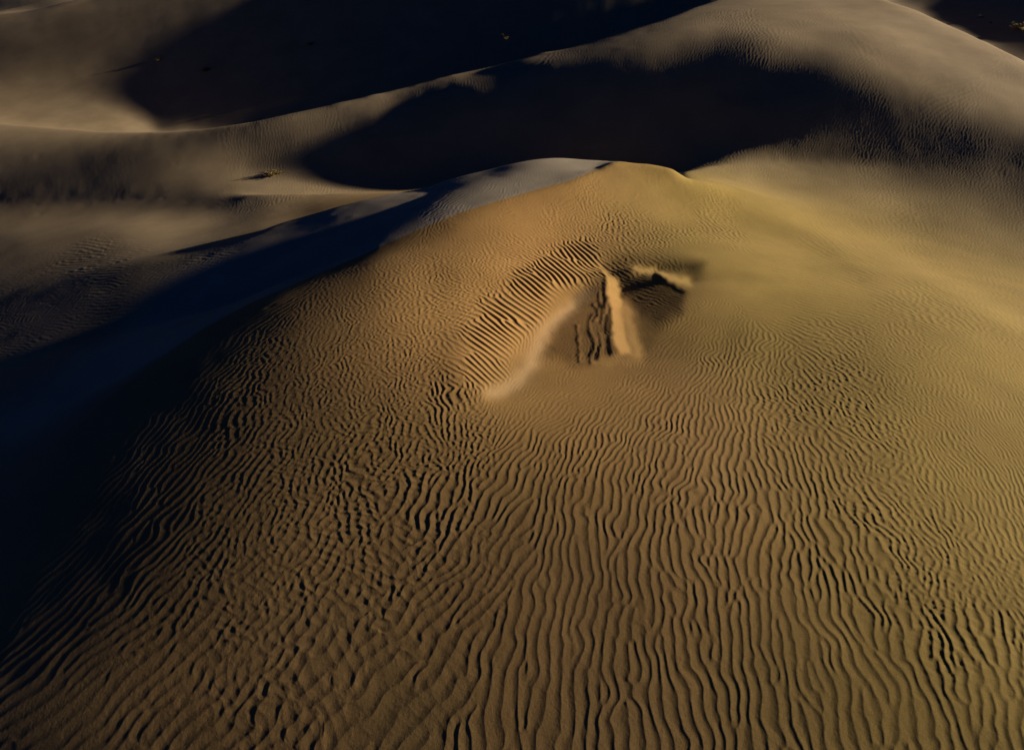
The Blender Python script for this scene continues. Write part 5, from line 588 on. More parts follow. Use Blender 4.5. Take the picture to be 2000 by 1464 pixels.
1,-1,9,-1,1,-1,1,-1,1,-1,1,-1,1,-1,2,-1,1,-1,1,-1,1,-1,1,-1,5,-1,1,-1,1,-1,1,-1,1,-1,1,-1,1,-1,1,-1,1,-1,1,-1,1,-1,1,-1,
1,-1,1,-1,1,-1,1,-1,1,-1,1,-1,1,-1,1,-1,1,-1,1,-1,1,-1,1,-1,1,-1,1,-1,1,-1,1,-1,1,-1,1,-1,1,-1,1,-1,1,-1,1,-1,1,-1,1,-1,
1,-1,1,-1,1,-1,1,-1,1,-1,1,-1,1,-1,1,-1,1,-1,1,-1,1,-2,1,-1,1,-1,1,-1,1,-1,1,-1,1,-1,1,-1,1,-1,1,-1,1,-1,1,-1,1,-1,1,-1,
1,-1,1,-1,1,-1,1,-1,1,-1,1,-1,1,-1,1,-1,1,-1,1,-1,1,-1,1,-1,1,-1,1,-1,1,-1,1,-1,13,1,4,1,1,1,1,1,1,1,1,1,1,1,1,1,
1,1,1,1,1,1,1,1,1,1,1,1,1,1,1,1,1,1,1,1,1,2,1,2,1,2,1,2,1,2,1,2,1,2,1,2,1,2,1,2,1,2,1,2,1,2,1,2,
1,2,1,2,1,3,1,3,1,3,1,3,1,3,1,3,1,3,1,3,1,3,1,3,1,3,1,3,1,3,1,3,1,3,1,3,1,3,1,3,1,3,1,3,1,3,1,3,
1,3,1,3,1,3,1,3,1,3,1,3,1,3,1,3,1,3,1,3,1,3,1,3,1,3,1,3,1,3,1,3,1,3,1,3,1,3,1,3,1,2,1,2,1,2,1,2,
1,2,1,2,1,3,1,3,1,3,1,3,1,3,1,3,1,3,1,3,1,3,1,2,1,2,1,3,1,3,1,3,1,3,1,3,1,3,1,3,1,3,1,3,1,3,1,2,
1,2,1,2,1,2,1,2,1,3,1,3,1,3,1,3,1,3,1,3,1,3,1,3,1,3,1,3,1,3,1,3,1,3,1,3,1,3,1,3,1,3,1,3,1,3,1,3,
1,3,1,4,1,4,1,4,1,4,1,4,1,4,1,4,1,4,1,4,1,4,1,4,1,4,1,4,1,4,1,4,1,4,1,4,1,4,1,4,1,4,1,4,1,4,1,5,
1,5,1,5,1,5,1,5,1,5,1,5,1,5,1,5,1,5,1,6,1,5,1,5,1,5,1,5,1,5,1,5,1,4,1,4,1,4,1,4,1,4,1,4,1,4,1,4,
1,4,1,4,1,4,1,4,1,4,1,4,1,4,1,5,1,5,1,5,1,5,1,4,1,4,1,4,1,4,1,4,1,5,1,4,1,4,1,4,1,4,1,4,1,4,1,4,
1,4,1,4,1,4,1,4,1,4,1,4,1,4,1,3,1,3,1,3,1,3,1,3,1,3,1,3,1,2,1,2,1,2,1,2,1,2,1,2,1,2,1,2,1,2,1,2,
1,2,1,2,1,2,1,1,1,2,1,2,1,2,1,1,1,1,1,1,1,1,1,1,1,1,1,1,1,1,1,1,1,1,1,1,1,1,1,1,1,1,1,1,1,1,1,1,
1,1,1,1,1,1,1,1,1,1,1,1,1,1,1,1,1,1,1,1,1,1,1,1,1,1,1,1,1,1,1,1,1,1,1,1,1,1,1,1,1,1,1,1,1,1,1,1,
1,1,1,1,1,1,1,1,1,1,1,1,1,2,1,1,300,1]], [0.0002, 0.0002, 0.00019, 0.00019]) * row_r[:, None]
for _n in range(2):                                     # wind rounds everything a little, the far dunes most
    _p = np.pad(DUNES, 1, mode='edge')
    _q = (_p[:-2] + 2 * _p[1:-1] + _p[2:]) / 4
    _q = (_q[:, :-2] + 2 * _q[:, 1:-1] + _q[:, 2:]) / 4
    _w = .35 if _n else np.where(row_r > 60, 1.0, .5)[:, None]
    DUNES = DUNES * (1 - _w) + _q * _w
# the blow-out hollow on the near dune, surveyed more finely (height differences in metres)
HA, HR = 321, 217
H_A0, H_A1 = R(-9), R(24)
h_r = 10.5 / np.tan(np.linspace(math.atan(10.5 / 12.5), math.atan(10.5 / 25.5), HR))
HOLLOW = survey(28, 41, [0,0,0,0,0,0,0,0,0,0,0,0,0,0,0,0,0,0,0,0,0,0,0,0,0,0,0,0,0,0,0,0,0,0,0,0,0,0,0,0,0,0,0,0,0,0,0,0,
0,0,0,0,0,0,0,0,0,0,0,0,0,0,0,0,0,0,0,0,0,0,0,0,0,0,0,0,0,0,0,0,0,0,0,0,0,0,0,0,0,0,-1,0,0,0,0,0,
0,0,0,0,0,0,0,0,0,1,0,0,0,0,0,0,0,0,0,0,0,0,0,0,0,0,0,0,0,0,-1,0,-1,0,0,0,0,0,0,0,0,0,0,0,0,0,0,0,
0,1,0,0,0,0,0,0,0,1,0,0,0,0,0,0,0,0,0,0,0,0,-1,-1,-1,-2,-1,-1,0,0,0,0,1,0,0,1,0,1,0,0,1,0,0,0,1,0,0,0,
1,0,0,0,0,1,0,0,0,0,0,0,0,0,0,1,0,0,-2,-3,-3,-8,-7,-2,2,3,2,2,1,2,1,2,1,1,1,0,1,1,0,1,0,1,0,0,1,0,0,1,
0,0,0,0,0,0,0,1,3,5,7,4,-1,-6,-34,-37,-20,1,9,10,9,7,7,6,5,4,3,3,2,2,2,1,1,1,1,1,0,1,0,1,0,0,1,0,0,0,0,0,
1,4,6,7,0,-5,-9,-27,-41,-48,-29,1,12,13,14,13,13,11,11,9,8,7,6,5,3,3,3,2,1,1,1,1,1,0,1,1,0,0,0,0,0,2,4,7,7,-3,-15,-17,
-23,-26,-30,-46,-32,-3,10,12,13,12,13,13,13,13,12,11,10,9,7,6,5,4,3,2,2,1,1,1,1,1,0,0,0,0,2,4,9,6,-2,-16,-27,-27,-27,-23,-24,-40,-28,4,
10,10,10,10,10,11,12,12,13,12,12,12,11,9,8,7,6,4,3,2,2,2,1,0,0,0,0,2,4,8,6,-5,-18,-27,-29,-27,-25,-19,-22,-40,-14,11,13,12,10,10,7,7,
7,10,10,11,12,12,12,12,10,10,8,7,5,4,3,2,1,0,0,0,1,4,6,5,-3,-17,-26,-29,-29,-27,-24,-18,-28,-34,-2,10,14,21,27,24,13,-1,-8,1,3,9,10,12,
11,12,12,11,10,9,7,7,4,2,1,0,0,1,3,6,6,0,-12,-20,-27,-29,-29,-28,-25,-29,-39,2,23,21,24,27,13,26,10,-12,-23,-15,-11,8,18,15,13,13,12,12,11,11,
10,8,4,2,0,0,1,3,5,6,4,-6,-15,-21,-28,-27,-27,-26,-25,-43,-16,34,36,31,30,22,30,21,24,-63,-65,-22,-1,8,10,14,16,15,14,13,13,14,11,7,2,1,0,1,
2,4,4,5,-2,-9,-16,-22,-26,-26,-25,-24,-37,-28,14,38,35,36,30,31,27,-1,-86,-48,-30,10,12,11,9,10,12,13,15,15,18,15,8,4,1,0,1,2,3,4,4,0,-5,-11,
-17,-22,-25,-27,-25,-30,-47,6,36,36,36,43,25,32,-23,-93,-39,-12,17,11,4,7,8,11,11,11,14,19,18,11,5,1,0,1,3,4,5,5,3,-1,-5,-11,-17,-23,-27,-28,-29,-46,
-28,24,36,36,35,25,37,-36,-82,-39,5,22,20,8,5,6,7,8,10,12,18,18,12,5,2,0,1,4,6,7,7,4,3,1,-4,-10,-17,-23,-27,-28,-35,-58,-17,29,33,38,26,39,
-63,-67,-32,9,25,30,21,8,6,7,7,9,9,17,16,11,6,2,0,2,4,8,9,10,6,4,5,1,-4,-9,-15,-23,-27,-28,-37,-68,-8,26,31,38,29,-81,-59,-23,22,32,35,30,
23,0,0,4,7,9,14,15,11,5,2,0,2,6,10,14,13,9,7,6,6,1,-3,-10,-19,-27,-31,-30,-37,-56,3,29,27,19,-115,-55,-6,33,39,41,42,36,5,0,-2,0,3,11,
12,10,5,2,0,2,8,12,17,18,12,10,10,10,8,4,-3,-9,-21,-32,-35,-33,-28,0,11,7,-33,-139,-49,14,29,35,39,43,41,11,5,4,4,2,6,7,7,4,2,0,2,7,
13,17,19,13,13,13,13,14,12,8,0,-8,-23,-34,-39,-34,-17,19,31,-64,-141,18,17,5,5,12,21,42,4,3,5,5,6,7,7,5,3,1,0,2,4,9,13,14,10,11,11,13,
13,15,15,12,5,-6,-16,-29,-34,-25,-6,16,-86,-84,42,38,37,32,15,-57,-48,0,20,10,5,5,7,8,5,3,1,0,1,3,5,6,8,5,6,6,8,8,9,11,9,5,-2,-9,
-16,-27,-22,-7,1,-49,34,4,-28,-7,43,-71,-51,-52,18,37,33,27,20,15,9,6,3,1,0,1,2,3,3,2,2,3,2,4,4,6,7,6,4,1,-9,-19,-33,-42,-35,-48,22,44,
40,-48,-75,-40,-4,27,38,45,11,-6,3,14,25,22,12,5,1,0,1,2,1,1,0,0,0,0,1,1,2,3,5,5,4,-1,-6,-15,-22,-30,-29,-4,10,13,6,-1,-3,-8,-3,10,
28,16,-4,-3,-4,1,7,9,5,2,0,1,0,1,0,-1,0,0,-1,0,0,0,0,1,1,1,1,-1,-2,-2,-4,-6,-3,-1,4,3,3,2,3,6,5,-1,-3,-3,-3,-1,-1,0,
0,1,0,0,0,0,0,0,0,0,0,0,0,0,0,0,0,0,0,0,0,0,0,0,0,0,0,0,0,0,0,0,0,0,0,0,0,0,0,0,0,0,0,0],
[[578,1,1,1,2,1,1,1,155,-1,1,-1,1,-1,1,-1,1,-1,13,-1,1,-1,1,-1,146,1,1,1,1,1,2,-1,2,-1,2,2,1,3,1,4,1,4,1,4,1,3,1,2,
1,2,1,2,1,1,1,1,1,1,1,1,1,1,61,1,2,-1,2,2,2,-1,6,1,67,1,1,2,1,2,1,2,1,1,1,2,1,5,1,1,1,-2,1,-5,1,-5,1,-5,
1,-5,1,-2,1,-1,1,-1,5,1,1,1,1,1,1,1,1,1,1,1,1,1,1,1,1,1,1,1,1,1,1,1,1,1,53,-1,4,-1,4,-1,70,-1,1,-1,1,-1,1,-1,
1,-2,1,-1,2,1,1,4,1,4,1,1,3,-1,1,-2,1,-1,1,-1,3,-1,1,-1,1,-1,1,-1,1,-1,1,-1,64,-1,4,1,4,-1,69,-1,3,-1,1,-2,1,-1,1,-1,
2,2,1,2,2,-2,1,-4,1,-1,2,-1,1,-1,1,-1,1,-1,1,-1,1,-1,65,-1,6,2,2,-3,68,1,1,1,1,1,1,1,1,1,6,1,1,2,2,-1,3,2,1,2,
1,1,1,1,3,-1,1,-1,1,-1,1,-1,1,-1,1,-1,4,1,1,1,62,2,2,-1,2,1,65,-1,1,-1,10,1,1,6,1,4,1,-1,1,-2,1,-3,1,-2,2,1,1,2,
1,3,1,4,1,5,1,6,1,5,1,3,2,-1,1,-3,1,-3,1,-3,1,-2,1,-1,1,-1,1,-1,1,-1,3,-1,1,-1,1,-1,1,-1,1,-1,1,-1,49,2,2,-2,2,-1,
2,1,4,-1,6,4,57,-1,1,-1,1,-1,1,-1,1,-1,1,-1,1,-2,1,-1,2,-2,1,-2,1,1,3,-1,1,-2,1,-4,1,-5,1,-6,1,-7,1,-12,1,-6,1,-11,1,-8,
1,-2,1,-2,1,-1,1,-5,1,-3,1,-1,1,-1,1,1,3,2,1,3,1,4,1,4,1,3,1,2,1,1,1,1,38,1,10,1,6,1,6,-3,2,-5,4,5,2,2,2,-1,
2,1,4,-1,2,1,36,1,1,1,2,1,2,1,6,1,1,1,2,1,1,1,2,1,1,-1,1,-2,1,4,1,4,1,2,1,3,1,4,1,4,1,3,2,5,1,3,1,4,
1,10,1,4,1,6,1,3,1,10,1,16,1,22,1,8,1,10,1,16,1,11,2,-5,1,-5,1,-5,1,-5,1,-3,1,-1,2,1,1,1,1,1,1,1,1,1,44,2,2,-4,
2,1,6,-1,4,4,2,6,2,2,2,4,2,-5,2,6,2,-1,2,1,38,1,9,1,1,1,1,1,1,1,3,3,2,-5,1,-2,1,-1,3,-1,4,3,1,2,1,2,1,6,
2,2,2,9,1,1,1,-6,1,-3,1,-8,1,-2,1,2,1,-3,1,-2,1,2,1,4,1,4,1,3,1,1,2,-1,1,-2,1,-2,1,-2,1,-1,44,3,2,-2,2,-3,2,1,
4,5,4,8,2,-2,2,14,2,-3,2,-5,2,1,2,-1,2,1,39,-1,14,2,1,-2,1,-2,1,2,1,-1,1,1,1,1,3,-1,1,3,1,1,1,-5,1,-3,2,-2,1,-10,
1,-9,1,9,1,-6,1,-9,1,-5,1,1,2,-3,1,1,1,1,1,-1,1,-1,1,-2,1,-2,1,-2,1,-1,2,1,1,1,1,1,45,1,2,1,2,-3,2,1,2,1,2,4,
2,-5,2,-3,2,-7,2,14,2,-3,2,6,2,-4,2,1,48,-1,1,-1,1,-1,1,-1,2,-1,1,-1,1,-1,2,2,2,-2,3,1,1,1,2,5,1,-1,1,-5,2,-2,2,-5,
1,4,1,20,1,-4,1,-9,2,10,1,4,2,2,1,2,2,1,3,1,5,-1,1,-1,1,-1,3,1,40,-1,2,5,2,-3,2,-1,2,1,2,7,2,-3,2,-1,2,-9,2,23,
2,-8,2,6,2,-3,55,1,1,1,1,1,1,2,1,4,2,-3,1,-2,1,-1,1,3,1,4,1,3,1,3,1,2,1,-2,1,-1,1,1,1,2,1,-8,1,-1,1,23,1,5,
1,-5,1,3,1,6,1,-1,1,-2,1,-1,1,1,1,1,1,1,1,1,1,1,3,1,1,1,1,1,1,1,1,1,1,1,47,3,2,-4,4,1,2,-4,2,6,2,-9,2,16,
2,-9,2,-1,6,1,46,1,1,1,1,1,1,1,1,1,1,1,4,-1,1,-1,1,2,1,-3,1,-6,1,-3,1,-1,2,1,2,-3,1,4,1,6,1,9,1,-4,1,2,1,16,
1,1,1,-7,1,-3,1,-5,1,-1,2,-1,1,-2,1,-3,1,-2,1,-2,1,-1,3,-2,1,-4,1,-2,1,-2,1,-1,6,1,44,2,2,-3,2,1,6,-2,2,9,2,-4,2,-2,
44,-1,4,-1,1,-1,1,-1,1,-1,4,-1,1,-1,1,-1,1,-1,3,-1,2,1,1,4,1,11,1,11,1,-2,1,-6,1,-4,1,-3,1,-4,1,-8,1,-6,1,-5,1,-5,1,-9,
1,6,1,3,1,2,1,5,1,-1,2,1,1,1,1,2,1,2,1,2,1,1,1,1,1,1,1,1,1,2,1,3,1,2,1,1,2,-1,1,-1,1,-1,1,-1,1,-1,41,-1,
4,1,2,1,4,-2,2,-7,2,3,2,-4,4,-3,2,1,6,-1,2,1,44,-1,6,-1,1,-1,1,-1,1,-2,1,-1,1,-2,1,-4,1,-3,2,-2,1,-4,1,-7,1,-11,1,-10,
1,-6,1,7,1,-8,1,-10,1,-5,1,-6,1,-4,1,-1,1,3,1,5,1,4,1,4,1,2,1,1,2,-1,7,1,1,1,1,2,1,2,1,1,1,1,3,-1,46,1,6,17,
2,-3,2,-5,10,-1,32,1,17,-1,1,-1,1,-1,1,-1,1,-1,1,-1,1,-1,1,-2,1,-2,2,2,1,3,1,4,1,7,1,10,1,12,1,10,1,12,1,26,1,-18,1,-24,
1,-10,1,5,1,2,1,-3,1,-9,1,-10,1,-10,1,-10,1,-8,1,-6,1,-3,1,-1,2,-3,1,-6,1,-5,1,-3,1,-2,1,-1,50,-1,4,-1,4,-6,2,26,2,-3,2,7,
2,1,10,-1,2,-1,31,1,1,1,1,1,1,1,1,1,1,1,1,1,1,1,1,2,1,2,1,2,1,2,1,2,1,2,1,2,1,3,1,2,1,2,1,3,1,3,1,2,
1,2,1,1,4,-2,1,-3,1,-5,1,-8,1,-19,1,-13,1,21,1,-5,1,-11,1,14,1,14,1,3,1,4,1,4,1,6,1,6,1,3,1,-4,1,-17,1,-21,1,-6,1,11,
1,11,1,6,1,4,1,6,1,4,1,1,1,-1,1,-2,1,-2,1,-2,1,-2,1,-1,1,-1,49,-1,2,-7,2,23,2,-24,2,7,6,-1,2,7,2,-6,4,-7,2,2,28,-1,
1,-1,2,-1,1,-1,1,-1,1,-1,1,-1,1,-1,1,-1,1,-1,1,-1,1,-1,1,-1,1,-1,1,-1,5,1,1,2,1,3,1,5,1,6,1,7,1,8,1,7,1,7,1,5,
1,2,1,-6,2,7,1,-12,1,-40,1,-38,1,-38,1,-39,1,-28,1,-14,1,-1,1,4,1,-1,1,13,1,17,1,6,1,-2,1,-9,1,-10,1,-11,1,-10,1,1,1,7,1,7,
1,8,1,8,1,7,1,6,1,4,1,2,1,1,45,1,8,-25,2,5,2,1,2,-2,2,5,2,2,2,-4,2,-1,2,12,2,-6,2,2,41,-1,1,-1,1,-1,1,-1,1,-2,
1,-2,1,-3,1,-3,1,-4,1,-5,1,-6,1,-7,1,-6,1,-7,1,-9,1,-8,1,-9,1,-6,1,9,1,-5,1,-18,1,4,1,12,1,18,1,32,1,46,1,38,1,20,1,8,
1,-1,1,5,1,3,1,-4,1,1,1,-1,1,-1,1,5,1,6,1,1,1,-4,1,-8,1,-14,1,-15,1,-13,1,-10,1,-7,1,-4,2,1,1,2,1,2,1,2,1,1,33,1,
4,1,6,1,2,-3,2,11,2,1,2,-1,2,-2,2,-7,2,8,2,-4,2,-4,4,-2,2,-1,2,2,2,-1,35,1,1,1,1,1,1,1,1,1,1,1,1,2,1,2,1,3,
1,3,1,3,1,3,1,4,1,4,1,3,1,3,1,3,1,1,2,-2,1,-7,1,-10,1,-13,1,-6,1,-6,1,-9,1,-11,1,-15,1,-21,1,-27,1,-26,1,-28,1,-17,1,-6,
1,-14,1,-15,1,-17,1,-21,1,-24,1,-24,1,-23,1,-18,1,-11,1,-3,1,5,1,4,1,6,1,7,1,5,1,1,1,-2,1,-5,1,-6,1,-6,1,-5,1,-4,1,-2,1,-1,
44,1,4,-1,2,1,16,-1,2,3,2,-1,41,-1,1,-1,1,-2,1,-1,1,-1,1,-1,1,-1,1,-1,5,1,1,3,1,5,1,6,1,7,1,7,1,5,1,3,1,3,1,4,
1,5,1,5,1,5,1,4,1,4,1,3,1,4,1,5,1,8,1,11,1,14,1,16,1,18,1,17,1,14,1,11,1,9,1,5,1,3,1,2,1,1,1,1,1,2,1,2,
1,3,1,3,1,3,1,2,1,1,119,-1,1,-1,2,-1,1,-1,1,-1,1,-1,1,-1,1,-1,4,1,1,2,1,2,1,2,1,1,1,1,1,1,3,-1,1,-1,1,-2,1,-2,
1,-4,1,-5,1,-6,1,-6,1,-6,1,-5,1,-4,1,-3,1,-2,1,-2,1,-1,1,-1,1,-1,1,-1,1,-1,1,-1],
[1316,-1,6,1,52,1,2,1,6,-1,2,-1,93,-1,1,-1,64,-1,1,-1,1,-1,1,-1,149,1,10,-1,150,1,1,1,8,-1,1,-1,28,-1,1,-1,1,-1,122,1,6,-1,26,1,
6,-1,51,1,1,1,25,-1,1,-1,1,-1,1,-1,1,-1,1,-1,4,-1,1,-1,1,-1,1,-1,123,1,26,-1,2,-1,2,-1,6,-1,2,-1,123,1,37,-1,1,-1,19,-1,162,-1,
12,-1,104,-1,56,-1,1,-1,1,-1,30,-1,1,-1,73,-1,2,-1,28,-1,26,-1,2,-1,30,-1,102,-1,1,-1,1,-1,56,-1,1,-1,23,-1,1,-1,47,1,12,-1,14,-1,64,-1,
24,-1,36,1,13,-1,1,-2,1,-2,1,-2,1,-1,3,1,1,1,5,1,1,1,1,1,1,1,1,1,25,1,1,1,104,1,2,1,14,-1,12,1,2,1,6,1,125,1,1,1,
6,1,6,1,5,1,1,-1,1,-2,1,-2,1,-2,1,-1,2,1,1,1,1,1,1,1,1,1,4,1,3,1,1,1,1,1,1,1,23,-1,119,-1,18,1,132,1,6,1,2,1,
1,1,7,-1,1,-1,1,-1,152,1,14,-1,8,-1,34,1,2,1,103,1,8,-1,1,-1,3,-1,1,-1,1,-1,6,-1,1,-1,1,-1,1,-1,32,1,1,1,26,-1,161,-1,72,-1,
5,-1,1,-1,1,-1,5,1,1,1,1,1,7,-1,39,1,1,1,1,1,1,1,1,1,1,1,14,1,1,1,1,1,89,-1,8,1,4,-1,12,-1,28,1,2,1,2,1,2,1,
2,1,2,1,8,1,2,1,75,1,1,1,8,-1,5,-1,7,1,1,2,1,1,2,-1,1,-1,121,-1,14,1,4,-1,28,-1,6,1,108,-1,1,-1,1,-1,13,1,1,1,4,-1,
1,-1,19,1,1,1,121,-1,12,1,2,1,6,-1,46,-1,2,-1,40,1,2,1,2,1,48,-1,1,-1,12,1,1,1,1,1,1,1,6,-1,1,-1,20,1,1,1,21,-1,1,-1,
1,-1,1,-1,1,-1,1,-1,41,1,1,1,1,1,1,1,48,-1,14,1,6,-1,28,-1,16,-1,2,-1,2,-1,28,1,26,-1,20,-1,2,-1,16,-1,1,-1,8,-1,17,1,6,1,
6,1,5,-1,6,-1,2,1,1,1,11,-1,1,-1,1,-1,2,-1,1,-1,1,-1,1,-1,1,-1,1,-1,70,-1,1,-1,1,-1,1,-1,17,-1,32,1,6,1,10,-1,8,1,16,-1,
88,-1,1,-1,1,-1,14,1,1,1,3,1,4,1,8,1,6,1,1,1,4,1,6,-1,5,1,1,1,1,1,8,-1,9,-1,1,-1,88,-1,16,1,2,1,2,1,156,1,12,-1,
18,1,1,1,1,1,1,1,1,1,2,-1,11,1,1,1,1,1,1,1,1,1,1,1,1,1,1,1,3,-1,1,-1,6,-1,1,-1,1,-1,1,-1,1,-1,30,-1,1,-1,61,1,
14,-1,36,1,2,1,2,1,136,-1,1,-1,6,1,1,1,2,-1,1,-1,2,-1,1,-1,1,-1,1,-1,8,1,1,1,1,1,1,1,1,2,1,2,1,2,1,2,1,1,1,1,
1,1,2,-2,1,-1,13,-1,1,-1,6,-1,105,-1,36,-1,8,-1,90,-1,30,-1,5,-1,3,1,1,1,6,-1,1,-1,2,-1,1,-1,1,-1,1,-2,1,-3,1,-2,1,-2,1,-4,
1,-1,1,-1,3,1,1,9,1,7,1,4,1,2,2,-1,2,1,1,1,1,1,1,1,1,1,1,1,1,1,1,1,1,1,1,1,1,1,6,1,4,1,1,1,41,1,1,1,
59,-1,6,-1,20,-2,2,-1,4,5,2,-3,2,2,2,-1,4,-1,18,1,42,1,50,-1,1,-1,1,-1,1,-1,1,-1,1,-1,1,-1,1,-1,1,-1,1,-1,5,-1,16,1,3,1,
2,-2,1,-4,1,-4,3,-2,1,2,1,-5,1,-7,1,2,1,6,1,1,3,-2,1,-3,1,-3,1,-1,2,1,8,1,1,1,1,1,2,1,1,1,1,2,1,2,1,1,1,1,
34,1,1,1,5,1,31,1,24,-1,8,1,2,-1,4,-1,16,2,2,-2,2,-2,2,5,2,-4,2,5,2,-1,2,-1,2,1,10,1,4,-1,40,1,33,1,1,1,6,1,30,-1,
1,-1,1,-1,1,-1,2,-1,1,-1,2,1,1,1,11,1,1,4,2,-2,3,1,1,4,1,1,1,-3,1,3,1,5,2,-1,2,-3,1,1,1,6,1,2,1,-5,1,-10,1,-9,
1,-4,1,-2,1,-2,1,-3,1,-4,1,-3,1,-3,1,-2,1,-2,1,-4,1,-3,1,-2,1,-2,1,-1,1,-1,1,-1,7,1,1,1,1,1,1,1,1,1,17,-1,1,-1,58,1,
2,1,14,1,4,-1,6,1,2,1,10,-1,2,-2,2,1,4,-2,2,6,2,-1,2,-3,2,3,6,-1,2,1,2,1,2,1,2,-1,34,-1,46,1,4,1,9,1,15,1,1,1,
1,1,1,1,4,1,1,1,1,1,3,1,1,1,1,1,9,2,2,-1,1,1,1,2,1,1,1,-2,2,2,1,1,1,5,2,-3,1,-1,1,-3,4,6,1,7,1,7,1,6,
1,1,1,2,1,4,1,5,1,7,1,7,1,5,1,4,1,1,1,1,5,-1,1,-1,1,-1,1,-1,1,-1,1,-1,23,-1,35,-1,10,1,6,1,24,1,22,4,4,1,2,-3,
2,2,2,5,2,-3,2,-1,2,-1,2,3,2,-1,2,1,2,-4,2,2,56,1,17,-1,9,1,6,1,1,1,1,1,5,1,1,1,1,1,3,1,13,1,6,-1,1,-1,1,-1,
14,5,2,-1,2,1,2,-4,2,4,2,1,1,3,2,1,1,2,1,2,1,2,1,1,1,-1,1,-2,1,-2,1,-1,1,1,1,1,1,-2,3,-3,1,-4,1,-2,3,1,1,1,
1,2,1,1,1,1,13,-1,9,1,1,1,1,1,1,1,20,1,32,1,8,1,4,1,20,-1,16,5,2,-2,4,-4,2,4,2,2,2,-2,4,2,2,-3,2,-1,2,1,2,-2,
2,2,2,-1,4,1,2,1,24,1,2,1,85,-1,2,-1,12,-2,2,5,4,1,2,-1,1,1,1,2,1,1,1,6,1,-1,1,-3,1,-1,1,-1,1,-1,1,3,1,2,1,-1,
3,-1,1,-1,1,-2,1,-2,2,2,4,-1,1,-1,22,-1,1,-1,1,-1,68,-1,24,-2,4,1,6,1,2,-4,2,3,6,-1,4,6,2,-1,2,2,2,4,2,-2,4,-2,2,1,
6,-1,93,-1,21,1,1,1,2,-2,1,-1,1,-1,10,-4,2,4,1,-1,1,-2,1,-2,1,-3,1,-2,2,-2,1,-3,1,-3,1,3,3,2,1,4,2,2,1,-3,1,-4,1,-1,
1,1,2,-2,1,1,1,3,1,1,8,-1,1,-1,5,-1,1,-1,21,-1,2,-1,52,-1,26,1,4,1,2,-1,10,1,2,-3,2,5,4,-3,2,4,2,-3,2,3,2,-1,4,4,
2,-2,2,1,2,-2,2,2,4,-1,34,-1,2,-1,64,-1,1,-1,1,-1,11,1,1,1,4,1,2,1,1,1,1,1,1,1,1,1,1,1,4,1,1,1,1,-1,1,-1,1,4,
1,1,1,1,1,1,1,-2,1,1,1,4,2,-2,1,3,1,2,2,-3,1,-2,1,-6,1,-4,1,5,1,3,4,-2,1,-1,1,-1,5,-2,2,1,1,1,1,1,2,1,1,1,
1,1,8,-1,1,-1,1,-1,99,1,2,-1,2,1,4,1,6,-3,6,-2,8,-1,4,2,6,2,2,1,2,-1,4,1,117,-2,1,-1,1,1,3,1,1,1,4,1,2,-3,1,1,
1,-1,1,1,5,-3,3,-1,1,-1,3,2,1,5,1,1,1,-3,1,-3,1,-1,1,1,2,2,1,4,1,2,1,2,1,1,1,-1,2,1,1,1,1,1,113,1,14,1,2,-2,
2,-2,2,1,2,1,2,-3,4,-1,4,2,2,-3,4,-2,2,2,2,1,2,-2,6,1,12,1,22,1,2,1,6,-1,2,-1,58,-1,9,1,7,-1,1,-2,6,1,2,-2,1,-1,
1,-3,4,3,1,-1,1,-3,5,-1,1,2,1,2,1,2,2,-3,1,1,1,1,2,-5,1,-1,1,2,4,-2,5,1,1,1,33,1,1,1,1,1,1,1,1,1,5,-1,1,-1,
1,-1,1,-1,70,-1,2,2,2,-1,10,-3,4,5,2,-2,6,1,4,-3,2,1,2,-5,2,2,2,1,2,-1,40,1,2,1,8,-1,6,1,32,1,6,-1,1,-1,12,1,1,1,
1,1,10,1,4,1,4,1,1,1,1,1,3,-1,1,3,1,3,1,-1,2,1,1,1,1,6,2,-1,1,-1,1,-2,2,2,1,-2,1,-1,1,-2,1,-4,2,-1,1,1,1,1,
2,-5,2,2,4,-1,12,1,44,1,33,1,30,1,4,-1,6,1,10,5,2,1,2,-4,2,5,6,-3,4,-3,2,1,4,-1,32,1,57,1,1,1,1,1,7,-1,1,-1,1,-1,
16,1,1,1,1,1,1,1,1,1,3,-1,1,-1,1,-1,4,1,1,1,1,1,5,-1,3,5,1,-1,1,4,1,2,1,-3,2,7,1,1,1,1,1,1,1,7,2,-5,4,-2,
1,1,1,2,3,-1,1,-1,14,1,17,1,4,-1,54,1,2,1,34,-1,6,1,8,2,2,-2,2,-3,2,7,2,-1,2,9,2,-3,4,-1,2,1,2,-1,22,-1,24,-1,44,1,
1,1,1,1,1,1,23,-1,1,-1,1,-1,1,-1,1,-1,1,-1,1,-1,3,1,1,1,4,-1,1,-1,1,-1,1,-1,1,-1,3,-1,1,-1,2,-1,1,-2,2,-7,3,-1,1,5,
1,-2,1,-4,1,-2,1,7,2,-3,2,-1,1,-1,1,-2,1,-1,1,-1,1,-1,1,-2,4,-1,1,-1,1,-1,1,-1,1,-1,3,-1,10,-1,1,-1,10,1,1,1,1,1,57,1,
14,1,20,1,4,-1,8,1,2,1,2,-3,2,-2,2,5,2,7,2,-3,2,9,2,-3,2,-1,6,-1,18,-1,2,-1,14,1,56,1,14,1,1,1,1,1,7,1,1,1,1,1,
11,-1,1,-1,1,-2,1,-2,2,2,1,2,1,1,2,1,1,1,1,2,1,2,1,3,1,2,1,-1,1,1,1,3,1,2,1,7,1,1,1,7,1,7,1,-5,1,1,1,14,
2,-2,1,1,1,-2,2,3,1,1,2,-1,1,-1,3,1,1,1,7,-1,6,-1,1,-1,1,-1,1,-1,1,-1,1,-1,1,-1,1,-1,1,-1,1,-1,8,1,31,-1,38,1,2,1,
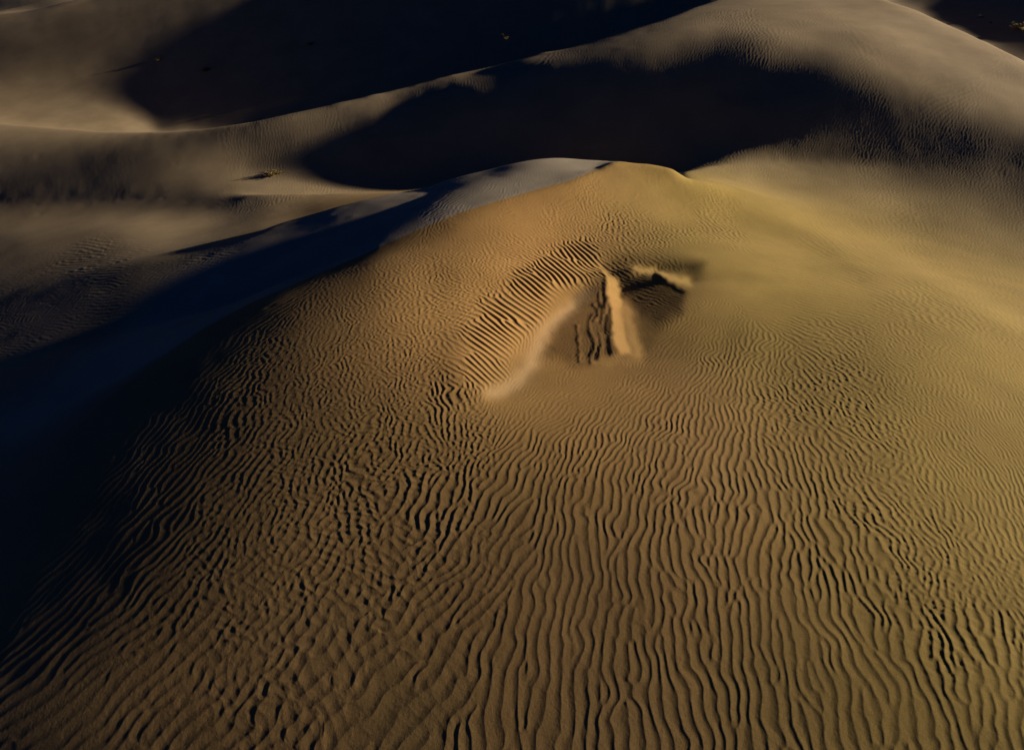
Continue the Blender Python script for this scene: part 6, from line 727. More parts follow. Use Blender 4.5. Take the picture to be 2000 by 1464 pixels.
22,1,2,1,4,-1,6,1,4,-2,2,5,2,2,2,-10,2,14,2,-2,2,-2,2,3,2,-1,2,-1,4,1,2,1,6,-1,12,-1,2,-1,84,-1,13,1,1,1,1,1,1,2,
1,3,1,3,1,3,2,-4,1,-4,1,-3,1,1,1,1,8,-4,1,-1,1,2,2,-1,1,-6,1,-15,1,-1,1,13,1,-1,1,-3,2,-1,2,2,2,-1,3,1,2,1,1,1,
1,1,1,1,1,1,7,1,1,1,7,1,5,-1,1,-1,1,-1,17,1,43,-1,2,-1,12,-1,2,-1,6,-1,6,-1,12,1,2,1,2,-1,10,-3,2,1,4,-10,2,11,2,-2,
4,1,2,-1,6,1,2,1,2,1,6,1,2,1,6,1,14,-1,52,-1,1,-1,21,-1,1,-1,1,-1,5,-1,1,-1,5,-1,1,-1,1,-1,5,1,1,4,1,3,2,-2,1,-4,
1,-3,1,-2,1,-1,3,-3,1,-6,3,-1,1,2,1,3,1,2,1,-4,1,4,1,7,1,1,2,2,2,1,1,3,1,1,2,-1,1,-1,1,-1,1,-2,1,-1,4,1,1,1,
7,1,1,1,1,1,2,1,1,1,5,1,1,1,22,1,83,1,2,-1,2,-1,4,1,2,-5,2,4,4,-1,2,-4,6,-2,2,3,2,-1,89,-1,27,-1,7,-1,1,-1,1,-1,
5,-1,1,-1,1,-1,9,1,1,1,1,-2,1,1,1,6,1,4,1,8,1,3,1,-2,1,1,1,2,1,1,2,3,1,2,1,1,1,-3,1,1,1,3,2,-1,2,1,1,2,
1,2,1,1,1,1,1,1,26,1,1,1,55,-1,16,-1,18,-1,6,-1,16,-2,2,8,2,-7,2,9,2,-2,2,1,2,-6,2,1,2,-1,6,1,54,1,28,-1,1,-1,11,-1,
5,-1,1,-1,28,-1,1,-1,7,-1,1,-1,1,-2,1,-7,1,-7,2,-9,1,-12,1,-5,1,8,1,3,1,-3,1,-3,1,-2,1,-3,1,-9,1,-1,1,1,5,-1,2,1,1,1,
1,1,1,1,2,1,1,1,8,-1,1,-1,39,1,1,1,1,1,44,-1,2,-1,18,1,6,1,6,1,6,1,2,-2,2,6,2,-2,2,3,2,-2,2,2,2,-7,2,1,2,-1,
14,-1,8,1,2,1,36,1,43,-1,1,-1,1,-1,1,-1,1,-1,1,-1,12,-1,8,1,1,1,1,1,1,1,1,1,1,1,1,2,1,2,1,2,1,2,1,2,1,2,1,2,
1,2,1,2,1,2,1,1,2,2,1,7,1,3,1,8,1,-2,1,-12,1,-10,1,-6,1,-2,1,-1,1,-3,1,-5,1,-3,1,-4,1,-5,1,-5,1,-3,1,-2,1,-2,1,-2,
1,-1,1,-1,1,-1,1,-1,1,-1,1,-1,1,-1,6,1,4,1,1,1,1,1,1,1,61,1,6,1,2,1,2,1,10,-1,2,-1,18,-1,22,-2,2,7,2,-4,4,-6,2,3,
10,-1,22,-1,6,-1,52,1,2,1,1,1,23,-1,6,-1,1,-1,1,-1,5,-1,1,-1,1,-1,1,-1,1,-1,1,-1,1,-1,1,-2,1,-1,1,-1,1,-1,1,-1,1,-1,1,-1,
1,-1,4,1,1,2,1,2,1,2,2,2,1,11,1,4,1,1,1,3,1,1,1,-4,1,-9,1,1,1,4,1,1,1,3,1,3,1,3,1,3,1,2,3,-1,1,-2,1,-1,
1,-1,1,-1,1,-1,1,-1,1,-1,1,-1,1,-1,1,-2,1,-1,1,-1,2,-1,1,-3,1,-3,1,-2,1,-3,1,-3,1,-2,1,-2,1,-1,1,-1,1,-1,90,-1,4,1,24,-2,
2,10,2,-3,2,2,2,-4,2,2,8,-1,2,-1,2,-1,14,1,2,-1,2,-1,72,1,1,1,1,1,26,1,9,-1,1,-2,1,-1,1,-1,1,-2,1,-3,1,-3,1,-3,1,-3,
1,-3,1,-3,1,-3,1,-7,1,-4,1,5,1,-2,1,-6,1,2,1,8,1,9,1,2,1,-5,1,-6,1,-5,1,-2,1,-1,4,1,1,1,3,-1,1,-2,1,-2,1,-2,1,-1,
2,2,1,2,1,1,1,-1,1,-5,1,-5,1,-2,2,3,1,2,8,-1,1,-1,1,-1,1,-1,1,-1,1,-1,7,-1,1,-1,56,1,14,1,20,1,14,-3,2,9,2,-5,2,3,
2,-4,2,2,2,1,20,3,2,-1,6,1,2,1,80,1,1,1,1,1,1,1,1,1,1,1,1,1,1,1,3,1,18,1,1,1,1,2,1,1,1,1,1,1,1,2,1,2,
1,2,1,2,1,1,1,-3,1,-1,1,11,2,-6,2,2,2,2,1,12,1,13,1,9,1,7,1,3,1,1,7,1,1,3,1,4,1,4,1,3,1,-1,1,-4,1,-3,1,-2,
1,4,1,13,1,14,1,6,1,2,1,3,1,3,1,2,1,1,1,1,1,1,1,1,1,1,1,1,1,1,13,-1,8,-1,16,-1,60,-1,6,-1,14,-4,2,16,2,-5,2,4,
2,-7,2,2,16,-3,2,6,2,-7,2,2,2,-2,2,1,2,-1,58,-1,36,1,3,1,1,1,1,1,1,1,4,1,1,1,1,1,1,1,1,1,7,-1,1,-1,1,-1,1,-2,
1,-1,1,-1,1,-1,1,-1,1,-5,1,1,1,22,1,4,3,-1,1,-5,1,-12,1,-9,1,-6,1,-6,1,-3,2,2,1,3,1,4,1,4,1,3,1,3,1,2,1,2,2,-1,
1,-4,1,-3,1,5,1,8,1,11,1,3,1,-4,1,-7,1,-7,1,-4,1,-3,2,3,1,2,2,3,1,3,1,2,1,2,1,1,1,1,1,1,1,1,1,1,1,1,1,1,
1,1,1,1,1,1,12,-1,1,-1,1,-1,49,-1,28,1,2,1,2,1,10,1,4,-6,2,17,2,-2,2,-2,4,-1,12,-2,2,-2,2,8,2,2,6,1,2,2,2,-5,2,1,
2,1,2,1,70,-1,1,-1,1,-1,1,-1,8,-1,1,-1,1,-1,2,-1,1,-1,12,1,1,1,1,1,1,1,1,1,1,1,1,1,1,1,1,1,1,1,1,2,1,2,1,2,
1,2,1,2,1,3,1,3,1,1,1,1,2,7,1,6,1,-4,1,-3,2,4,1,7,1,4,1,-1,1,-4,1,-7,1,-9,1,-9,1,-9,1,-10,1,-11,1,-8,1,-6,1,-5,
1,-1,1,-2,1,-5,2,3,1,6,1,3,1,-3,1,-4,1,-2,1,1,1,1,1,2,1,1,1,3,1,-1,1,-2,1,-5,1,-9,1,-4,1,-2,1,-2,3,1,1,1,1,1,
1,1,1,1,1,1,1,1,1,1,1,1,63,-1,42,-1,2,-1,2,9,2,-5,4,2,8,-1,2,1,2,-1,2,4,2,-8,2,7,2,-2,2,-3,2,2,2,-1,2,3,4,-2,
2,1,74,-1,1,-1,1,-1,10,-1,1,-1,7,-1,1,-1,1,-1,1,-1,1,-1,1,-1,1,-1,1,-1,1,-1,1,-1,1,-1,1,-1,1,-1,1,-1,1,-1,1,-1,1,-1,1,-1,
1,-1,1,-1,1,-1,1,-1,1,-1,3,-2,1,1,1,14,1,-2,1,-7,1,2,1,4,1,3,1,3,1,2,1,5,1,7,1,10,1,12,1,12,1,13,1,12,1,11,1,15,
1,6,1,-1,1,5,1,9,1,5,1,-9,1,4,1,9,2,-1,1,1,1,-1,2,3,2,-2,2,1,2,1,1,1,1,-1,2,-1,1,-2,1,-3,1,-3,1,-3,1,-3,1,-2,
1,-2,1,-2,1,-1,1,-1,9,1,1,1,2,1,1,1,52,-1,6,-1,14,-1,2,-1,22,-4,2,15,2,-7,2,2,8,-1,2,3,2,-1,2,-2,2,3,2,-14,2,6,2,-1,
2,-2,2,2,2,-1,2,1,20,1,36,-1,1,-1,1,-1,34,-1,11,-1,9,-1,1,-1,1,-1,1,-1,1,-1,1,-1,1,-1,1,-1,1,-1,1,-1,1,-1,1,-2,1,-3,1,-5,
1,-1,1,9,1,-2,1,-5,1,-3,1,-1,1,-2,1,-2,1,-2,1,-3,1,-2,1,-2,1,-2,1,-2,2,2,1,-1,2,4,1,3,1,-2,1,-2,1,-4,1,-13,1,1,1,6,
1,2,1,-1,1,-2,1,-1,1,1,1,2,1,1,1,1,1,2,1,2,1,2,1,1,1,2,1,1,1,1,1,1,2,1,4,-1,1,-2,1,-2,1,-2,1,-2,1,-2,1,-2,
1,-1,1,-1,1,-1,1,-1,1,-1,1,-1,5,1,28,-1,2,-1,6,1,26,-1,34,2,2,-1,2,1,10,-1,2,3,2,-3,2,3,2,4,2,-5,8,1,6,-1,20,-1,43,1,
1,1,10,1,1,1,1,1,18,1,3,1,1,1,1,1,11,1,1,1,1,1,8,-1,1,-3,1,-2,1,4,2,-10,1,-4,1,-1,1,-2,1,-2,1,-1,1,-1,1,-1,1,-2,
1,-3,1,-3,1,-3,1,-4,1,-5,1,-3,1,-6,1,-8,1,-9,1,-7,1,-5,1,2,1,-2,1,-12,1,-19,1,-20,1,-13,1,-7,1,-5,1,-6,1,-7,1,-6,1,-4,1,-4,
1,-3,1,-2,1,-1,1,-2,1,-1,2,1,1,1,1,1,1,2,1,2,1,2,1,3,1,2,1,2,1,1,1,1,5,-1,1,-2,1,-2,1,-1,1,-1,1,-2,1,-2,1,-1,
1,-1,1,-1,48,1,34,1,2,1,2,1,8,-1,2,7,2,-5,2,1,14,2,2,-1,4,1,2,-1,12,-1,2,-1,2,-1,20,-1,65,1,1,1,8,1,1,1,1,1,1,1,
1,1,1,1,1,1,1,1,1,1,1,1,1,1,1,1,1,1,1,1,1,1,1,1,1,1,7,-1,1,-2,4,1,1,3,1,2,1,1,1,1,4,1,1,1,4,-1,2,4,
1,6,1,5,1,4,1,3,1,3,1,8,1,11,1,11,1,9,1,7,1,5,1,4,1,3,1,2,1,1,2,-2,1,-3,1,-3,1,-4,1,-3,1,-4,1,-4,1,-3,1,-2,
1,-1,1,-1,1,-1,1,-1,1,-1,1,-1,2,1,1,1,1,1,1,1,1,2,1,1,1,1,1,1,1,1,3,-1,1,-1,1,-1,1,-1,1,-1,3,-1,1,-1,1,-1,56,1,
12,1,2,1,2,1,18,-1,4,1,4,1,4,1,4,-1,22,-1,2,-1,4,1,2,1,2,-1,58,-1,1,-1,1,-1,8,-1,16,-1,18,1,5,1,1,1,1,1,1,1,1,2,
1,2,1,1,2,1,1,1,4,1,4,1,1,1,1,1,1,1,1,1,1,1,6,1,1,2,1,1,4,1,1,2,1,3,1,4,1,4,1,4,1,5,1,5,1,4,1,3,
1,3,1,3,1,3,1,2,1,2,1,2,1,2,1,1,1,2,1,1,3,-1,1,-1,1,-1,1,-1,1,-1,5,1,1,1,1,1,1,1,1,1,1,1,43,-1,16,-1,14,-1,
2,-1,6,-1,14,1,2,1,14,1,18,1,2,1,6,1,4,1,63,-1,1,-1,28,-1,1,-1,1,-1,1,-1,1,-1,1,-1,1,-1,1,-1,1,-1,1,-1,21,1,1,1,1,1,
1,1,1,1,12,-1,3,-1,1,-1,1,-1,1,-1,1,-1,10,1,1,2,1,1,1,1,3,1,8,1,1,1,1,1,1,1,52,-1,96,-1,51,-1,1,-1,1,-1,1,-1,31,1,
1,1,13,-1,1,-1,16,-1,8,1,4,1,1,1,1,1,1,1,22,-1,1,-1,1,-1,1,-1,1,-1,1,-1,1,-1,1,-1,1,-1,1,-1,1,-1,1,-1,3,-1,1,-1,1,-1,
15,-1,1,-1,1,-1,26,-1,2,-1,2,-1,44,-1,26,1,60,-1,27,-1,1,-1,1,-1,1,-1,95,-1,1,-1,1,-1,3,-1,1,-1,1,-1,1,-1,1,-1,1,-1,1,-1,1,-1,
1,-1,5,-1,1,-1,1,-1,3,-1],
[4227,-1,1,-1,1,-1,119,1,1,1,10,-1,1,-1,1,-1,3,-1,182,-1,2,-1,2,-1,10,1,2,1,104,1,2,1,2,1,10,-1,2,-1,2,-1,181,-1,1,-1,1,-1,1,-1,
4,-1,1,-1,7,1,4,1,1,1,1,1,1,1,101,1,4,1,1,1,6,-1,1,-1,4,-1,4,-1,1,-1,1,-1,1,-1,175,-1,2,-1,6,-1,6,1,6,1,2,1,92,1,
2,1,2,1,10,1,6,-1,10,-1,2,-1,2,-1,2,-1,172,-1,1,-1,1,-1,16,1,1,1,90,1,1,1,1,1,1,1,1,1,1,1,1,1,1,1,1,1,1,1,4,1,
20,-1,1,-1,1,-1,1,-1,1,-1,1,-1,1,-1,174,-1,108,1,2,1,2,1,2,1,2,1,2,1,2,1,22,-1,2,-1,178,-1,108,1,1,1,1,1,1,1,1,1,4,1,
1,1,1,1,12,-1,10,-1,1,-1,48,-1,1,-1,1,-1,133,-1,106,1,2,1,6,1,14,-1,6,-1,2,-1,50,-1,2,-1,239,1,1,1,6,1,1,1,10,-1,1,-1,8,-1,
1,-1,1,-1,56,-1,1,-1,235,1,8,1,10,-1,8,-1,60,-1,97,1,1,1,1,1,136,1,1,1,6,1,1,1,7,-1,4,-1,6,-1,1,-1,40,1,1,1,18,-1,1,-1,
1,-1,96,1,2,1,138,1,12,-1,6,-1,46,1,12,-1,6,-1,2,-1,100,1,60,-1,1,-1,1,-1,1,-1,1,-1,10,-1,1,-1,74,-1,1,-1,4,-1,1,-1,51,1,7,-1,
1,-1,4,-1,1,-1,103,1,44,-1,16,-1,2,-1,12,-1,76,-1,64,-1,106,1,1,1,20,1,1,1,1,1,22,-1,1,-1,14,-1,1,-1,1,-1,1,-1,1,-1,10,-1,1,-1,
1,-1,1,-1,237,1,6,1,16,-1,2,-1,4,1,2,1,12,1,10,-1,14,-1,6,-1,10,-1,239,1,1,1,4,1,1,1,22,1,1,1,1,1,11,1,1,1,15,-1,4,-1,
12,-1,8,-1,1,-1,37,-1,1,-1,126,-1,75,1,6,1,34,1,42,-1,38,-1,126,-1,2,-1,72,1,1,1,1,1,139,-1,1,-1,33,-1,60,1,1,1,1,1,9,-1,1,-1,
1,-1,1,-1,85,-1,2,-1,2,-1,100,-1,24,-1,6,-1,28,-1,32,-1,2,-1,26,1,2,1,10,-1,2,-1,86,-1,1,-1,1,-1,1,-1,100,-1,1,-1,4,-1,18,-1,8,-1,
26,-1,1,-1,1,-1,34,-1,25,1,1,1,1,1,1,1,200,-1,2,-1,2,-1,2,-1,16,-1,10,-1,26,-1,36,-1,144,-1,39,-1,1,-1,1,-1,15,-1,29,-1,1,-1,1,-1,
1,-1,1,-1,1,-1,1,-1,14,-1,1,-1,34,-1,1,-1,35,-1,1,-1,42,-1,1,-1,1,-1,1,-1,94,-1,10,-1,16,1,18,-1,2,-1,20,-1,30,-1,16,-1,34,-1,30,-1,
6,-1,42,-1,2,-1,2,-1,94,-1,8,-1,35,-1,1,-1,1,-1,21,-1,30,-1,15,-1,1,-1,4,-1,4,-1,24,-1,36,-1,48,-1,1,-1,119,1,2,1,16,-1,70,-1,2,-1,
2,-1,110,-1,110,-1,1,-1,1,-1,7,1,1,1,1,1,1,1,1,1,1,1,1,1,13,-1,1,-1,1,-1,70,-1,10,1,1,1,1,1,1,1,97,-1,1,-1,93,1,6,-1,
12,-1,10,1,2,1,2,1,2,1,12,-1,6,-1,20,1,14,1,2,1,38,1,2,1,2,1,44,-1,26,-1,22,-1,6,-1,163,1,1,1,1,1,55,1,1,1,1,1,45,-1,
1,-1,24,-1,1,-1,1,-1,21,-1,1,-1,180,1,94,-1,2,-1,22,-1,24,-1,121,1,1,1,22,1,33,1,1,1,1,1,1,1,13,-1,1,-1,1,-1,1,-1,77,-1,1,-1,
1,-1,1,-1,19,-1,1,-1,1,-1,1,-1,106,1,16,-1,10,-1,36,1,32,1,2,1,14,-1,2,-1,2,-1,78,-1,2,-1,20,-1,91,1,1,1,64,1,7,1,1,1,4,1,
1,1,46,-1,1,-1,4,-1,1,-1,1,-1,1,-1,77,-1,1,-1,1,-1,1,-1,17,-1,1,-1,111,1,46,1,6,1,52,-1,6,-1,80,-1,2,-1,128,1,1,1,1,1,1,1,
9,1,1,1,90,-1,1,-1,1,-1,1,-1,4,-1,1,-1,1,-1,79,-1,1,-1,1,-1,1,-1,1,-1,46,1,1,1,80,1,10,1,62,-1,28,-1,2,-1,2,-1,2,-1,2,-1,
2,-1,80,-1,2,-1,2,-1,44,1,2,1,2,1,77,1,1,1,10,1,1,1,1,1,32,-1,1,-1,13,1,133,-1,1,-1,1,-1,1,-1,1,-1,44,1,1,1,1,1,1,1,
1,1,77,1,12,1,10,1,24,-1,86,1,2,1,2,1,2,1,2,1,2,1,50,-1,2,-1,46,1,2,1,106,1,40,-1,63,1,1,1,1,1,3,1,4,1,1,1,1,1,
1,1,50,-1,1,-1,47,1,1,1,118,-1,24,-1,6,-1,62,1,10,1,2,1,46,-1,151,1,1,1,20,-1,29,-1,1,-1,66,1,4,1,1,1,42,-1,1,-1,4,-1,1,-1,
1,-1,190,-1,78,1,18,-1,28,-1,6,-1,48,1,108,1,1,1,1,1,33,-1,1,-1,16,1,61,1,16,-1,1,-1,1,-1,1,-1,1,-1,9,1,1,1,1,1,1,1,1,1,
12,-1,1,-1,1,-1,4,-1,1,-1,47,1,1,1,1,1,14,-1,94,1,28,1,24,1,78,-1,10,1,2,1,2,1,14,-1,6,-1,46,1,2,1,152,-1,96,1,8,1,16,-1,
47,1,1,1,1,1,1,1,154,-1,2,-1,2,-1,50,1,16,1,2,1,20,1,10,1,62,1,2,1,108,-1,23,-1,1,-1,23,-1,1,-1,3,-1,1,-1,1,-1,27,-1,1,-1,
19,1,1,1,1,1,14,1,4,1,4,1,15,1,1,1,8,1,1,1,1,1,61,1,1,1,1,1,1,1,90,-1,16,-1,20,1,34,-1,28,-1,20,1,2,1,26,1,10,1,
10,1,62,1,2,1,107,-1,1,-1,20,1,32,-1,28,-1,23,1,1,1,4,1,4,1,4,1,4,1,4,1,4,1,1,1,15,1,4,1,1,1,1,1,61,1,1,1,1,1,
1,1,144,-1,30,-1,2,-1,54,1,88,1,2,1,51,-1,1,-1,4,-1,1,-1,35,-1,20,-1,43,1,1,1,8,1,1,1,10,-1,1,-1,1,-1,142,1,1,1,1,1,51,-1,
6,-1,2,-1,26,1,8,-1,18,-1,44,1,6,1,2,1,2,1,10,-1,2,-1,202,-1,1,-1,20,1,13,-1,72,1,216,-1,20,1,322,1,16,-1,1,-1,86,-1,1,-1,4,-1,
4,-1,64,1,1,1,1,1,1,1,1,1,1,1,4,1,1,1,1,1,1,1,4,1,4,1,96,-1,6,-1,28,1,12,-1,86,-1,10,-1,60,1,2,1,2,1,2,1,8,1,
14,1,96,-1,1,-1,28,1,1,1,51,1,109,1,1,1,3,1,1,1,1,1,1,1,19,1,10,1,1,1,58,-1,1,-1,1,-1,1,-1,98,-1,12,-1,4,1,108,1,2,1,
2,1,2,1,20,1,12,1,56,-1,2,-1,2,-1,34,-1,8,1,82,-1,1,-1,28,-1,1,-1,1,-1,1,-1,1,-1,1,-1,63,1,1,1,4,1,1,1,1,1,32,1,1,1,
12,-1,1,-1,4,-1,1,-1,34,-1,1,-1,4,-1,4,-1,1,-1,27,-1,12,1,8,-1,14,1,6,-1,6,-1,8,1,42,-1,32,-1,14,-1,50,1,6,1,46,-1,6,-1,34,-1,
10,-1,32,-1,7,1,1,1,8,-1,12,1,1,1,21,1,28,1,13,-1,1,-1,36,-1,111,-1,1,-1,37,-1,1,-1,10,-1,1,-1,49,-1,28,1,232,-1,12,-1,32,-1,1,-1,
15,-1,10,1,1,1,1,1,16,1,1,1,1,1,34,-1,7,1,1,1,1,1,11,1,7,1,1,1,36,-1,15,1,1,1,11,1,1,1,58,1,1,1,46,-1,1,-1,38,-1,
6,-1,14,-1,12,1,18,1,2,1,12,1,12,1,16,1,2,1,10,1,2,1,6,1,16,-1,2,-1,12,-1,2,-1,6,-1,26,1,2,1,58,1,2,1,102,-1,32,1,1,1,
1,1,41,1,3,-1,4,-1,30,-1,12,-1,1,-1,1,-1,12,-1,18,1,1,1,1,1,59,1,1,1,1,1,121,1,14,1,64,1,16,-1,44,1,100,-1,82,1,48,1,18,-1,
1,-1,1,-1,26,-1,1,-1,50,-1,78,-1,1,-1,1,-1,1,-1,1,-1,10,-1,1,-1,1,-1,1,-1,1,-1,43,-1,6,-1,26,1,54,1,10,1,4,1,4,-1,60,-1,16,-1,
2,-1,46,-1,2,-1,30,-1,2,-1,2,-1,10,-1,2,-1,45,-1,1,-1,4,-1,1,-1,31,1,4,1,54,1,1,1,2,1,1,1,4,-1,49,-1,27,-1,1,-1,1,-1,1,-1,
1,-1,44,-1,130,1,60,1,28,1,28,-1,264,1,1,1,2,1,26,1,1,1,4,1,4,1,60,1,184,-1,72,1,28,1,2,1,42,-1,2,-1,28,-1,119,1,29,-1,76,1,
8,1,1,1,10,1,1,1,3,1,1,1,42,-1,1,-1,1,-1,146,1,2,1,114,1,58,-1,6,-1,139,1,1,1,1,1,1,1,1,1,1,1,114,1,1,1,33,-1,10,-1,
6,-1,1,-1,1,-1,10,-1,1,-1,91,1,1,1,1,1,48,1,2,1,60,-1,20,-1,38,1,14,1,6,-1,10,-1,16,-1,2,-1,36,1,2,1,64,1,2,1,2,1,110,-1,
12,-1,45,1,1,1,2,-1,1,-1,1,-1,1,-1,4,1,2,-1,1,1,1,3,1,2,1,1,1,1,69,1,1,1,61,1,1,1,6,1,164,-1,8,-1,4,1,2,-1,2,1,
42,1,92,1,8,1,97,-1,1,-1,1,-1,24,-1,1,-1,20,-1,20,-1,1,-1,2,1,1,1,1,1,2,-1,8,1,3,1,1,1,1,1,2,-1,1,-1,1,-1,1,-1,1,-1,
17,1,1,1,1,1,1,1,1,1,11,1,14,1,16,1,1,1,55,1,1,1,4,1,1,1,6,1,1,1,57,-1,40,-1,2,-1,12,-1,12,-1,8,1,28,-1,4,1,2,-1,
2,1,2,-1,4,1,6,1,2,-1,4,1,4,-1,22,1,12,1,8,1,6,1,16,1,54,1,2,1,4,1,2,1,6,1,136,-1,27,1,1,1,1,-1,2,1,1,-1,1,-2,
8,-1,1,-1,2,-1,1,-2,1,-1,3,2,1,2,1,1,8,-1,1,-1,35,1,5,1,16,1,1,1,57,1,1,1,3,1,1,1,1,1,4,1,1,1,31,1,36,-1,26,-1,
42,-1,30,-1,2,2,2,-1,10,1,2,-1,6,1,116,1,8,1,4,1,6,1,29,1,1,1,1,1,1,1,1,1,56,-1,1,-1,1,-1,1,-1,1,-1,1,-1,24,1,1,1,
1,1,12,-1,4,-1,29,-2,1,-1,1,1,2,-1,2,-1,8,1,2,-1,6,1,1,1,3,1,1,1,1,1,1,1,60,1,1,1,1,1,38,-1,1,-1,8,1,1,1,11,1,
1,1,4,1,30,1,2,1,2,1,20,1,8,1,28,-1,12,-1,2,-1,6,-1,8,1,2,1,46,-2,2,1,2,-1,2,-1,4,-1,4,1,2,-1,6,1,6,1,10,-1,18,1,
8,-1,26,1,2,1,36,-1,2,-1,8,1,6,1,8,1,2,1,32,1,1,1,1,1,1,1,27,1,1,1,19,1,21,-1,1,-1,1,-1,1,-1,10,1,1,1,1,1,16,-1,
34,1,1,2,2,-1,3,-1,3,-1,4,2,2,-1,3,-1,1,-1,2,1,8,-1,1,-1,1,-1,1,-1,1,-1,1,-1,1,-2,1,-2,1,-2,1,-2,1,-2,1,-1,11,-1,1,-1,
6,-1,5,-1,1,-1,78,1,1,1,9,1,34,1,84,1,8,1,42,-1,2,2,8,-1,4,2,2,-2,4,-1,2,1,4,1,14,-1,18,-1,84,1,2,1,84,1,1,1,23,1,
30,-1,1,-1,17,1,21,-2,1,-1,1,2,1,1,10,1,1,2,1,1,4,1,1,1,2,1,4,1,1,1,1,1,1,1,2,1,1,1,1,1,1,1,1,1,1,1,1,1,
1,1,1,1,2,-1,1,-1,7,-1,3,-1,1,-1,4,-1,7,-1,1,-1,46,1,1,1,15,-1,14,1,1,1,1,1,1,1,63,1,12,1,2,1,6,1,2,1,24,1,30,-1,
38,-1,2,1,8,1,2,-1,2,1,2,1,2,-2,4,1,2,-1,2,1,14,1,2,-1,68,1,2,1,20,-1,76,1,22,1,14,1,4,1,4,1,1,1,10,1,1,1,10,1,
4,1,1,1,18,1,24,-1,2,2,1,1,7,1,2,-1,1,-1,2,1,1,3,1,1,1,-1,1,-2,1,-1,2,1,2,-1,8,1,1,1,1,1,1,1,3,1,1,2,1,3,
1,3,1,1,5,1,1,2,1,2,1,2,1,2,1,2,1,2,1,1,1,1,1,1,1,1,1,1,1,1,51,1,1,1,1,1,1,1,18,-1,1,-1,117,1,2,1,28,1,
18,1,24,-1,2,2,2,-1,12,2,2,-1,4,1,2,-1,8,1,14,-1,20,1,46,1,20,-1,68,-1,1,-1,35,-1,1,-1,7,1,36,1,1,1,11,1,29,-1,2,2,2,-1,
12,2,2,-1,1,2,1,2,1,1,1,1,2,-1,3,-1,1,-1,4,1,2,-1,6,-1,1,-1,2,1,1,1,2,-1,1,-2,1,-1,1,-1,1,-1,1,-1,6,1,10,1,1,1,
94,1,1,1,32,-1,6,-1,14,1,12,1,10,-1,8,1,36,1,12,1,16,-1,12,-1,16,2,2,-1,4,2,2,-1,4,-1,4,1,6,1,10,-1,4,1,2,1,10,-1,4,1,
30,-1,2,-1,62,1,32,-1,1,-1,1,-1,4,-1,1,-1,48,1,41,-1,1,-1,16,-1,1,-1,1,-1,12,-1,16,1,2,-1,2,-1,2,3,1,1,5,-1,8,1,1,1,1,1,
10,-1,10,-1,2,-1,1,-1,6,1,28,-1,1,-1,1,-1,4,-1,94,-1,6,-1,48,1,42,-1,30,-1,2,1,12,-1,2,1,4,-1,2,2,2,-1,24,-1,4,1,6,-1,32,-1,
2,-1,4,-1,70,1,28,-1,1,-1,1,-1,18,1,10,1,24,1,73,-1,2,2,12,-1,1,-1,3,1,2,-2,2,1,2,-1,2,1,1,1,3,1,4,1,4,-1,1,-1,7,1,
5,1,1,1,1,1,5,-1,1,-1,8,1,58,1,1,1,39,1,1,1,29,-1,2,-1,18,1,2,1,6,1,6,1,2,1,14,1,2,1,6,1,24,1,46,2,14,1,2,1,
2,-1,2,2,2,-1,28,1,20,1,38,-1,14,1,2,1,70,-1,1,-1,18,1,1,1,1,1,6,1,1,1,28,1,1,1,50,1,1,1,1,1,14,-1,3,1,1,1,14,1,
4,-1,2,1,1,-1,1,-1,2,-1,1,-1,1,-1,3,-1,12,-1,7,-1,21,1,1,1,10,1,1,1,1,1,1,1,34,1,4,1,1,1,157,1,22,1,16,-1,2,1,16,1,
4,-1,6,-1,10,-1,10,-1,28,1,10,1,175,1,1,1,1,1,1,1,14,1,5,1,1,1,10,-1,12,1,1,1,14,-1,2,2,3,1,7,1,4,1,2,1,10,-1,8,1,
12,-1,1,-1,1,-1,25,1,1,1,1,1,1,1,28,-1,1,-1,41,-1,1,-1,96,-1,6,-1,10,1,2,1,2,1,8,-1,6,1,8,-1,20,1,14,-1,2,1,10,1,4,1,
32,-1,28,1,32,-1,2,-1,38,-1,2,-1,63,-1,1,-1,31,-1,1,-1,4,-1,1,-1,22,-1,1,-1,5,1,1,1,7,-1,19,1,15,-1,2,1,14,1,1,1,5,1,1,1,
6,1,1,1,1,1,1,1,53,-1,1,-1,62,-1,1,-1,1,-1,63,-1,38,-1,28,1,8,-1,36,1,20,2,2,-1,4,-1,2,1,92,-1,26,-1,2,-1,63,-1,1,-1,16,-1,
21,-1,1,-1,1,-1,35,-1,9,-1,1,-1,3,-1,1,-1,20,1,1,1,10,-1,5,-1,1,-1,1,-1,1,-1,2,3,2,-1,3,-1,1,-2,2,1,1,1,5,-1,1,-1,1,-1,
2,-1,1,-1,5,-1,3,1,1,1,15,1,14,-1,42,-1,1,-1,1,-1,26,-1,64,-1,16,-1,26,-1,2,-1,2,-1,20,1,26,1,2,1,14,-1,2,2,14,-1,4,-1,2,3,
2,-1,4,-1,6,1,4,-1,8,-1,8,1,10,1,2,1,14,-1,40,-1,2,-1,2,-1,88,-1,1,-1,1,-1,16,-1,25,-1,1,-1,25,1,1,1,36,1,3,-2,2,1,1,1,
11,1,2,-1,1,-1,2,1,1,-1,2,2,2,-1,3,-1,1,-1,1,-1,1,-1,4,1,4,-1,1,-1,1,-1,1,-1,5,-1,1,-1,22,1,11,-1,1,-1,1,-1,47,-1,84,-1,
18,-1,2,-1,88,-1,2,1,8,-1,2,-1,2,1,2,-1,4,-2,2,2,2,-1,2,-1,2,1,2,-1,4,1,2,1,10,-1,34,-1,230,1,11,-1,2,1,1,-1,1,-1,6,-1,
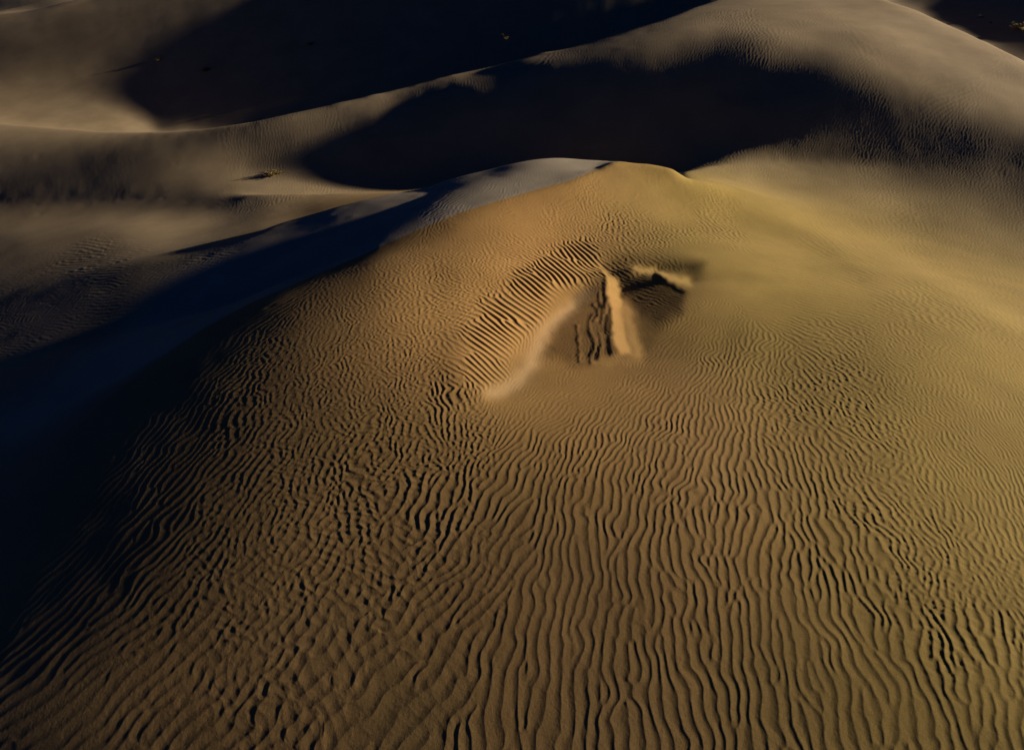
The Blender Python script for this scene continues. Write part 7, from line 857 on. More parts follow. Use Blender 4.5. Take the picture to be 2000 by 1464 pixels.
1,-1,1,-1,2,1,6,-1,1,1,1,1,4,-1,2,1,2,-2,1,-1,5,2,1,2,1,1,8,-1,215,-1,60,-1,2,2,8,-1,16,-1,2,1,2,-2,2,1,10,1,8,1,
22,1,2,1,36,-1,2,-1,2,-1,10,1,2,1,14,1,121,-1,1,-1,57,1,2,-2,2,2,8,-1,2,1,16,2,2,-1,2,2,1,1,9,1,1,1,2,1,3,1,37,1,
41,1,1,1,1,1,10,1,1,1,1,1,1,1,9,-1,1,-1,152,1,16,1,2,-1,10,-1,2,1,2,-1,14,2,2,-2,2,2,4,-1,52,1,40,1,6,1,2,1,2,1,
2,1,10,-1,2,-1,4,-1,94,-1,20,-1,35,1,1,1,1,1,15,1,11,1,2,-1,12,-1,2,2,2,-2,2,2,4,-1,8,-1,2,1,2,1,40,1,1,1,39,1,1,1,
1,1,1,1,1,1,1,1,4,1,4,1,1,1,7,-1,4,-1,4,-1,1,-1,111,-1,2,-1,36,1,14,1,2,-1,10,2,2,-1,12,-1,2,2,2,-1,2,3,8,1,4,-1,
2,1,10,-1,32,1,42,1,2,1,10,1,16,-1,114,-1,29,-1,1,-1,1,-1,7,-1,9,-1,2,1,2,-1,8,-1,2,2,2,-1,14,1,2,-2,2,3,12,-1,25,1,20,1,
40,1,1,1,1,1,18,-1,170,-1,2,1,2,-1,8,-1,2,2,2,-1,8,-1,8,-2,2,3,12,-1,192,-1,1,-1,1,-1,1,-1,3,-1,1,-1,52,-1,1,-1,1,-1,22,-1,
1,-1,1,1,2,-1,8,-1,2,1,2,-1,14,1,2,-1,2,2,2,-1,10,-1,2,1,15,-1,18,1,90,1,68,-1,2,-1,2,-1,2,-1,54,-1,22,-2,2,1,2,-1,8,-1,
2,1,2,-1,6,-1,8,1,2,-1,2,2,10,-1,2,-1,2,1,20,1,76,1,10,-1,6,-1,6,1,6,1,68,-1,1,-1,1,-1,56,-1,1,-1,2,1,1,1,1,1,15,-1,
2,-1,1,-2,2,2,2,-1,8,-1,2,1,8,-1,10,-2,1,-1,1,1,14,1,6,1,1,1,12,1,68,1,4,1,4,1,10,-1,1,-1,1,-1,4,-1,7,1,1,1,4,1,
1,1,63,1,6,-1,50,-1,12,1,20,1,10,-1,2,1,8,-2,2,1,8,-1,2,1,4,-1,10,1,6,1,66,1,46,1,6,1,64,1,1,1,43,1,1,1,15,1,20,1,
1,1,2,1,1,1,6,1,7,-1,2,1,1,1,7,-2,2,2,1,1,1,-1,5,-1,1,-2,2,1,1,1,9,-1,3,1,1,1,6,1,29,1,1,1,34,1,1,1,47,1,
1,1,4,1,1,1,59,1,6,1,14,-1,2,-1,2,-1,16,1,2,1,28,-1,16,1,16,-1,8,1,2,-1,2,2,2,-1,6,-2,2,2,2,-1,2,-1,6,-2,4,1,8,-1,
28,1,34,1,50,1,2,1,61,1,1,1,14,-1,1,-1,2,-1,1,-1,41,1,1,1,1,1,7,-1,1,-1,1,-1,1,-1,13,1,18,-1,1,-1,1,-1,1,-1,2,2,1,1,
1,1,2,-2,2,2,2,-1,4,1,2,-1,2,3,2,-1,5,1,2,-1,1,-1,4,1,8,-1,27,1,1,1,84,1,1,1,1,1,1,1,76,-1,2,-1,44,1,44,-1,2,2,
4,-2,2,1,2,-1,6,-2,2,2,2,-1,8,-1,188,1,14,-1,1,-1,1,-1,1,-1,1,-1,43,1,1,1,22,1,18,1,1,3,2,-2,2,2,4,-2,2,1,1,1,1,-1,
6,-2,2,2,2,-1,7,-1,1,-1,73,1,4,1,14,1,1,1,6,-1,1,-1,4,-1,1,-1,51,-1,48,-1,36,-1,32,1,18,-1,2,3,2,-3,2,2,4,-2,2,1,2,-1,
6,-2,2,3,2,-1,4,1,4,-1,50,-1,6,-1,18,1,2,1,16,1,6,-1,6,-1,50,-1,1,-1,1,-1,1,-1,81,-1,51,-1,2,1,2,-2,2,1,4,-2,1,-1,3,-1,
1,-1,5,-2,2,3,1,1,1,-1,7,-1,1,-1,3,-1,5,-1,41,-1,1,-1,5,-1,1,-1,43,-1,5,-1,51,-1,2,-1,74,-1,58,-1,2,1,2,-1,6,-2,2,1,4,-1,
4,-1,2,3,2,-1,16,-1,50,-1,96,-1,1,-1,1,-1,1,-1,29,1,30,1,55,-1,1,-1,21,1,1,-1,1,-2,1,-1,2,1,1,-1,2,1,3,-1,1,-2,3,-1,1,-1,
2,3,2,-1,10,1,5,-1,1,-1,50,-1,1,-1,1,-1,19,1,1,1,75,-1,2,-1,30,1,6,1,42,1,2,1,42,1,14,2,2,-2,4,-1,2,1,4,-2,4,-1,2,2,
2,-1,10,1,6,-1,44,-1,6,-1,2,-1,14,1,6,1,6,1,69,-1,1,-1,30,1,6,1,1,1,74,-1,3,1,1,1,8,1,1,1,11,-1,2,2,2,-2,2,1,2,-2,
2,1,1,1,1,2,1,1,1,-1,4,1,1,1,1,1,2,-1,3,1,1,1,2,-1,4,1,1,1,44,-1,12,-1,15,1,1,1,4,1,1,1,1,1,14,1,1,1,95,1,
68,1,34,2,2,-2,2,1,2,-2,2,1,2,1,4,-2,2,2,4,-1,4,1,2,-1,82,1,16,1,39,-1,1,-1,28,1,1,1,25,1,32,1,34,1,1,1,1,1,30,1,
1,1,6,-1,1,1,1,2,2,-2,2,1,3,1,1,2,2,-3,2,4,2,-1,2,-1,6,-1,31,-1,6,-1,12,-1,1,-1,11,-1,4,-1,1,-1,33,1,1,1,1,1,1,1,
1,1,12,-1,1,-1,1,-1,20,-1,28,1,2,1,14,-1,42,1,26,-1,2,-1,22,-1,18,1,6,-1,2,3,2,-2,2,1,4,2,2,-3,2,4,2,-2,2,-1,6,-1,16,1,
16,-1,8,1,8,-1,2,-1,16,-1,34,1,2,1,14,-1,2,-1,10,1,9,-1,1,-1,4,-1,24,1,1,1,99,1,5,-1,1,-1,1,-1,1,-1,1,-1,22,-1,2,3,2,-2,
2,1,2,-1,2,1,2,-2,1,1,1,4,2,-1,2,-1,1,-1,38,-1,14,-1,1,-1,1,-1,1,-1,50,1,1,1,4,1,11,-1,1,-1,1,-1,10,1,9,-1,2,-1,2,-1,
54,-1,80,-1,22,-1,2,2,2,-2,6,1,2,-3,2,3,2,-1,8,1,28,1,20,-1,32,-1,20,1,6,1,22,1,10,-1,1,-1,1,-1,38,-1,7,-1,1,-1,8,-1,1,-1,
27,-1,42,1,1,1,1,1,1,1,6,-1,1,-1,1,-1,1,-1,23,2,2,-2,1,-1,1,-1,1,-1,1,-2,1,-2,2,-1,1,-4,1,-1,1,1,4,-1,6,1,1,1,51,1,
1,1,4,1,4,1,16,-1,1,-1,1,-1,1,-1,1,-1,4,-1,7,-1,1,-1,12,1,1,1,1,1,21,1,57,-1,10,-1,28,-1,6,-1,52,-1,14,-1,4,2,10,-2,2,2,
2,1,2,-1,6,1,10,-1,42,1,8,1,2,1,16,-1,2,-1,12,-1,2,-1,10,1,2,1,22,1,66,-1,28,-1,20,-1,29,1,1,1,1,1,1,1,1,1,4,-1,3,-1,
13,-2,1,-1,1,1,1,1,11,-1,2,1,2,1,8,1,1,1,9,-1,19,1,24,1,7,1,1,1,19,-1,1,-1,4,-1,19,1,1,1,4,1,19,1,137,-1,10,1,20,-1,
2,1,2,-1,2,1,2,-1,2,1,4,-1,2,1,8,-1,2,1,54,1,56,1,18,1,126,-1,12,-1,5,1,11,-1,1,-1,10,-2,1,-2,2,1,1,1,2,-2,2,1,2,-1,
2,2,1,1,3,1,1,1,1,1,1,-1,1,-1,8,1,1,1,108,1,1,1,1,1,16,1,1,1,1,1,104,-1,12,-1,26,1,12,-1,8,1,2,-1,2,1,4,-1,2,2,
2,-1,2,1,4,1,2,1,2,-1,8,1,2,1,108,1,18,1,54,-1,4,-1,1,-1,48,-1,1,-1,8,-1,1,-1,1,-1,1,-1,45,1,2,1,1,2,2,-1,2,-1,2,2,
2,-2,1,-1,3,-1,2,1,1,1,1,1,12,1,3,1,6,1,25,-1,22,-1,19,1,1,1,15,1,33,1,1,1,1,1,1,1,52,-1,6,-1,48,-1,6,-1,4,-1,2,-1,
48,1,2,-1,4,2,2,-2,4,-1,2,1,2,1,12,1,8,1,116,1,2,1,53,-1,1,-1,4,-1,1,-1,19,-1,12,-1,1,-1,7,-1,10,-1,4,-1,1,-1,1,-1,20,-1,
8,-1,1,-1,1,-1,26,1,1,1,1,1,1,3,1,1,1,-2,2,1,3,1,8,1,5,-1,16,1,1,1,28,-1,10,1,38,1,31,1,1,1,4,1,1,1,51,-1,6,-1,
32,-1,8,-1,10,-1,2,-1,2,-1,14,-1,6,-1,6,-1,2,-1,2,-1,14,-1,12,-1,2,1,2,1,2,-3,4,1,14,-1,10,-1,6,1,6,1,22,-1,2,-1,28,1,50,1,
6,1,50,-1,6,-1,1,-1,21,-1,1,-1,1,-1,3,-1,1,-1,12,-1,10,-1,1,-1,1,-1,23,-1,1,-1,7,-1,1,-1,1,-1,13,-1,1,-1,1,-1,1,-1,1,-1,5,-1,
1,-1,1,-1,1,-1,1,-2,1,-1,4,-1,1,-2,1,-1,1,-1,5,-1,1,-2,1,-2,1,-2,1,-1,1,-1,1,-1,1,-1,1,-1,1,-1,1,-1,1,-1,1,-1,8,-1,1,-1,
1,-1,10,1,10,1,42,1,1,1,1,1,18,1,12,-1,18,1,64,-1,16,-1,6,-1,2,-1,2,-1,58,-1,26,-1,2,1,2,-1,4,-1,2,1,2,2,2,-1,66,1,18,1,
48,1,28,-1,1,-1,14,1,1,1,14,-1,23,-1,1,-1,4,-1,1,-1,1,-1,1,-1,1,-1,1,-1,1,-1,52,1,23,1,1,1,7,-2,1,-1,1,1,1,-1,1,-3,1,-1,
1,-1,1,-2,1,-3,1,-1,1,1,1,1,1,4,1,3,1,1,1,1,6,-1,1,-1,4,1,54,1,1,1,66,1,26,-1,2,-1,14,1,2,1,38,-1,2,-1,2,-1,2,-1,
2,-1,10,-1,30,1,12,1,24,1,8,-2,2,3,2,-2,8,1,10,-1,20,1,12,-1,2,-1,52,-1,2,-1,38,1,6,1,20,-1,1,-1,55,-1,1,-1,1,-1,1,-1,1,-1,
48,1,1,1,1,1,11,1,1,1,9,1,1,1,15,-1,2,3,1,1,2,1,2,3,1,6,1,2,1,1,1,1,6,1,1,1,1,1,1,2,1,1,1,-1,1,-1,1,-1,
1,-1,1,-1,2,-1,1,-1,1,-1,1,-1,1,-1,1,-1,1,-1,2,-1,1,-1,40,1,4,1,27,-1,1,-1,1,-1,38,1,1,1,4,1,1,1,79,-1,72,1,16,-2,2,3,
2,-1,2,-2,2,3,12,-1,2,-1,12,-1,8,-1,2,-1,24,1,84,1,42,1,1,1,7,1,12,1,4,1,16,-1,14,-1,72,-1,1,-2,2,2,2,-1,1,-1,1,-3,1,-1,
1,2,1,-1,1,-1,1,-1,1,-2,1,-2,1,-2,1,-1,1,-1,1,-2,1,-1,1,-2,1,-4,1,-2,3,1,1,1,1,1,1,1,14,-1,1,-1,2,-1,1,-1,1,-1,30,1,
13,-1,7,-1,1,-1,20,1,1,1,1,1,1,1,1,1,74,1,8,1,2,1,2,1,2,1,14,1,14,-1,10,-1,6,-1,30,-1,18,1,10,1,6,1,4,-1,4,-1,2,-2,
2,2,4,-1,6,1,2,-3,4,1,2,1,8,1,12,-1,18,-1,2,-1,6,-1,12,-1,6,-1,6,-1,22,1,2,1,2,1,2,1,70,1,1,1,9,1,6,1,4,1,4,1,
4,1,1,1,1,1,1,1,12,-1,1,-1,4,-1,4,-1,1,-1,31,-1,4,-1,1,-1,22,-1,1,-1,4,1,1,1,1,1,4,1,1,1,1,1,4,-1,1,-1,4,-1,1,1,
1,2,2,1,1,1,7,1,2,-2,4,1,1,1,1,1,1,1,1,1,1,1,1,1,1,1,1,1,5,1,3,-1,1,-1,4,-1,1,-1,17,-1,4,-1,29,-1,1,-1,114,1,
2,1,2,1,2,1,10,1,12,-1,2,-1,2,-1,2,-1,6,-1,76,-1,2,2,12,-1,10,1,28,-1,14,-1,155,1,1,1,1,1,10,-1,1,-1,1,-1,3,-1,1,-1,2,-1,
1,-1,3,-1,1,-1,4,-1,8,-1,22,-1,34,1,1,1,1,1,1,1,1,1,2,1,3,2,2,1,3,1,1,1,4,-1,1,-1,1,-2,1,1,1,1,1,1,7,1,1,1,
14,-1,26,-1,1,-1,1,-1,1,-1,3,-1,1,-1,3,-1,166,-1,6,-1,2,-1,2,-1,8,-1,8,1,6,1,8,-1,12,1,6,1,22,-1,2,1,4,-1,8,-2,2,1,6,1,
8,-1,20,1,22,-1,2,-1,36,-1,149,-1,1,-1,7,1,1,1,4,1,1,1,1,1,14,-1,18,-1,1,-1,1,-1,1,-1,10,-1,3,1,1,2,1,-1,1,-1,5,1,1,1,
1,2,1,3,1,2,5,1,2,1,1,1,1,1,1,1,20,-1,1,-1,5,1,1,1,1,1,1,1,1,1,7,-1,1,-1,1,-1,1,-1,5,1,1,1,1,1,43,-1,104,1,
52,1,4,1,46,-1,2,-1,2,3,2,-1,10,-1,2,-1,2,1,28,-1,4,1,2,1,2,1,14,1,30,-1,30,-1,89,1,1,1,87,-1,1,-1,13,-1,1,-1,1,-2,2,3,
2,-1,2,-1,4,1,1,1,2,-2,1,-3,1,-2,1,-2,1,-1,1,-1,1,-1,1,-1,1,-1,9,1,1,1,16,-1,4,1,1,1,1,1,1,1,1,1,2,-1,1,-1,2,-1,
2,1,1,1,3,1,1,1,1,1,7,1,22,-1,1,-1,28,-1,1,-1,1,-1,89,1,2,1,6,1,20,1,2,1,6,1,8,1,26,1,8,-1,2,-1,8,-1,14,-1,2,-2,
2,4,2,-2,10,-1,4,1,12,1,2,1,12,1,18,1,2,-1,46,-1,2,-1,14,-1,2,-1,29,-1,1,-1,10,1,1,1,1,1,46,1,1,1,1,1,1,1,1,1,4,1,
1,1,27,1,10,1,14,1,11,1,1,1,4,1,1,1,15,1,1,1,1,1,9,-1,2,-2,2,4,2,-2,5,-1,1,-1,1,-1,1,-2,2,1,1,2,1,2,1,1,1,1,
1,1,1,1,24,1,1,1,1,1,4,-1,1,-2,1,-3,1,-3,1,-3,1,-3,1,-2,1,-2,1,-1,2,1,1,1,1,1,2,-1,1,-1,18,1,26,-1,48,-1,12,1,2,1,
46,1,2,1,18,1,20,1,6,1,30,1,28,-1,2,4,2,-1,8,-2,12,1,14,1,22,1,12,1,83,-1,1,-1,4,-1,8,1,1,1,1,1,1,1,1,1,60,1,1,1,
1,1,1,1,1,1,1,1,1,1,73,1,1,1,1,1,8,-1,2,3,2,-1,1,1,3,1,1,1,1,2,1,1,1,-1,2,1,2,1,1,1,1,1,1,1,1,1,1,1,
1,1,1,1,1,1,1,1,13,1,1,1,13,1,1,1,1,2,1,1,1,2,1,3,1,2,1,2,1,3,1,2,1,2,1,1,1,1,1,1,1,1,1,1,1,1,1,1,
1,1,1,1,1,1,1,1,56,-1,26,-1,6,-1,8,1,2,1,20,-1,40,1,2,1,2,1,40,-1,12,-1,6,-1,24,-1,2,-1,2,-1,2,2,2,-1,6,1,2,-2,20,1,
2,1,4,1,10,-1,6,1,2,-1,2,-1,6,-1,6,1,2,1,56,-1,27,-1,1,-1,4,-1,30,-1,1,-1,97,-1,12,-1,1,-1,2,-1,1,-1,1,-1,1,-1,17,1,2,-2,
1,-1,1,-1,2,1,1,1,1,1,2,-2,5,-1,10,1,1,1,1,1,1,1,1,1,1,1,1,1,1,1,2,1,1,1,9,-1,1,-1,1,-1,2,1,1,1,1,2,1,3,
1,3,1,1,3,-2,1,-2,1,-1,9,1,1,1,1,1,1,1,4,1,1,1,26,1,54,-1,2,-1,32,-1,32,-1,2,-1,38,1,56,-1,4,1,6,1,4,-2,36,-1,2,1,
4,1,12,-1,4,1,4,-1,4,1,79,-1,1,-1,1,-1,27,-1,4,-1,10,-1,23,-1,1,-1,38,1,17,1,5,1,30,-1,1,-1,1,-1,3,-2,4,1,1,2,1,1,1,1,
1,1,1,1,2,-1,1,-1,1,-1,1,-2,1,-1,2,-1,1,-1,1,-1,1,-1,1,-1,1,-1,17,1,8,-1,1,-1,3,1,1,1,1,1,12,-1,1,-1,1,-1,1,-1,1,-1,
10,1,1,1,1,1,4,1,48,-1,56,-1,2,-1,6,1,6,-1,22,-1,32,-1,14,1,10,1,36,-1,4,-3,2,1,2,-1,10,-1,8,-1,4,1,10,-1,12,-1,2,2,8,1,
18,-1,4,1,10,1,36,-1,2,-1,2,-1,2,-1,57,-1,1,-1,1,-1,11,-1,22,-1,66,1,4,1,12,1,1,1,1,1,1,1,1,1,8,-1,1,-1,1,-2,1,-4,1,-2,
1,2,2,-1,1,-1,1,-1,1,-1,1,-1,1,-1,1,-1,1,-2,1,-3,1,-2,1,-2,1,-1,1,-1,1,-2,1,-2,1,-1,1,-1,1,-2,1,-2,1,-1,1,-1,1,-1,1,-1,
1,-1,1,-1,1,-1,1,-1,2,-1,1,-1,1,-1,1,-1,1,-1,1,-1,1,-1,4,-1,1,-1,3,-1,1,-1,2,1,1,3,2,-1,13,1,5,-1,1,-1,3,-1,2,-1,1,-1,
4,1,8,1,1,1,1,1,22,1,132,-1,28,-1,34,1,2,1,10,-1,4,2,26,-1,14,-1,4,-1,4,1,2,-1,16,1,22,1,134,-1,43,-1,1,-1,1,-1,1,-1,1,-1,
1,-1,1,-1,1,-1,1,-1,1,-1,40,1,1,1,1,1,1,-1,1,1,1,4,1,2,1,1,2,-1,3,1,1,1,1,1,1,2,1,2,1,3,1,3,1,2,1,2,1,1,
1,1,1,1,7,-1,3,-1,1,-1,1,-1,1,-2,1,-2,1,-1,9,-1,5,1,1,1,8,-1,1,-1,8,1,3,2,1,1,5,-1,7,-1,1,-1,1,-1,6,1,1,1,1,1,
94,1,2,1,38,-1,6,-1,18,-1,2,-1,18,-1,2,-1,2,-1,28,-1,2,-1,6,-1,10,-1,2,3,2,-1,2,-2,4,1,4,1,2,1,12,1,2,-1,6,-1,4,1,2,1,
2,-1,10,-1,4,-1,18,-1,36,-1,76,1,46,-1,1,-1,14,-1,1,-1,6,-1,1,-1,33,-1,1,-1,1,-1,4,-1,6,-1,1,-1,1,-1,1,-1,18,2,1,-1,1,-2,1,-1,
1,-1,9,1,1,1,1,1,1,1,1,1,1,1,1,1,1,1,1,1,1,1,1,1,1,2,1,1,1,1,2,-2,2,1,1,2,1,3,1,1,1,-1,2,1,1,2,1,2,
1,1,1,2,1,1,1,-1,3,1,1,2,10,-1,2,1,1,1,3,-1,12,-1,1,-1,1,-1,5,-1,1,-1,3,-1,42,1,1,1,49,-1,56,-1,14,-1,8,-1,2,-1,38,-1,
4,-1,22,2,2,-1,2,-1,22,1,2,-1,4,1,2,-1,2,1,2,1,2,1,2,-1,4,2,10,-1,2,1,4,-1,12,-1,18,-1,16,1,67,-1,1,-1,1,-1,1,-1,1,-1,
53,-1,1,-1,4,-1,1,-1,4,-1,1,-1,31,-1,19,-1,1,-1,1,-1,1,-1,1,-1,1,-1,1,-1,1,-1,17,-1,4,1,2,-1,2,-1,16,1,1,1,1,1,1,1,1,1,
1,1,1,2,1,3,1,2,1,2,1,1,2,1,1,1,1,-1,4,1,1,1,1,1,2,-1,4,1,6,-1,4,-1,2,1,1,1,22,-1,10,-1,1,-1,1,-1,16,1,66,-1,
2,-1,2,-1,46,-1,6,-1,12,-1,32,-1,20,-1,2,-1,2,-1,8,-1,12,1,4,-1,2,-1,16,1,6,1,6,1,6,1,2,1,2,-1,4,1,6,-1,4,-1,2,1,10,1,
26,-1,18,-1,2,-1,4,1,6,1,12,1,39,-1,1,-1,34,-1,16,-1,16,-1,1,-1,22,-1,1,-1,4,-1,4,-1,1,-1,30,-1,1,-1,1,-1,1,-1,1,-1,1,-1,1,-1,
2,-1,1,-1,1,-1,2,-1,2,1,4,-1,1,-1,1,-1,9,-1,13,1,8,1,8,-1,4,1,4,1,2,-1,59,-1,1,-1,1,-1,10,1,13,1,1,1,38,-1,10,-1,24,-1,
34,-1,4,-1,22,-1,16,-1,2,-1,28,-1,2,-1,2,2,2,-1,18,-1,4,-1,2,-1,2,1,8,1,12,1,4,1,2,-1,123,-1,1,-1,10,-1,12,1,1,1,10,-1,1,-1,
8,1,1,1,26,-1,1,-1,69,-1,1,-1,1,-1,2,2,2,-3,1,-1,6,-1,1,-1,1,-1,1,-1,7,-1,1,-1,1,-1,5,-1,1,-1,1,1,2,-1,5,1,1,2,1,1,
4,-1,1,-1,1,-1,1,-1,4,1,1,1,3,1,2,-2,1,-1,9,1,1,1,1,1,3,1,1,1,3,1,5,1,1,1,28,-1,3,-1,1,-1,1,-1,67,-1,10,-1,12,1,
10,-1,10,1,14,1,2,1,10,-1,6,-1,52,1,2,1,10,-1,4,3,2,-3,2,1,4,-1,20,1,2,-1,6,1,8,-1,8,1,2,-1,28,-1,28,-1,69,-1,1,-1,4,-1,
4,-1,8,1,6,1,1,1,33,1,1,1,68,1,1,1,1,1,11,1,1,2,1,1,1,1,1,-1,1,-2,26,1,2,-1,1,-1,5,1,3,1,1,1,1,2,1,3,1,1,
2,1,1,1,2,-1,1,-1,1,-1,1,-1,1,-1,1,-1,1,-1,1,-1,18,1,5,1,1,1,1,1,8,1,1,1,1,1,26,-1,1,-1,68,-1,10,1,8,1,24,1,84,-1,
8,3,2,-1,30,-1,12,2,2,-1,4,-1,58,-1,89,1,1,1,6,1,16,1,8,1,1,1,1,1,40,1,4,1,1,1,15,1,29,-1,1,-1,1,3,1,1,1,-2,3,-1,
4,-1,1,-1,1,-1,1,-1,1,-1,1,-1,1,-1,1,-1,1,-1,1,-1,5,-1,1,-1,4,-1,1,-1,1,-1,1,-1,1,-1,1,-1,3,-1,1,-2,1,-3,1,-3,1,-2,1,-2,
1,-2,1,-1,1,-1,1,-2,1,-2,1,-3,1,-3,1,-3,1,-3,1,-2,1,-1,1,-2,1,-1,1,-1,3,-1,1,-1,1,-1,1,-1,1,-1,1,-1,1,-1,1,-1,1,-1,1,-1,
1,-1,1,-2,1,-1,1,-1,1,-1,1,-1,1,-1,2,-1,1,-1,1,-1,3,-1,38,-1,6,-1,1,-1,73,1,2,1,20,1,6,1,2,1,24,1,16,1,2,1,18,1,32,3,
2,-2,6,1,20,-1,4,-1,6,-1,12,-1,2,-1,18,-1,2,-1,38,1,16,-1,2,-1,161,1,1,1,26,-1,1,-1,5,-2,1,-2,6,1,1,1,19,-1,1,-1,2,-1,1,-1,
7,1,1,1,1,1,1,1,1,1,1,1,1,1,1,1,1,2,1,2,1,2,1,2,1,1,1,1,1,1,8,1,5,-1,1,-1,1,-1,1,-1,3,-1,1,-1,1,-1,2,-1,
1,-1,7,-1,1,-1,1,-1,3,-1,18,1,1,1,2,1,1,1,198,1,12,1,28,-1,106,-1,78,-1,1,-1,36,1,1,1,59,1,1,1,1,1,10,1,1,1,1,1,3,1,
7,1,1,1,25,1,1,1,1,1,1,1,4,1,8,1,1,1,1,1,1,1,1,1,1,1,1,1,1,1,1,1,1,1,1,1,1,1,1,1,8,-1,4,-1,5,-1,1,-1,
50,-1,1,-1,1,-1,76,-1,2,-1,36,1,6,1,18,1,14,1,18,-1,18,-1,10,1,22,-1,28,1,2,1,18,-1,16,-1,42,-1,12,1,55,-1,1,-1,74,1,14,1,16,1,
12,-1,22,1,1,1,32,1,1,1,1,1,1,1,1,1,1,1,1,1,1,1,1,1,1,1,15,-1,1,-1,14,-1,1,-1,11,-1,1,-1,97,-1,10,-1,10,-1,6,-1,114,1,
84,-1,97,-1,1,-1,8,-1,1,-1,15,-1,1,-1,1,-1,1,-1,1,-1,33,-1,1,-1,4,-1,16,-1,1,-1,15,1,12,1,32,1,36,1,4,1,1,1,5,1,1,1,1,1,
1,1,3,1,7,1,1,1,1,1,1,1,1,1,1,1,1,1,115,-1,6,-1,16,-1,2,-1,2,-1,2,-1,2,-1,2,-1,6,-1,2,-1,2,-1,2,-1,16,-1,10,-1,12,-1,
8,1,52,1,16,1,14,1,10,1,6,1,16,1,26,1,6,1,85,-1,1,-1,6,-1,25,-1,5,-1,1,-1,14,-1,1,-1,28,-1,1,-1,7,1,1,1,19,1,32,1,96,1,
84,-1,102,-1,10,1,6,1,38,-1,14,-1,105,-1,1,-1,1,-1,45,-1,84,1,1,1,1,1,14,-1,1,-1,16,1,37,-1,1,-1,1,-1,118,-1,2,-1,50,-1,68,-1,2,-1,
2,-1,8,1,2,1,94,-1,38,1,2,1,8,-1,2,-1,43,-1,1,-1,1,-1,1,-1,48,-1,1,-1,69,-1,1,-1,1,-1,22,-1,1,-1,1,-1,1,-1,1,-1,4,-1,1,-1,
49,-1,1,-1,35,-1,37,-1,45,-1,2,-1,16,-1,30,-1,2,-1,36,1,62,-1,6,-1,4,-1,12,1,2,1,18,1,2,1,58,-1,10,-1,62,-1,1,-1,1,-1,15,-1,1,-1,
28,-1,1,-1,1,-1,1,-1,1,-1,80,-1,26,-1,1,-1,1,-1,1,-1,11,1,1,1,7,1,7,1,1,1,1,1,1,1,1,1,1,1,27,-1,1,-1,1,-1,1,-1,14,-1,
1,-1,1,-1,25,-1,1,-1,76,-1,30,-1,2,-1,40,1,30,-1,10,-1,2,-1,26,-1,2,-1,6,1,12,1,2,1,6,1,2,1,30,-1,2,-1,14,-1,2,-1,18,-1,2,-1,
6,-1,2,-1,22,-1,6,-1,46,-1,1,-1,1,-1,30,-1,1,-1,69,-1,1,-1,10,-1,1,-1,1,-1,26,-1,1,-1,1,-1,6,1,1,1,11,1,1,1,1,1,7,1,1,1,
15,-1,32,-1,1,-1,25,-1,4,-1,21,-1,1,-1,1,-1,3,-1,48,-1,12,-1,138,1,56,-1,22,-1,4,-1,10,-1,28,-1]], [0.001, 0.001, 0.0007, 0.0006])

def bicubic(h, fi, fj):
    def wts(t):
        return (-.5*t + t*t - .5*t**3, 1 - 2.5*t*t + 1.5*t**3, .5*t + 2*t*t - 1.5*t**3, -.5*t*t + .5*t**3)
    i = np.clip(np.floor(fi).astype(np.int32), 1, h.shape[0] - 3)
    j = np.clip(np.floor(fj).astype(np.int32), 1, h.shape[1] - 3)
    wi, wj = wts(fi - i), wts(fj - j)
    out = 0
    for k in range(4):
        out = out + wi[k] * sum(wj[l] * h[i + k - 1, j + l - 1] for l in range(4))
    return out

def sstep(a, b, x):
    t = np.clip((x - a) / (b - a), 0, 1)
    return t * t * (3 - 2 * t)

def dune_height(x, y):
    r = np.hypot(x, y)
    az = np.arctan2(x, y)
    fi = np.interp(r, row_r, np.arange(NR))
    fj = np.clip((az + A_MAX) / (2 * A_MAX) * (NA - 1), 0, NA - 1.001)
    h = bicubic(DUNES, fi, fj)
    far = -5 + 3.0 * np.sin(x * .021 + 1.3 * np.sin(y * .013)) + 2.2 * np.sin(y * .027 + .6 + np.sin(x * .009))
    side = sstep(R(64), R(100), np.abs(az))
    h = h * (1 - side) + side * np.minimum(far, -1.5)
    out = sstep(175, 330, r)
    h = h * (1 - out) + far * out
    m = (az > H_A0) & (az < H_A1) & (r > 12.5) & (r < 25.5)
    if m.any():
        gi = np.interp(r[m], h_r, np.arange(HR))
        gj = (az[m] - H_A0) / (H_A1 - H_A0) * (HA - 1)
        h[m] += bicubic(HOLLOW, gi, gj)
    return h

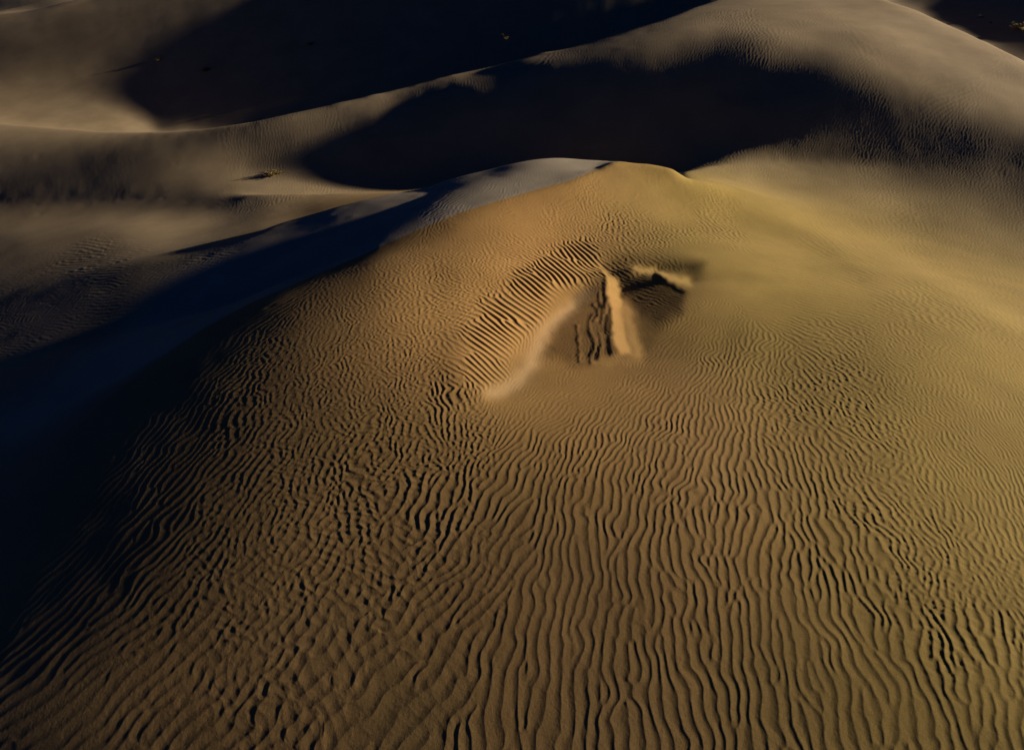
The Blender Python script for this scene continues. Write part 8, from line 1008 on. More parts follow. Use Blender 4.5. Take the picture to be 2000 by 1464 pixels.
# crest lines on the ground (x, y), from left to right
BRINK = np.array([
(-14.61, 13.92), (-13.97, 14.34), (-12.93, 14.94), (-12.07, 15.66), (-11.31, 16.68), (-10.6, 18.01),
(-10.03, 19.49), (-9.82, 19.79), (-9.62, 20.11), (-9.41, 20.45), (-9.19, 20.79), (-8.97, 21.13),
(-8.71, 21.4), (-8.44, 21.65), (-8.18, 21.95), (-7.92, 22.26), (-7.67, 22.6), (-7.4, 22.94),
(-7.12, 23.27), (-6.84, 23.6), (-6.54, 23.91), (-6.23, 24.2), (-5.91, 24.47), (-5.58, 24.73),
(-5.25, 24.98), (-4.91, 25.24), (-4.56, 25.49), (-4.21, 25.74), (-3.86, 25.98), (-3.5, 26.19),
(-3.13, 26.42), (-2.76, 26.64), (-2.39, 26.88), (-2.01, 27.12), (-1.63, 27.31), (-1.25, 27.51),
(-0.86, 27.73), (-0.47, 27.94), (-0.07, 28.16), (0.38, 28.41), (0.84, 28.66), (1.32, 28.91),
(1.79, 29.17), (2.28, 29.43), (2.61, 29.63), (2.77, 29.76), (2.92, 29.89), (3.08, 30.03),
(3.23, 30.17), (3.4, 30.33), (3.66, 30.59), (3.91, 30.84), (4.16, 30.99), (4.42, 31.19),
(4.69, 31.54), (5.04, 31.63)])          # sharp brink of the near dune
SADDLE = np.array([
(-3.65, 35.05), (-3.01, 34.9), (-2.38, 34.74), (-1.73, 34.61), (-1.05, 34.5), (-0.38, 34.39),
(0.18, 34.31), (0.73, 34.24), (1.3, 34.1), (1.89, 33.89), (2.47, 33.69), (2.93, 33.22),
(3.37, 32.76), (3.83, 32.4), (4.32, 32.14), (4.81, 31.89), (5.6, 31.68), (5.86, 31.67),
(6.12, 31.66), (6.38, 31.65), (6.64, 31.63), (6.84, 31.62), (6.98, 31.59), (7.13, 31.56),
(7.27, 31.54), (7.41, 31.51)])        # outer edge of the pale shoulder behind the brink
RIM = np.array([
(-0.46, 14.52), (0.07, 15.04), (0.49, 15.94), (0.78, 17.23), (1.13, 18.38), (1.84, 19.64),
(2.57, 20.72)])
MIDCREST = np.array([
(-42.52, 56.47), (-41.34, 56.08), (-40.17, 55.69), (-39.01, 55.3), (-37.87, 54.91), (-36.74, 54.53),
(-35.16, 53.97), (-33.49, 53.38), (-31.65, 52.74), (-29.06, 51.93), (-26.53, 51.13), (-24.61, 50.67),
(-23.08, 50.43), (-21.56, 50.19), (-20.13, 50.17), (-18.71, 50.16), (-17.32, 50.27), (-16, 50.57),
(-14.66, 50.87), (-12.83, 51.54), (-10.84, 52.33), (-8.82, 53.21), (-6.79, 54.36), (-4.7, 55.57),
(-2.54, 56.82), (-0.3, 58.12), (2.01, 59.5), (4.39, 60.75), (6.86, 62.08), (9.06, 63.31),
(10.8, 64.33), (12.58, 65.41), (14.47, 66.86), (16.46, 68.52), (18.48, 70.32), (29, 71),
(38, 68), (60, 60)])    # long crest of the middle dune

def crest_r(line, az):
    a = np.arctan2(line[:, 0], line[:, 1])
    o = np.argsort(a)
    return np.interp(az, a[o], np.hypot(line[:, 0], line[:, 1])[o])

# ------------------------------------------------------------------ wind ripples
# x, y, direction the lit side faces (degrees), wavelength (m), strength, disorder
RIPPLES = np.array([
(2.63, 6.33, -0.92, 0.24, 0.37, 0.38), (6.07, 6.25, -4.78, 0.23, 0.46, 0.38), (8.2, 6.23, -11.88, 0.21, 0.62, 0.5), (0, 6.24, -13.33, 0.25, 0.32, 0.38), (-2.24, 6.35, -34.04, 0.34, 0.27, 0.5), (-4.05, 6.34, -37.02, 0.31, 0.3, 0.8),
(-6.39, 6.42, -40.4, 0.3, 0.25, 0.6), (-8.35, 6.53, -45.73, 0.29, 0.16, 0.4), (2.83, 7.63, -3.46, 0.21, 0.4, 0.38), (5.14, 7.57, -5.77, 0.2, 0.47, 0.38), (8.48, 7.74, -9.07, 0.2, 1.22, 0.6), (0.48, 7.73, -11.57, 0.22, 0.35, 0.38),
(-1.74, 7.81, -36.09, 0.29, 0.36, 0.6), (-3.36, 7.6, -45.89, 0.34, 0.25, 0.8), (-4.92, 7.97, -31.83, 0.24, 0.31, 0.9), (-6.99, 8.09, -34.35, 0.27, 0.25, 0.6), (-8.5, 7.71, -37.24, 0.26, 0.16, 0.38), (1.52, 8.98, -10.81, 0.19, 0.41, 0.38),
(4.06, 9.12, -7.41, 0.18, 0.66, 0.38), (6.65, 9.31, -10.98, 0.18, 0.93, 0.38), (-0.51, 9.09, -25.3, 0.21, 0.42, 0.6), (-2.63, 9.45, -21.7, 0.24, 0.42, 1), (-4.26, 9.56, -23.52, 0.22, 0.38, 1), (-5.83, 9.33, -24.32, 0.21, 0.28, 0.9),
(-7.77, 9.5, -29.15, 0.22, 0.19, 0.5), (-9.26, 9.46, -29.95, 0.2, 0.09, 0.38), (0, 10.69, -23.54, 0.21, 0.59, 0.38), (2.18, 10.42, -14.16, 0.19, 0.68, 0.38), (5.01, 10.91, -14.41, 0.19, 0.91, 0.38), (-1.67, 10.65, -24.1, 0.24, 0.63, 0.6),
(-3.4, 10.92, 1.01, 0.2, 0.6, 1), (-4.9, 11.44, -4.11, 0.2, 0.41, 1), (-6.34, 11.02, -16.22, 0.2, 0.25, 0.7), (-8.26, 11.29, -20.58, 0.22, 0.19, 0.4), (-9.6, 11.47, -21.02, 0.2, 0.09, 0.38), (7.56, 10.33, -4.12, 0.18, 1.19, 0.8),
(9.24, 10.39, -3.37, 0.15, 1.25, 0.8), (10.47, 10.43, -5.22, 0.13, 1.23, 0.5), (8.5, 8.86, -5.46, 0.16, 1.12, 0.9), (9.68, 8.78, -6.02, 0.15, 1.07, 0.9), (-7.09, 13.47, -10.01, 0.2, 0.29, 0.7), (-5.05, 13.19, -1.39, 0.18, 0.45, 1),
(-3.41, 12.52, 4.9, 0.19, 0.73, 1), (-2.22, 12.79, 12.81, 0.17, 0.91, 0.9), (-8.19, 13.14, -15.5, 0.2, 0.14, 0.38), (-6.13, 15.46, 2.7, 0.17, 0.37, 0.9), (-4.31, 14.78, 7.07, 0.15, 0.73, 1), (-2.69, 14.85, 15.79, 0.15, 1.02, 1),
(-6.17, 18.02, 6.89, 0.16, 0.33, 0.8), (-4.6, 17.99, 15.03, 0.15, 0.73, 1), (-4.02, 20.33, 14.02, 0.16, 0.97, 1), (-5.19, 21.11, 14.36, 0.15, 0.31, 0.8), (-2.56, 17.59, 16.17, 0.16, 1.12, 1), (-2.67, 22.06, 11.79, 0.15, 1.15, 1),
(-0.87, 21.32, 15.49, 0.14, 1.52, 1), (-1.9, 18.87, 74.59, 0.2, 1.03, 0.9), (-2.04, 26.19, 59.51, 0.16, 0.39, 0.5), (0, 26.8, 73.29, 0.15, 0.74, 0.4), (-2.96, 25, 16.68, 0.12, 0.74, 1), (1.7, 27.49, 20.7, 0.16, 1.35, 1),
(0, 24.55, 37.34, 0.18, 1.33, 0.8), (4.3, 27.74, 10.82, 0.18, 1.99, 1), (3.27, 28.5, 17.84, 0.15, 1.37, 1), (6.22, 26.43, 2.79, 0.17, 1.78, 1), (5.28, 25.73, 3.08, 0.16, 1.67, 0.9), (4.54, 30.42, 83.31, 0.12, 0.2, 0.38),
(6.89, 30.34, 84.87, 0.12, 0.5, 0.4), (8.69, 27.8, 18.52, 0.23, 1.09, 1), (1.74, 28.9, 69.74, 0.12, 0.37, 0.4), (-0.99, 16.03, 39.38, 0.18, 3.04, 0.1), (-0.73, 16.88, 46.11, 0.22, 3.04, 0.1), (-0.16, 18.52, 47.51, 0.25, 3.04, 0.1),
(0.68, 20.54, 36.16, 0.25, 3.3, 0.1), (1.64, 22.42, 24.78, 0.23, 3.3, 0.1), (2.69, 24.05, 18.85, 0.22, 3.09, 0.1), (-0.55, 15.34, 41.72, 0.16, 3.04, 0.1), (0.48, 19, 42.68, 0.24, 3.04, 0.1), (-1.57, 16.25, 59.71, 0.16, 0.88, 0.4),
(3.88, 24.29, 19.13, 0.17, 1.07, 0.5), (4.91, 23.56, 17.92, 0.18, 0.71, 0.6), (6, 23.4, 14.24, 0.17, 0.47, 0.5), (6.56, 23.39, 2.31, 0.1, 0.37, 0.38), (6.83, 22.57, -10.17, 0.06, 0.48, 0.38), (7.07, 21.67, 92.82, 0.16, 0.4, 0.38),
(7.75, 20.92, 91.48, 0.17, 0.45, 0.38), (10.55, 23.77, 87.99, 0.33, 0.44, 0.38), (8.27, 19.81, 77.62, 0.2, 0.49, 0.38), (10.58, 20.54, 60.45, 0.27, 0.42, 0.38), (6.37, 18.89, -35.15, 0.1, 0.64, 0.38), (5.15, 17.61, -34.89, 0.11, 0.74, 0.38),
(4.16, 16.24, -35.56, 0.1, 0.72, 0.38), (3.09, 14.73, -37.5, 0.13, 0.78, 0.38), (1.73, 14.5, -34.83, 0.12, 0.54, 0.38), (0.65, 14.02, -32.58, 0.12, 0.54, 0.38), (5.6, 15.71, -28.04, 0.14, 1.14, 0.38), (7.23, 16.48, -30.09, 0.15, 0.92, 0.5),
(3.78, 13.38, -21.96, 0.16, 1.16, 0.38), (1.84, 12.85, -20.19, 0.15, 1.04, 0.38), (0.24, 12.71, -24.08, 0.15, 0.96, 0.4), (-0.88, 13.26, -12, 0.15, 1.15, 0.8), (-1.6, 14.61, 24.83, 0.16, 1.4, 0.6), (-2.1, 15.74, 16.73, 0.15, 1.16, 0.9),
(5.26, 11.87, -19.84, 0.17, 1, 0.38), (3.45, 11.55, -18.02, 0.17, 0.87, 0.38), (6.77, 11.84, -6.72, 0.16, 1.14, 0.5), (7.04, 13.75, -5.14, 0.16, 1.25, 0.8), (8.68, 13.09, 7.52, 0.17, 1.25, 1), (8.68, 15.05, 11.7, 0.17, 1.25, 1),
(9, 17.34, 40.64, 0.22, 0.83, 0.6), (10.65, 16.38, 7.34, 0.14, 1.12, 1), (10.65, 14.61, -6.03, 0.12, 1.25, 1), (10.34, 12.63, -5.24, 0.12, 1.25, 0.6), (11.88, 12.93, -5.2, 0.1, 1.25, 0.4), (8.61, 11.52, -4.43, 0.15, 1.25, 0.8),
(10.34, 11.47, -2.86, 0.11, 1.25, 0.5), (12.64, 15.75, -4.88, 0.12, 1, 1), (17.36, 21.55, -18.31, 0.2, 0.41, 0.8), (13.89, 20.19, 2.04, 0.23, 0.78, 1), (13.32, 23.35, 31.53, 0.33, 0.33, 0.5), (11.64, 30.08, 38.75, 0.22, 0.16, 0.5),
(14.47, 28.09, 8.04, 0.34, 0.24, 0.5), (19.07, 32.69, 11.78, 0.23, 0.45, 1), (23.32, 33.47, -14.09, 0.14, 0.72, 0.6), (25.66, 35.15, -12.05, 0.14, 0.62, 0.38), (22.71, 38.16, -14.24, 0.13, 0.62, 0.38), (18.3, 40.12, -5.16, 0.13, 0.44, 0.4),
(26.19, 39.98, -10.31, 0.14, 0.8, 0.38), (21.35, 42.8, -3.31, 0.15, 0.8, 0.38), (18.02, 46.3, -16.32, 0.13, 0.8, 0.38), (20.97, 50.04, -8.2, 0.15, 0.37, 0.5), (17.65, 61.23, -13.37, 0.17, 1.13, 0.9), (14.04, 52.14, -15.55, 0.17, 0.47, 0.4),
(10.84, 53.89, -16.96, 0.16, 0.35, 0.4), (26.36, 57.05, 13.69, 0.7, 0.05, 0.38), (28.69, 49.75, 34.47, 0.55, 0.05, 0.38), (28.7, 41.95, -12.07, 0.15, 0.27, 0.38), (20.47, 62.76, 10.96, 0.47, 0.04, 0.38), (24.02, 45.64, -1.21, 0.15, 0.17, 0.5),
(3.39, 47.71, 1.42, 0.16, 0.35, 0.38), (8.32, 47.11, -3.68, 0.16, 0.29, 0.38), (-1.78, 51.41, 14.47, 0.18, 0.41, 0.38), (-6.95, 48.57, 11.79, 0.17, 0.47, 0.38), (-3.31, 44.85, 7.48, 0.16, 0.41, 0.38), (-9.31, 44.72, 13.6, 0.19, 0.56, 0.38),
(-11.95, 44.54, 17.16, 0.17, 0.7, 0.38), (-14.43, 43.8, 22.6, 0.16, 0.77, 0.38), (-16.21, 43.17, 28.5, 0.15, 0.38, 0.4), (-18.11, 47.96, -15.16, 0.17, 0.29, 0.4), (-15.44, 48.79, -10.36, 0.17, 0.29, 0.4), (-13.1, 47.38, 1.47, 0.17, 0.24, 0.38),
(-20.53, 46.4, -58.75, 0.21, 0.01, 0.4), (-26.6, 46.74, -38.65, 0.22, 0.07, 0.5), (-32.24, 45.6, -66.64, 0.19, 0.07, 0.7), (-22.84, 44.96, -42.3, 0.22, 0.03, 0.5), (-25.3, 50.18, -105.33, 0.34, 0, 0.38), (-33.18, 51.08, -94.47, 0.32, 0.01, 0.38),
(-10.87, 51.59, -56.98, 0.25, 0.02, 0.38), (0, 56.55, -43.92, 1.1, 0.02, 0.38), (-10.19, 38.27, -111.17, 0.49, 0.01, 0.38), (-4.52, 29.71, -109.93, 0.25, 0.02, 0.38), (-20.78, 38.34, -97.91, 0.5, 0.03, 0.38), (-12, 34.45, -110.6, 0.53, 0.03, 0.38),
(-28.68, 41.16, -103.91, 0.36, 0.01, 0.38), (-20.09, 31.4, -113.71, 0.34, 0.42, 0.38), (-12.57, 27.1, -102.2, 0.21, 0.42, 0.38), (-14.35, 24.79, -97.95, 0.18, 0.42, 0.38), (-11.55, 24.08, -90.31, 0.2, 0.42, 0.5), (-12.8, 21.36, -95.94, 0.52, 0.39, 0.4),
(-15.96, 20.09, -107.71, 0.23, 0.39, 0.38), (-19.28, 24.97, -102.89, 0.16, 0.42, 0.38), (-10.35, 27.23, -99.45, 0.18, 0.06, 0.38), (-0.88, 29.21, -26.66, 0.17, 0.59, 0.38), (-2.16, 28.39, -32.43, 0.18, 0.35, 0.38), (-3.16, 27.36, -35.95, 0.18, 0.4, 0.6),
(2.53, 31.05, -23.87, 0.14, 0.08, 0.38), (0.45, 29.92, -16.24, 0.12, 0.46, 0.38), (1.4, 31.48, -16.87, 0.13, 0.21, 0.38), (1.09, 28.85, -44.27, 0.13, 0.06, 0.38), (-1.06, 27.83, -49.76, 0.15, 0.04, 0.38), (-4.16, 26.83, -54.58, 0.19, 0.03, 0.38),
(-6.12, 25.82, -56.11, 0.18, 0.01, 0.38), (-8.93, 21.45, -39.27, 0.31, 0.01, 0.38), (-10.19, 17.85, -15.6, 0.19, 0.01, 0.38), (-52.73, 85.31, -94.55, 0.51, 0, 0.38), (-42.22, 80.32, -86.51, 0.5, 0, 0.38), (-35.86, 89.32, -0.4, 0.46, 0.12, 0.38),
(-42.8, 92.26, 0.79, 0.44, 0.01, 0.38), (-11.39, 85.24, 4.54, 0.31, 0.03, 0.38), (-55.13, 95.27, -95.97, 0.52, 0, 0.38), (42.72, 68.12, -130.61, 0.79, 0.02, 0.38), (1.94, 18.11, -9.93, 0.11, 0.2, 1), (2.62, 19.54, -10.02, 0.1, 0.18, 1),
(1.29, 16.23, -22.2, 0.08, 0.55, 0.38), (0.87, 16.48, -17.91, 0.07, 0.33, 0.38), (4.55, 20.31, 53.97, 0.19, 0.42, 0.38), (5.08, 19.64, 27.68, 0.14, 0.39, 0.38), (4.01, 19.03, 65.12, 0.15, 0.21, 0.38), (3.4, 19.51, 42.87, 0.12, 0.12, 0.38),
(3.03, 16.98, 58, 0.1, 0.88, 0.38), (0.42, 15.79, -28.22, 0.07, 0.07, 0.38), (1.16, 18.05, -25.85, 0.08, 0.06, 0.38), (3.68, 17.39, -33.32, 0.08, 0.05, 0.38), (1.8, 19.54, 25.07, 0.1, 0.1, 0.38), (2.54, 15.86, -32.5, 0.07, 0.08, 0.38),
(5.42, 21.41, 37.55, 0.16, 0.1, 0.38), (-0.27, 14.65, -30.04, 0.06, 0.11, 0.38)])
rng = np.random.default_rng(7)

_ga = np.linspace(R(-76), R(76), 360)
_gd = np.linspace(math.atan(13 / 3.5), math.atan(13 / 190.), 360)
def _fields():
    GA, GD = np.meshgrid(_ga, _gd)
    pa = np.arctan2(RIPPLES[:, 0], RIPPLES[:, 1])
    pd = np.arctan(13 / np.hypot(RIPPLES[:, 0], RIPPLES[:, 1]))
    den = np.zeros(GA.shape)
    acc = [np.zeros(GA.shape) for _ in range(5)]
    for k in range(len(RIPPLES)):
        w = 1.0 / (((GA - pa[k]) * 1.0) ** 2 + ((GD - pd[k]) * 1.25) ** 2 + 2e-4) ** 2.2
        t = R(RIPPLES[k, 2])
        den += w
        for q, v in enumerate((math.cos(t), math.sin(t), math.log(RIPPLES[k, 3]), RIPPLES[k, 4], RIPPLES[k, 5])):
            acc[q] += w * v
    return [a / den for a in acc]
FIELDS = _fields()
def ripple_fields(x, y):
    r = np.hypot(x, y)
    az = np.arctan2(x, y)
    fj = np.clip((az - _ga[0]) / (_ga[1] - _ga[0]), 0, len(_ga) - 1.001)
    fi = np.clip((np.arctan(13 / np.maximum(r, .1)) - _gd[0]) / (_gd[1] - _gd[0]), 0, len(_gd) - 1.001)
    i = fi.astype(np.int32); j = fj.astype(np.int32); u = fi - i; v = fj - j
    o = []
    for f in FIELDS:
        o.append((f[i, j]*(1-u) + f[i+1, j]*u)*(1-v) + (f[i, j+1]*(1-u) + f[i+1, j+1]*u)*v)
    amp = o[3] * (1 - sstep(R(66), R(74), np.abs(az))) * (1 - sstep(110, 150, r)) * sstep(3.0, 4.0, r)
    return np.arctan2(o[1], o[0]), np.exp(o[2]), amp, o[4]

class Ripples:
    """Phasor noise: crests that wander, fork and end like real wind ripples."""
    def __init__(self, dx, x0, x1, y0, y1, turn=0.0, lam_mul=1.0, rounds=4, jitter=0.5, win=3, bw=(.85, .95)):
        self.dx, self.x0, self.y0, self.win = dx, x0, y0, win
        self.nx, self.ny = int((x1 - x0) / dx), int((y1 - y0) / dx)
        gx, gy = np.meshgrid(np.arange(self.nx) + .5, np.arange(self.ny) + .5)
        s = gx.shape
        self.px = (x0 + (gx + rng.uniform(-.45, .45, s)) * dx).astype(np.float32)
        self.py = (y0 + (gy + rng.uniform(-.45, .45, s)) * dx).astype(np.float32)
        th, lam, amp, chaos = ripple_fields(self.px, self.py)
        th = th + turn + rng.normal(0, 1, s) * jitter * chaos
        # slow wander of direction so that crests bend
        bx, by = self.px, self.py
        th = th + (.10 + .22 * chaos) * (np.sin(bx * 1.9 + 2 * np.sin(by * .8)) * np.sin(by * 1.6 + 1.5 * np.sin(bx * .7 + 1)))
        lam = lam * lam_mul * np.exp(rng.normal(0, 1, s) * .12 * (.4 + chaos))
        lam = np.clip(lam, .09, .9)
        k = 2 * np.pi / lam
        self.kx = (k * np.cos(th)).astype(np.float32)
        self.ky = (k * np.sin(th)).astype(np.float32)
        self.ct = np.cos(th).astype(np.float32); self.st = np.sin(th).astype(np.float32)
        sg = np.clip(lam, .16, .4)
        self.ia = (.5 / (bw[0] * sg) ** 2).astype(np.float32)
        self.ib = (.5 / (bw[1] * (.75 + 1.1 * (1 - np.clip(chaos, 0, 1)) ** 4) * sg) ** 2).astype(np.float32)
        self.ph = rng.uniform(0, 2 * np.pi, s).astype(np.float32)
        for it in range(rounds):
            acc = np.zeros(s, np.complex64)
            for di in range(-win, win + 1):
                for dj in range(-win, win + 1):
                    if di == 0 and dj == 0:
                        continue
                    a0, a1 = max(0, -di), self.ny - max(0, di)
                    b0, b1 = max(0, -dj), self.nx - max(0, dj)
                    me = (slice(a0, a1), slice(b0, b1))
                    ot = (slice(a0 + di, a1 + di), slice(b0 + dj, b1 + dj))
                    ddx = self.px[me] - self.px[ot]; ddy = self.py[me] - self.py[ot]
                    acc[me] += self._wave(ot, ddx, ddy)
            new = np.angle(acc)
            upd = rng.uniform(0, 1, s) < (1 - .75 * chaos)
            self.ph = np.where(upd, new, self.ph).astype(np.float32)
    def _wave(self, ix, dx, dy):
        u = dx * self.ct[ix] + dy * self.st[ix]
        v = -dx * self.st[ix] + dy * self.ct[ix]
        g = np.exp(-u * u * self.ia[ix] - v * v * self.ib[ix])
        p = dx * self.kx[ix] + dy * self.ky[ix] + self.ph[ix]
        out = np.empty(g.shape, np.complex64)
        out.real = g * np.cos(p); out.imag = g * np.sin(p)
        return out
    def __call__(self, x, y):
        out = np.zeros(x.shape, np.complex64)
        w = self.win
        for s0 in range(0, len(x), 150000):
            xs = x[s0:s0+150000].astype(np.float32); ys = y[s0:s0+150000].astype(np.float32)
            ci = ((ys - self.y0) / self.dx).astype(np.int32); cj = ((xs - self.x0) / self.dx).astype(np.int32)
            acc = np.zeros(xs.shape, np.complex64)
            for di in range(-w, w + 1):
                for dj in range(-w, w + 1):
                    i = np.clip(ci + di, 0, self.ny - 1); j = np.clip(cj + dj, 0, self.nx - 1)
                    acc += self._wave((i, j), xs - self.px[i, j], ys - self.py[i, j])
            out[s0:s0+150000] = acc
        return out

def ripple_profile(z, sharp=.57):
    """1 at the crest; a gentle windward side, a short steep lee side, a rounded trough."""
    t = (np.angle(z) / (2 * np.pi)) % 1.0
    down = np.clip(t / sharp, 0, 1)
    up = np.clip((t - sharp) / (1 - sharp), 0, 1)
    a = (1 - down) ** 1.3
    b = up ** 1.9
    return np.where(t < sharp, a, b) - .42

def value_noise(x, y, scale, seed):
    g = np.random.default_rng(seed).uniform(-1, 1, (257, 257))
    fx = x / scale; fy = y / scale
    i = np.floor(fx).astype(np.int64); j = np.floor(fy).astype(np.int64)
    u = fx - i; v = fy - j
    u = u*u*(3-2*u); v = v*v*(3-2*v)
    i %= 256; j %= 256
    i1 = (i + 1) % 256; j1 = (j + 1) % 256
    return (g[i, j]*(1-u) + g[i1, j]*u)*(1-v) + (g[i, j1]*(1-u) + g[i1, j1]*u)*v

main_ripples = Ripples(.15, -40, 40, 3, 64)
cross_ripples = Ripples(.15, -40, 40, 3, 64, turn=R(78), lam_mul=.8, rounds=2, jitter=.35)

# ------------------------------------------------------------------ the dune mesh: a polar grid, finer where the dunes lie near
NC = 1330
s = np.linspace(-1, 1, NC)
d_in = np.linspace(R(69), R(6.2), 850)
rad = 13.0 / np.tan(d_in)
half = np.interp(rad, [5, 8, 12, 17.5, 24, 33, 50, 68, 95], np.radians([62, 61.5, 59.5, 53, 48.5, 45, 41.5, 39.5, 37]))
far_rad = np.geomspace(rad[-1] * 1.03, 4500, 60)
near_rad = np.geomspace(.25, rad[0] * .97, 16)
rad = np.concatenate([near_rad, rad, far_rad])
half = np.concatenate([np.full(16, half[0]), half, np.full(60, half[-1])])
NS = 84
side = np.concatenate([np.linspace(0, .085, 61)[1:], np.linspace(.085, 1, 25)[1:]])
cols = half[:, None] * s[None]
left = -(half[:, None] + (np.pi - half[:, None]) * side[None])[:, ::-1]
right = half[:, None] + (np.pi - half[:, None]) * side[None]
AZ = np.concatenate([left, cols, right], axis=1)
RAD = np.repeat(rad[:, None], AZ.shape[1], 1)
nrow, ncol = AZ.shape
X = (RAD * np.sin(AZ)).ravel(); Y = (RAD * np.cos(AZ)).ravel()
Z = dune_height(X, Y)

th, lam, amp, chaos = ripple_fields(X, Y)
patch = value_noise(X, Y, 2.3, 3) * .6 + value_noise(X, Y, .9, 4) * .4
amp = amp * (1 + .12 * patch) * (1 + .14 * value_noise(X, Y, .42, 5))
act = np.where((amp > .012) & (X > -39.5) & (X < 39.5) & (Y > 3.2) & (amp > .012) & (Y < 63.5))[0]
def wiggle(x, y, k):
    w = .07 * value_noise(x, y, .42, k) + .022 * value_noise(x, y, .17, k + 1) + .09 * value_noise(x, y, 1.9, k + 2)
    return w
calm = sstep(.1, .34, chaos[act])
wx = X[act] + calm * wiggle(X[act], Y[act], 31); wy = Y[act] + calm * wiggle(X[act], Y[act], 41)
zz = main_ripples(wx, wy)
mag = np.abs(zz); mag /= np.median(mag)
lam_a = np.clip(lam[act], .09, .6)
half_v = np.repeat(half, AZ.shape[1])[act]
amp[act] *= 1 - sstep(.06, .18, np.abs(AZ.ravel()[act]) - half_v)
rip = ripple_profile(zz) * sstep(.08, .6, mag) * amp[act] * lam_a * .06
c_amp = amp[act] * sstep(.35, 1.0, chaos[act])
zc = cross_ripples(wx, wy)
magc = np.abs(zc); magc /= np.median(magc)
rip += ripple_profile(zc, .5) * sstep(.15, .9, magc) * c_amp * lam_a * .038
Z[act] += rip
# soft unevenness that keeps smooth sand from looking machined
Z += .002 * value_noise(X, Y, 1.7, 11) + .0008 * value_noise(X, Y, .55, 12)
Zg = Z.reshape(nrow, ncol)

# colour of the sand, with some painted light: pale blown sand on the shoulder, ochre on the near dune, olive to the right
az = AZ.ravel(); rr = RAD.ravel()
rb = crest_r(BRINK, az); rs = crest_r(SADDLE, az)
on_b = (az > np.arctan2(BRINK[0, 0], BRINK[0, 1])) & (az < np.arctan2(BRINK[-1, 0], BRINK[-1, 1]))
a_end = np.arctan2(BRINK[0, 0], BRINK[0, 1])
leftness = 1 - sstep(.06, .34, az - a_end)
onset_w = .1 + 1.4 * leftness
pale = np.where(on_b, sstep(-onset_w * leftness, onset_w, rr - rb) * (1 - .75 * sstep(0, 7, rr - rs)) * (1 - sstep(5 - 4 * leftness, 11 - 6 * leftness, rr - rb)) * sstep(0, .06, az - a_end), 0)  # down the left flank the pale band paints in a skylight sheen
for q0, q1 in zip(RIM[:-1], RIM[1:]):                   # pale rim of the hollow, its highlight put into the colour
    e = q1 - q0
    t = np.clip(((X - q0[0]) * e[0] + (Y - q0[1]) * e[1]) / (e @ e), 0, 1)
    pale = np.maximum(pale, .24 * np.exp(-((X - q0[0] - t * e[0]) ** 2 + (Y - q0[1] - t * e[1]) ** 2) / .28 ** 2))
wob = value_noise(X, Y, 6, 21)
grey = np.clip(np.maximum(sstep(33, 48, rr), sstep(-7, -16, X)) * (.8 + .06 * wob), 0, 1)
olive = np.clip(sstep(1.5, 9.5, X + 1.5 * wob) * (1 - sstep(40, 60, rr)) + .15 * value_noise(X, Y, 2.2, 22), 0, 1)
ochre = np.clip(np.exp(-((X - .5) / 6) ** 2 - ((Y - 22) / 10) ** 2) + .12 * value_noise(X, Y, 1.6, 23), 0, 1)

# ------------------------------------------------------------------ materials
def node_mat(name):
    m = bpy.data.materials.new(name)
    m.use_nodes = True
    n = m.node_tree.nodes
    return m, n, m.node_tree.links, n['Principled BSDF']

def mix_rgb(n, l, a, b, f, mode='MIX'):
    m = n.new('ShaderNodeMix'); m.data_type = 'RGBA'; m.blend_type = mode
    for sock, v in (('A', a), ('B', b), ('Factor', f)):
        if hasattr(v, 'links') or isinstance(v, bpy.types.NodeSocket):
            l.new(v, m.inputs[sock])
        else:
            m.inputs[sock].default_value = v
    return m.outputs['Result']

def sand_material():
    m, n, l, p = node_mat('sand')
    def attr(a):
        t = n.new('ShaderNodeAttribute'); t.attribute_name = a
        return t.outputs['Fac']
    geo = n.new('ShaderNodeNewGeometry')
    def noise(scale, detail, rough=.6):
        t = n.new('ShaderNodeTexNoise'); t.inputs['Scale'].default_value = scale
        t.inputs['Detail'].default_value = detail; t.inputs['Roughness'].default_value = rough
        l.new(geo.outputs['Position'], t.inputs['Vector'])
        return t.outputs['Fac']
    base = (.305, .192, .078, 1)
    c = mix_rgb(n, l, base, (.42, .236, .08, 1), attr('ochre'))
    c = mix_rgb(n, l, c, (.32, .225, .066, 1), attr('olive'))
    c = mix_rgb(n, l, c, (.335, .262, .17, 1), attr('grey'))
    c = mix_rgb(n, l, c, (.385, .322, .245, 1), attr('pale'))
    mr = n.new('ShaderNodeMapRange'); l.new(noise(.35, 5), mr.inputs[0])
    mr.inputs[1].default_value = .3; mr.inputs[2].default_value = .7; mr.inputs[3].default_value = .86; mr.inputs[4].default_value = 1.12
    c = mix_rgb(n, l, c, mr.outputs[0], 1.0, 'MULTIPLY')
    mr2 = n.new('ShaderNodeMapRange'); l.new(noise(45, 3), mr2.inputs[0])
    mr2.inputs[1].default_value = .3; mr2.inputs[2].default_value = .7; mr2.inputs[3].default_value = .8; mr2.inputs[4].default_value = 1.17
    c = mix_rgb(n, l, c, mr2.outputs[0], 1.0, 'MULTIPLY')
    l.new(c, p.inputs['Base Color'])
    p.inputs['Roughness'].default_value = .95
    p.inputs['Specular IOR Level'].default_value = .12
    bump = n.new('ShaderNodeBump'); bump.inputs['Strength'].default_value = .35; bump.inputs['Distance'].default_value = .012
    l.new(noise(14, 6, .65), bump.inputs['Height'])
    l.new(bump.outputs[0], p.inputs['Normal'])
    return m
SAND = sand_material()

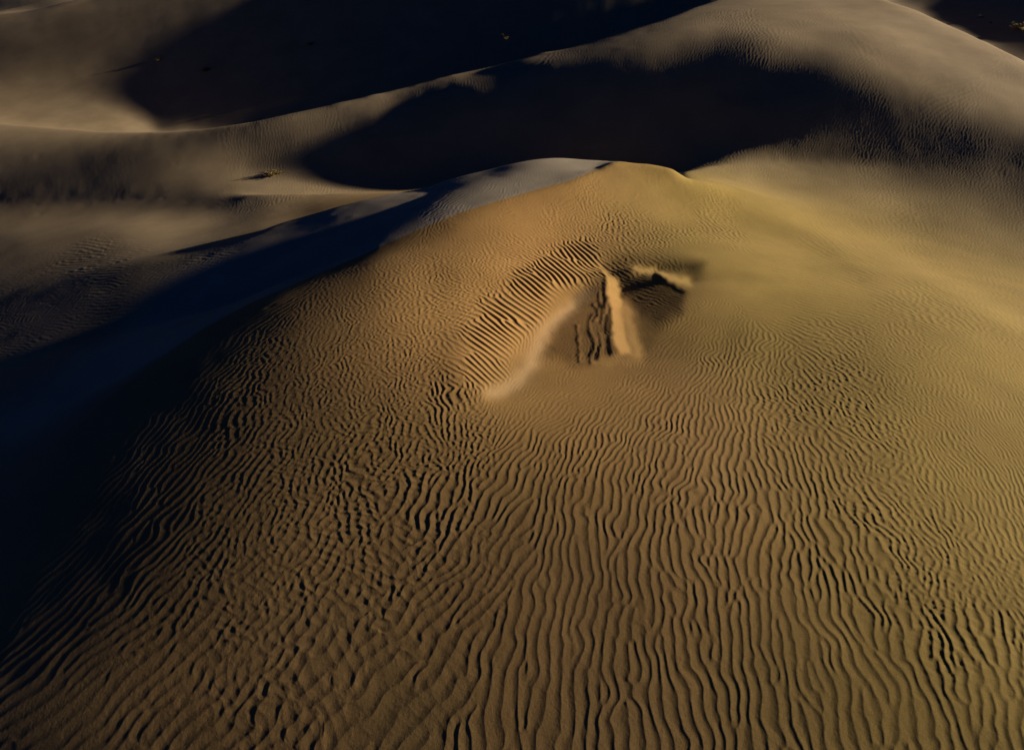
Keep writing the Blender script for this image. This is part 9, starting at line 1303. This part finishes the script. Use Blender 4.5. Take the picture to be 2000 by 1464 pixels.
# ------------------------------------------------------------------ three pieces of one continuous sand surface
gx = np.gradient(np.stack([X.reshape(nrow, ncol), Y.reshape(nrow, ncol), Zg], -1), axis=1)
gr = np.gradient(np.stack([X.reshape(nrow, ncol), Y.reshape(nrow, ncol), Zg], -1), axis=0)
NRM = np.cross(gx, gr).reshape(-1, 3)
NRM /= np.maximum(np.linalg.norm(NRM, axis=1), 1e-12)[:, None]
NRM[NRM[:, 2] < 0] *= -1
r_mid = crest_r(MIDCREST, az)
front_line = np.where(az < np.arctan2(SADDLE[-1, 0], SADDLE[-1, 1]), np.interp(az, [-3.2, np.arctan2(SADDLE[0, 0], SADDLE[0, 1])], [30, 36.5]), crest_r(np.vstack([SADDLE, [
(9.41, 32.01), (16, 34), (24, 34), (40, 33)]]), az))
front_line = np.where(az < np.arctan2(SADDLE[0, 0], SADDLE[0, 1]), front_line, crest_r(np.vstack([SADDLE, [
(9.41, 32.01), (16, 34), (24, 34), (40, 33)]]), az))
idx = np.arange(nrow * ncol).reshape(nrow, ncol)
quads = np.stack([idx[:-1, :-1], idx[:-1, 1:], idx[1:, 1:], idx[1:, :-1]], -1).reshape(-1, 4)
def zone(v):
    return np.where(rr[v] <= front_line[v], 0, np.where(rr[v] <= r_mid[v] + .6, 1, 2))
qz = zone(quads[:, 0])

def sand_piece(name, label, sel):
    q = quads[sel]
    used, inv = np.unique(q, return_inverse=True)
    q = inv.reshape(-1, 4)
    me = bpy.data.meshes.new(name)
    me.vertices.add(len(used))
    me.vertices.foreach_set('co', np.stack([X[used], Y[used], Z[used]], -1).astype(np.float32).ravel())
    me.loops.add(len(q) * 4)
    me.loops.foreach_set('vertex_index', q.astype(np.int32).ravel())
    me.polygons.add(len(q))
    me.polygons.foreach_set('loop_start', np.arange(0, len(q) * 4, 4, dtype=np.int32))
    me.update(calc_edges=True)
    me.polygons.foreach_set('use_smooth', np.ones(len(q), bool))
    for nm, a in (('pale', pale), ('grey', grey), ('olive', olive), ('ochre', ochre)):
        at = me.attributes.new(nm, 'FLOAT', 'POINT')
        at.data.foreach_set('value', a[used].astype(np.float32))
    me.normals_split_custom_set_from_vertices(NRM[used].astype(np.float32))
    me.materials.append(SAND)
    o = bpy.data.objects.new(name, me)
    scene.collection.objects.link(o)
    o['kind'] = 'structure'
    o['label'] = label
    return o
sand_piece('sand_dune', 'broad rippled near dune with a wind-scoured hollow below its crest', qz == 0)
sand_piece('sand_dune.001', 'long middle dune with a dark rippled face behind the near dune', qz == 1)
sand_piece('sand_dune.002', 'far dunes and valley mostly in deep shadow behind the long crest', qz == 2)

# ------------------------------------------------------------------ desert shrubs
def shrub_mat(name, col, col2):
    m, n, l, p = node_mat(name)
    t = n.new('ShaderNodeTexNoise'); t.inputs['Scale'].default_value = 9
    c = mix_rgb(n, l, (*col, 1), (*col2, 1), t.outputs['Fac'])
    l.new(c, p.inputs['Base Color']); p.inputs['Roughness'].default_value = .8
    return m
M_LEAF = shrub_mat('dry_leaf', (.30, .19, .05), (.16, .13, .04))
M_WOOD = shrub_mat('dead_wood', (.10, .06, .03), (.16, .10, .05))

def ground_z(x, y):
    return float(dune_height(np.array([x]), np.array([y]))[0])

def make_shrub(seed, spread, height):
    rs_ = random.Random(seed)
    wv, wf, lv, lf = [], [], [], []
    def tube(p0, p1, r0, r1):
        b = len(wv)
        d = [p1[i] - p0[i] for i in range(3)]
        L = math.sqrt(sum(c*c for c in d)) or 1
        d = [c / L for c in d]
        u = (d[1], -d[0], 0); ul = math.hypot(*u[:2]) or 1; u = (u[0]/ul, u[1]/ul, 0) if ul > 1e-4 else (1, 0, 0)
        v = (d[1]*u[2]-d[2]*u[1], d[2]*u[0]-d[0]*u[2], d[0]*u[1]-d[1]*u[0])
        for p, r in ((p0, r0), (p1, r1)):
            for k in range(4):
                a = k * math.pi / 2
                wv.append(tuple(p[i] + r * (math.cos(a)*u[i] + math.sin(a)*v[i]) for i in range(3)))
        for k in range(4):
            wf.append((b+k, b+(k+1) % 4, b+4+(k+1) % 4, b+4+k))
    def leaf(p, size):
        b = len(lv)
        a = rs_.uniform(0, 6.28); e = rs_.uniform(-.3, 1.3)
        d = (math.cos(a)*math.cos(e), math.sin(a)*math.cos(e), math.sin(e))
        w = (-math.sin(a), math.cos(a), rs_.uniform(-.4, .4))
        for q, t in ((0, 0), (.22, .45), (0, 1), (-.22, .45)):
            lv.append(tuple(p[i] + size * (t*d[i] + q*w[i]) for i in range(3)))
        lf.append((b, b+1, b+2, b+3))
    for k in range(26):
        a = rs_.uniform(0, 6.28); tilt = rs_.uniform(.15, 1.25)
        L = rs_.uniform(.55, 1.0)
        p = (rs_.uniform(-.08, .08)*spread, rs_.uniform(-.08, .08)*spread, -.08)
        r0 = .022 * spread * rs_.uniform(.6, 1.2)
        for sgm in range(4):
            st = L / 4
            q = (p[0] + math.cos(a)*math.sin(tilt)*st*spread, p[1] + math.sin(a)*math.sin(tilt)*st*spread, p[2] + math.cos(tilt)*st*height*1.1)
            tube(p, q, r0 * (1 - sgm*.22), r0 * (1 - (sgm+1)*.22))
            for _ in range(7 if sgm else 2):
                f = rs_.random()
                leaf(tuple(p[i] + (q[i]-p[i])*f + rs_.gauss(0, .05*spread) for i in range(3)), rs_.uniform(.08, .17) * spread)
            if sgm:
                aa = a + rs_.uniform(-1.1, 1.1)
                e = (q[0] + math.cos(aa)*.2*spread, q[1] + math.sin(aa)*.2*spread, q[2] + rs_.uniform(.0, .16)*height)
                tube(q, e, r0*.45, r0*.15)
                for _ in range(5):
                    f = rs_.random()
                    leaf(tuple(q[i] + (e[i]-q[i])*f + rs_.gauss(0, .03*spread) for i in range(3)), rs_.uniform(.07, .14) * spread)
            a += rs_.uniform(-.45, .45); tilt = min(1.4, tilt + rs_.uniform(-.1, .25)); p = q
    return (wv, wf), (lv, lf)

def shrub_proto(name, seed, spread, height):
    (wv, wf), (lv, lf) = make_shrub(seed, spread, height)
    root = bpy.data.objects.new(name, None)
    scene.collection.objects.link(root)
    for nm, v, f, m in (('branch', wv, wf, M_WOOD), ('foliage', lv, lf, M_LEAF)):
        me = bpy.data.meshes.new(nm); me.from_pydata(v, [], f); me.materials.append(m)
        o = bpy.data.objects.new(nm, me); scene.collection.objects.link(o); o.parent = root
        if nm == 'foliage':
            o['kind'] = 'stuff'
    return root

SHRUBS = [
    (-15.62, 44.86, 0.82, 0.3, 0.55, 'golden dry bush on the sunlit ripples, throwing a dark shadow to the left'),
    (-40.81, 87.05, 0.67, 1.2, 0.70, 'leftmost of the bushes on the far slope above the long crest'),
    (-34.59, 84.73, 0.85, 2.2, 0.60, 'low dark bush just right of the leftmost bush on the far slope'),
    (-22.96, 86.77, 0.66, 0.9, 0.70, 'lone dark bush in the middle of the shaded far valley'),
    (-1.07, 84.35, 0.31, 1.9, 0.80, 'smaller of the two neighbouring dark bushes above the long crest'),
    (-0.61, 83.76, 0.46, 3.1, 0.80, 'larger of the two neighbouring dark bushes above the long crest'),
    (10.87, 82.75, 0.31, 0.2, 0.80, 'tiny dark bush nearest the long crest at the upper middle'),
    (42.85, 71.38, 0.38, 4.1, 0.80, 'dark bush on the dim slope behind the right-hand crest'),
    (42.62, 69.18, 0.22, 5.0, 0.80, 'tiniest bush, just below the dark bush behind the right-hand crest'),
    (43.44, 66.00, 1.09, 2.6, 0.80, 'big dark bush cut by the right edge behind the crest')]
protos = [shrub_proto('desert_shrub', 5, 1.0, .75)]
first = True
for (x, y, size, turn, squash, label) in SHRUBS:
    if first:
        root = protos[0]; first = False
    else:
        root = protos[0].copy(); scene.collection.objects.link(root)
        for ch in list(protos[0].children):
            c = ch.copy(); scene.collection.objects.link(c); c.parent = root
    root.location = (x, y, ground_z(x, y) - .02 * size)
    root.scale = (size, size, size * squash)
    root.rotation_euler = (0, 0, turn)
    root['label'] = label
    root['category'] = 'shrub'
    root['group'] = 'shrubs scattered over the dunes'
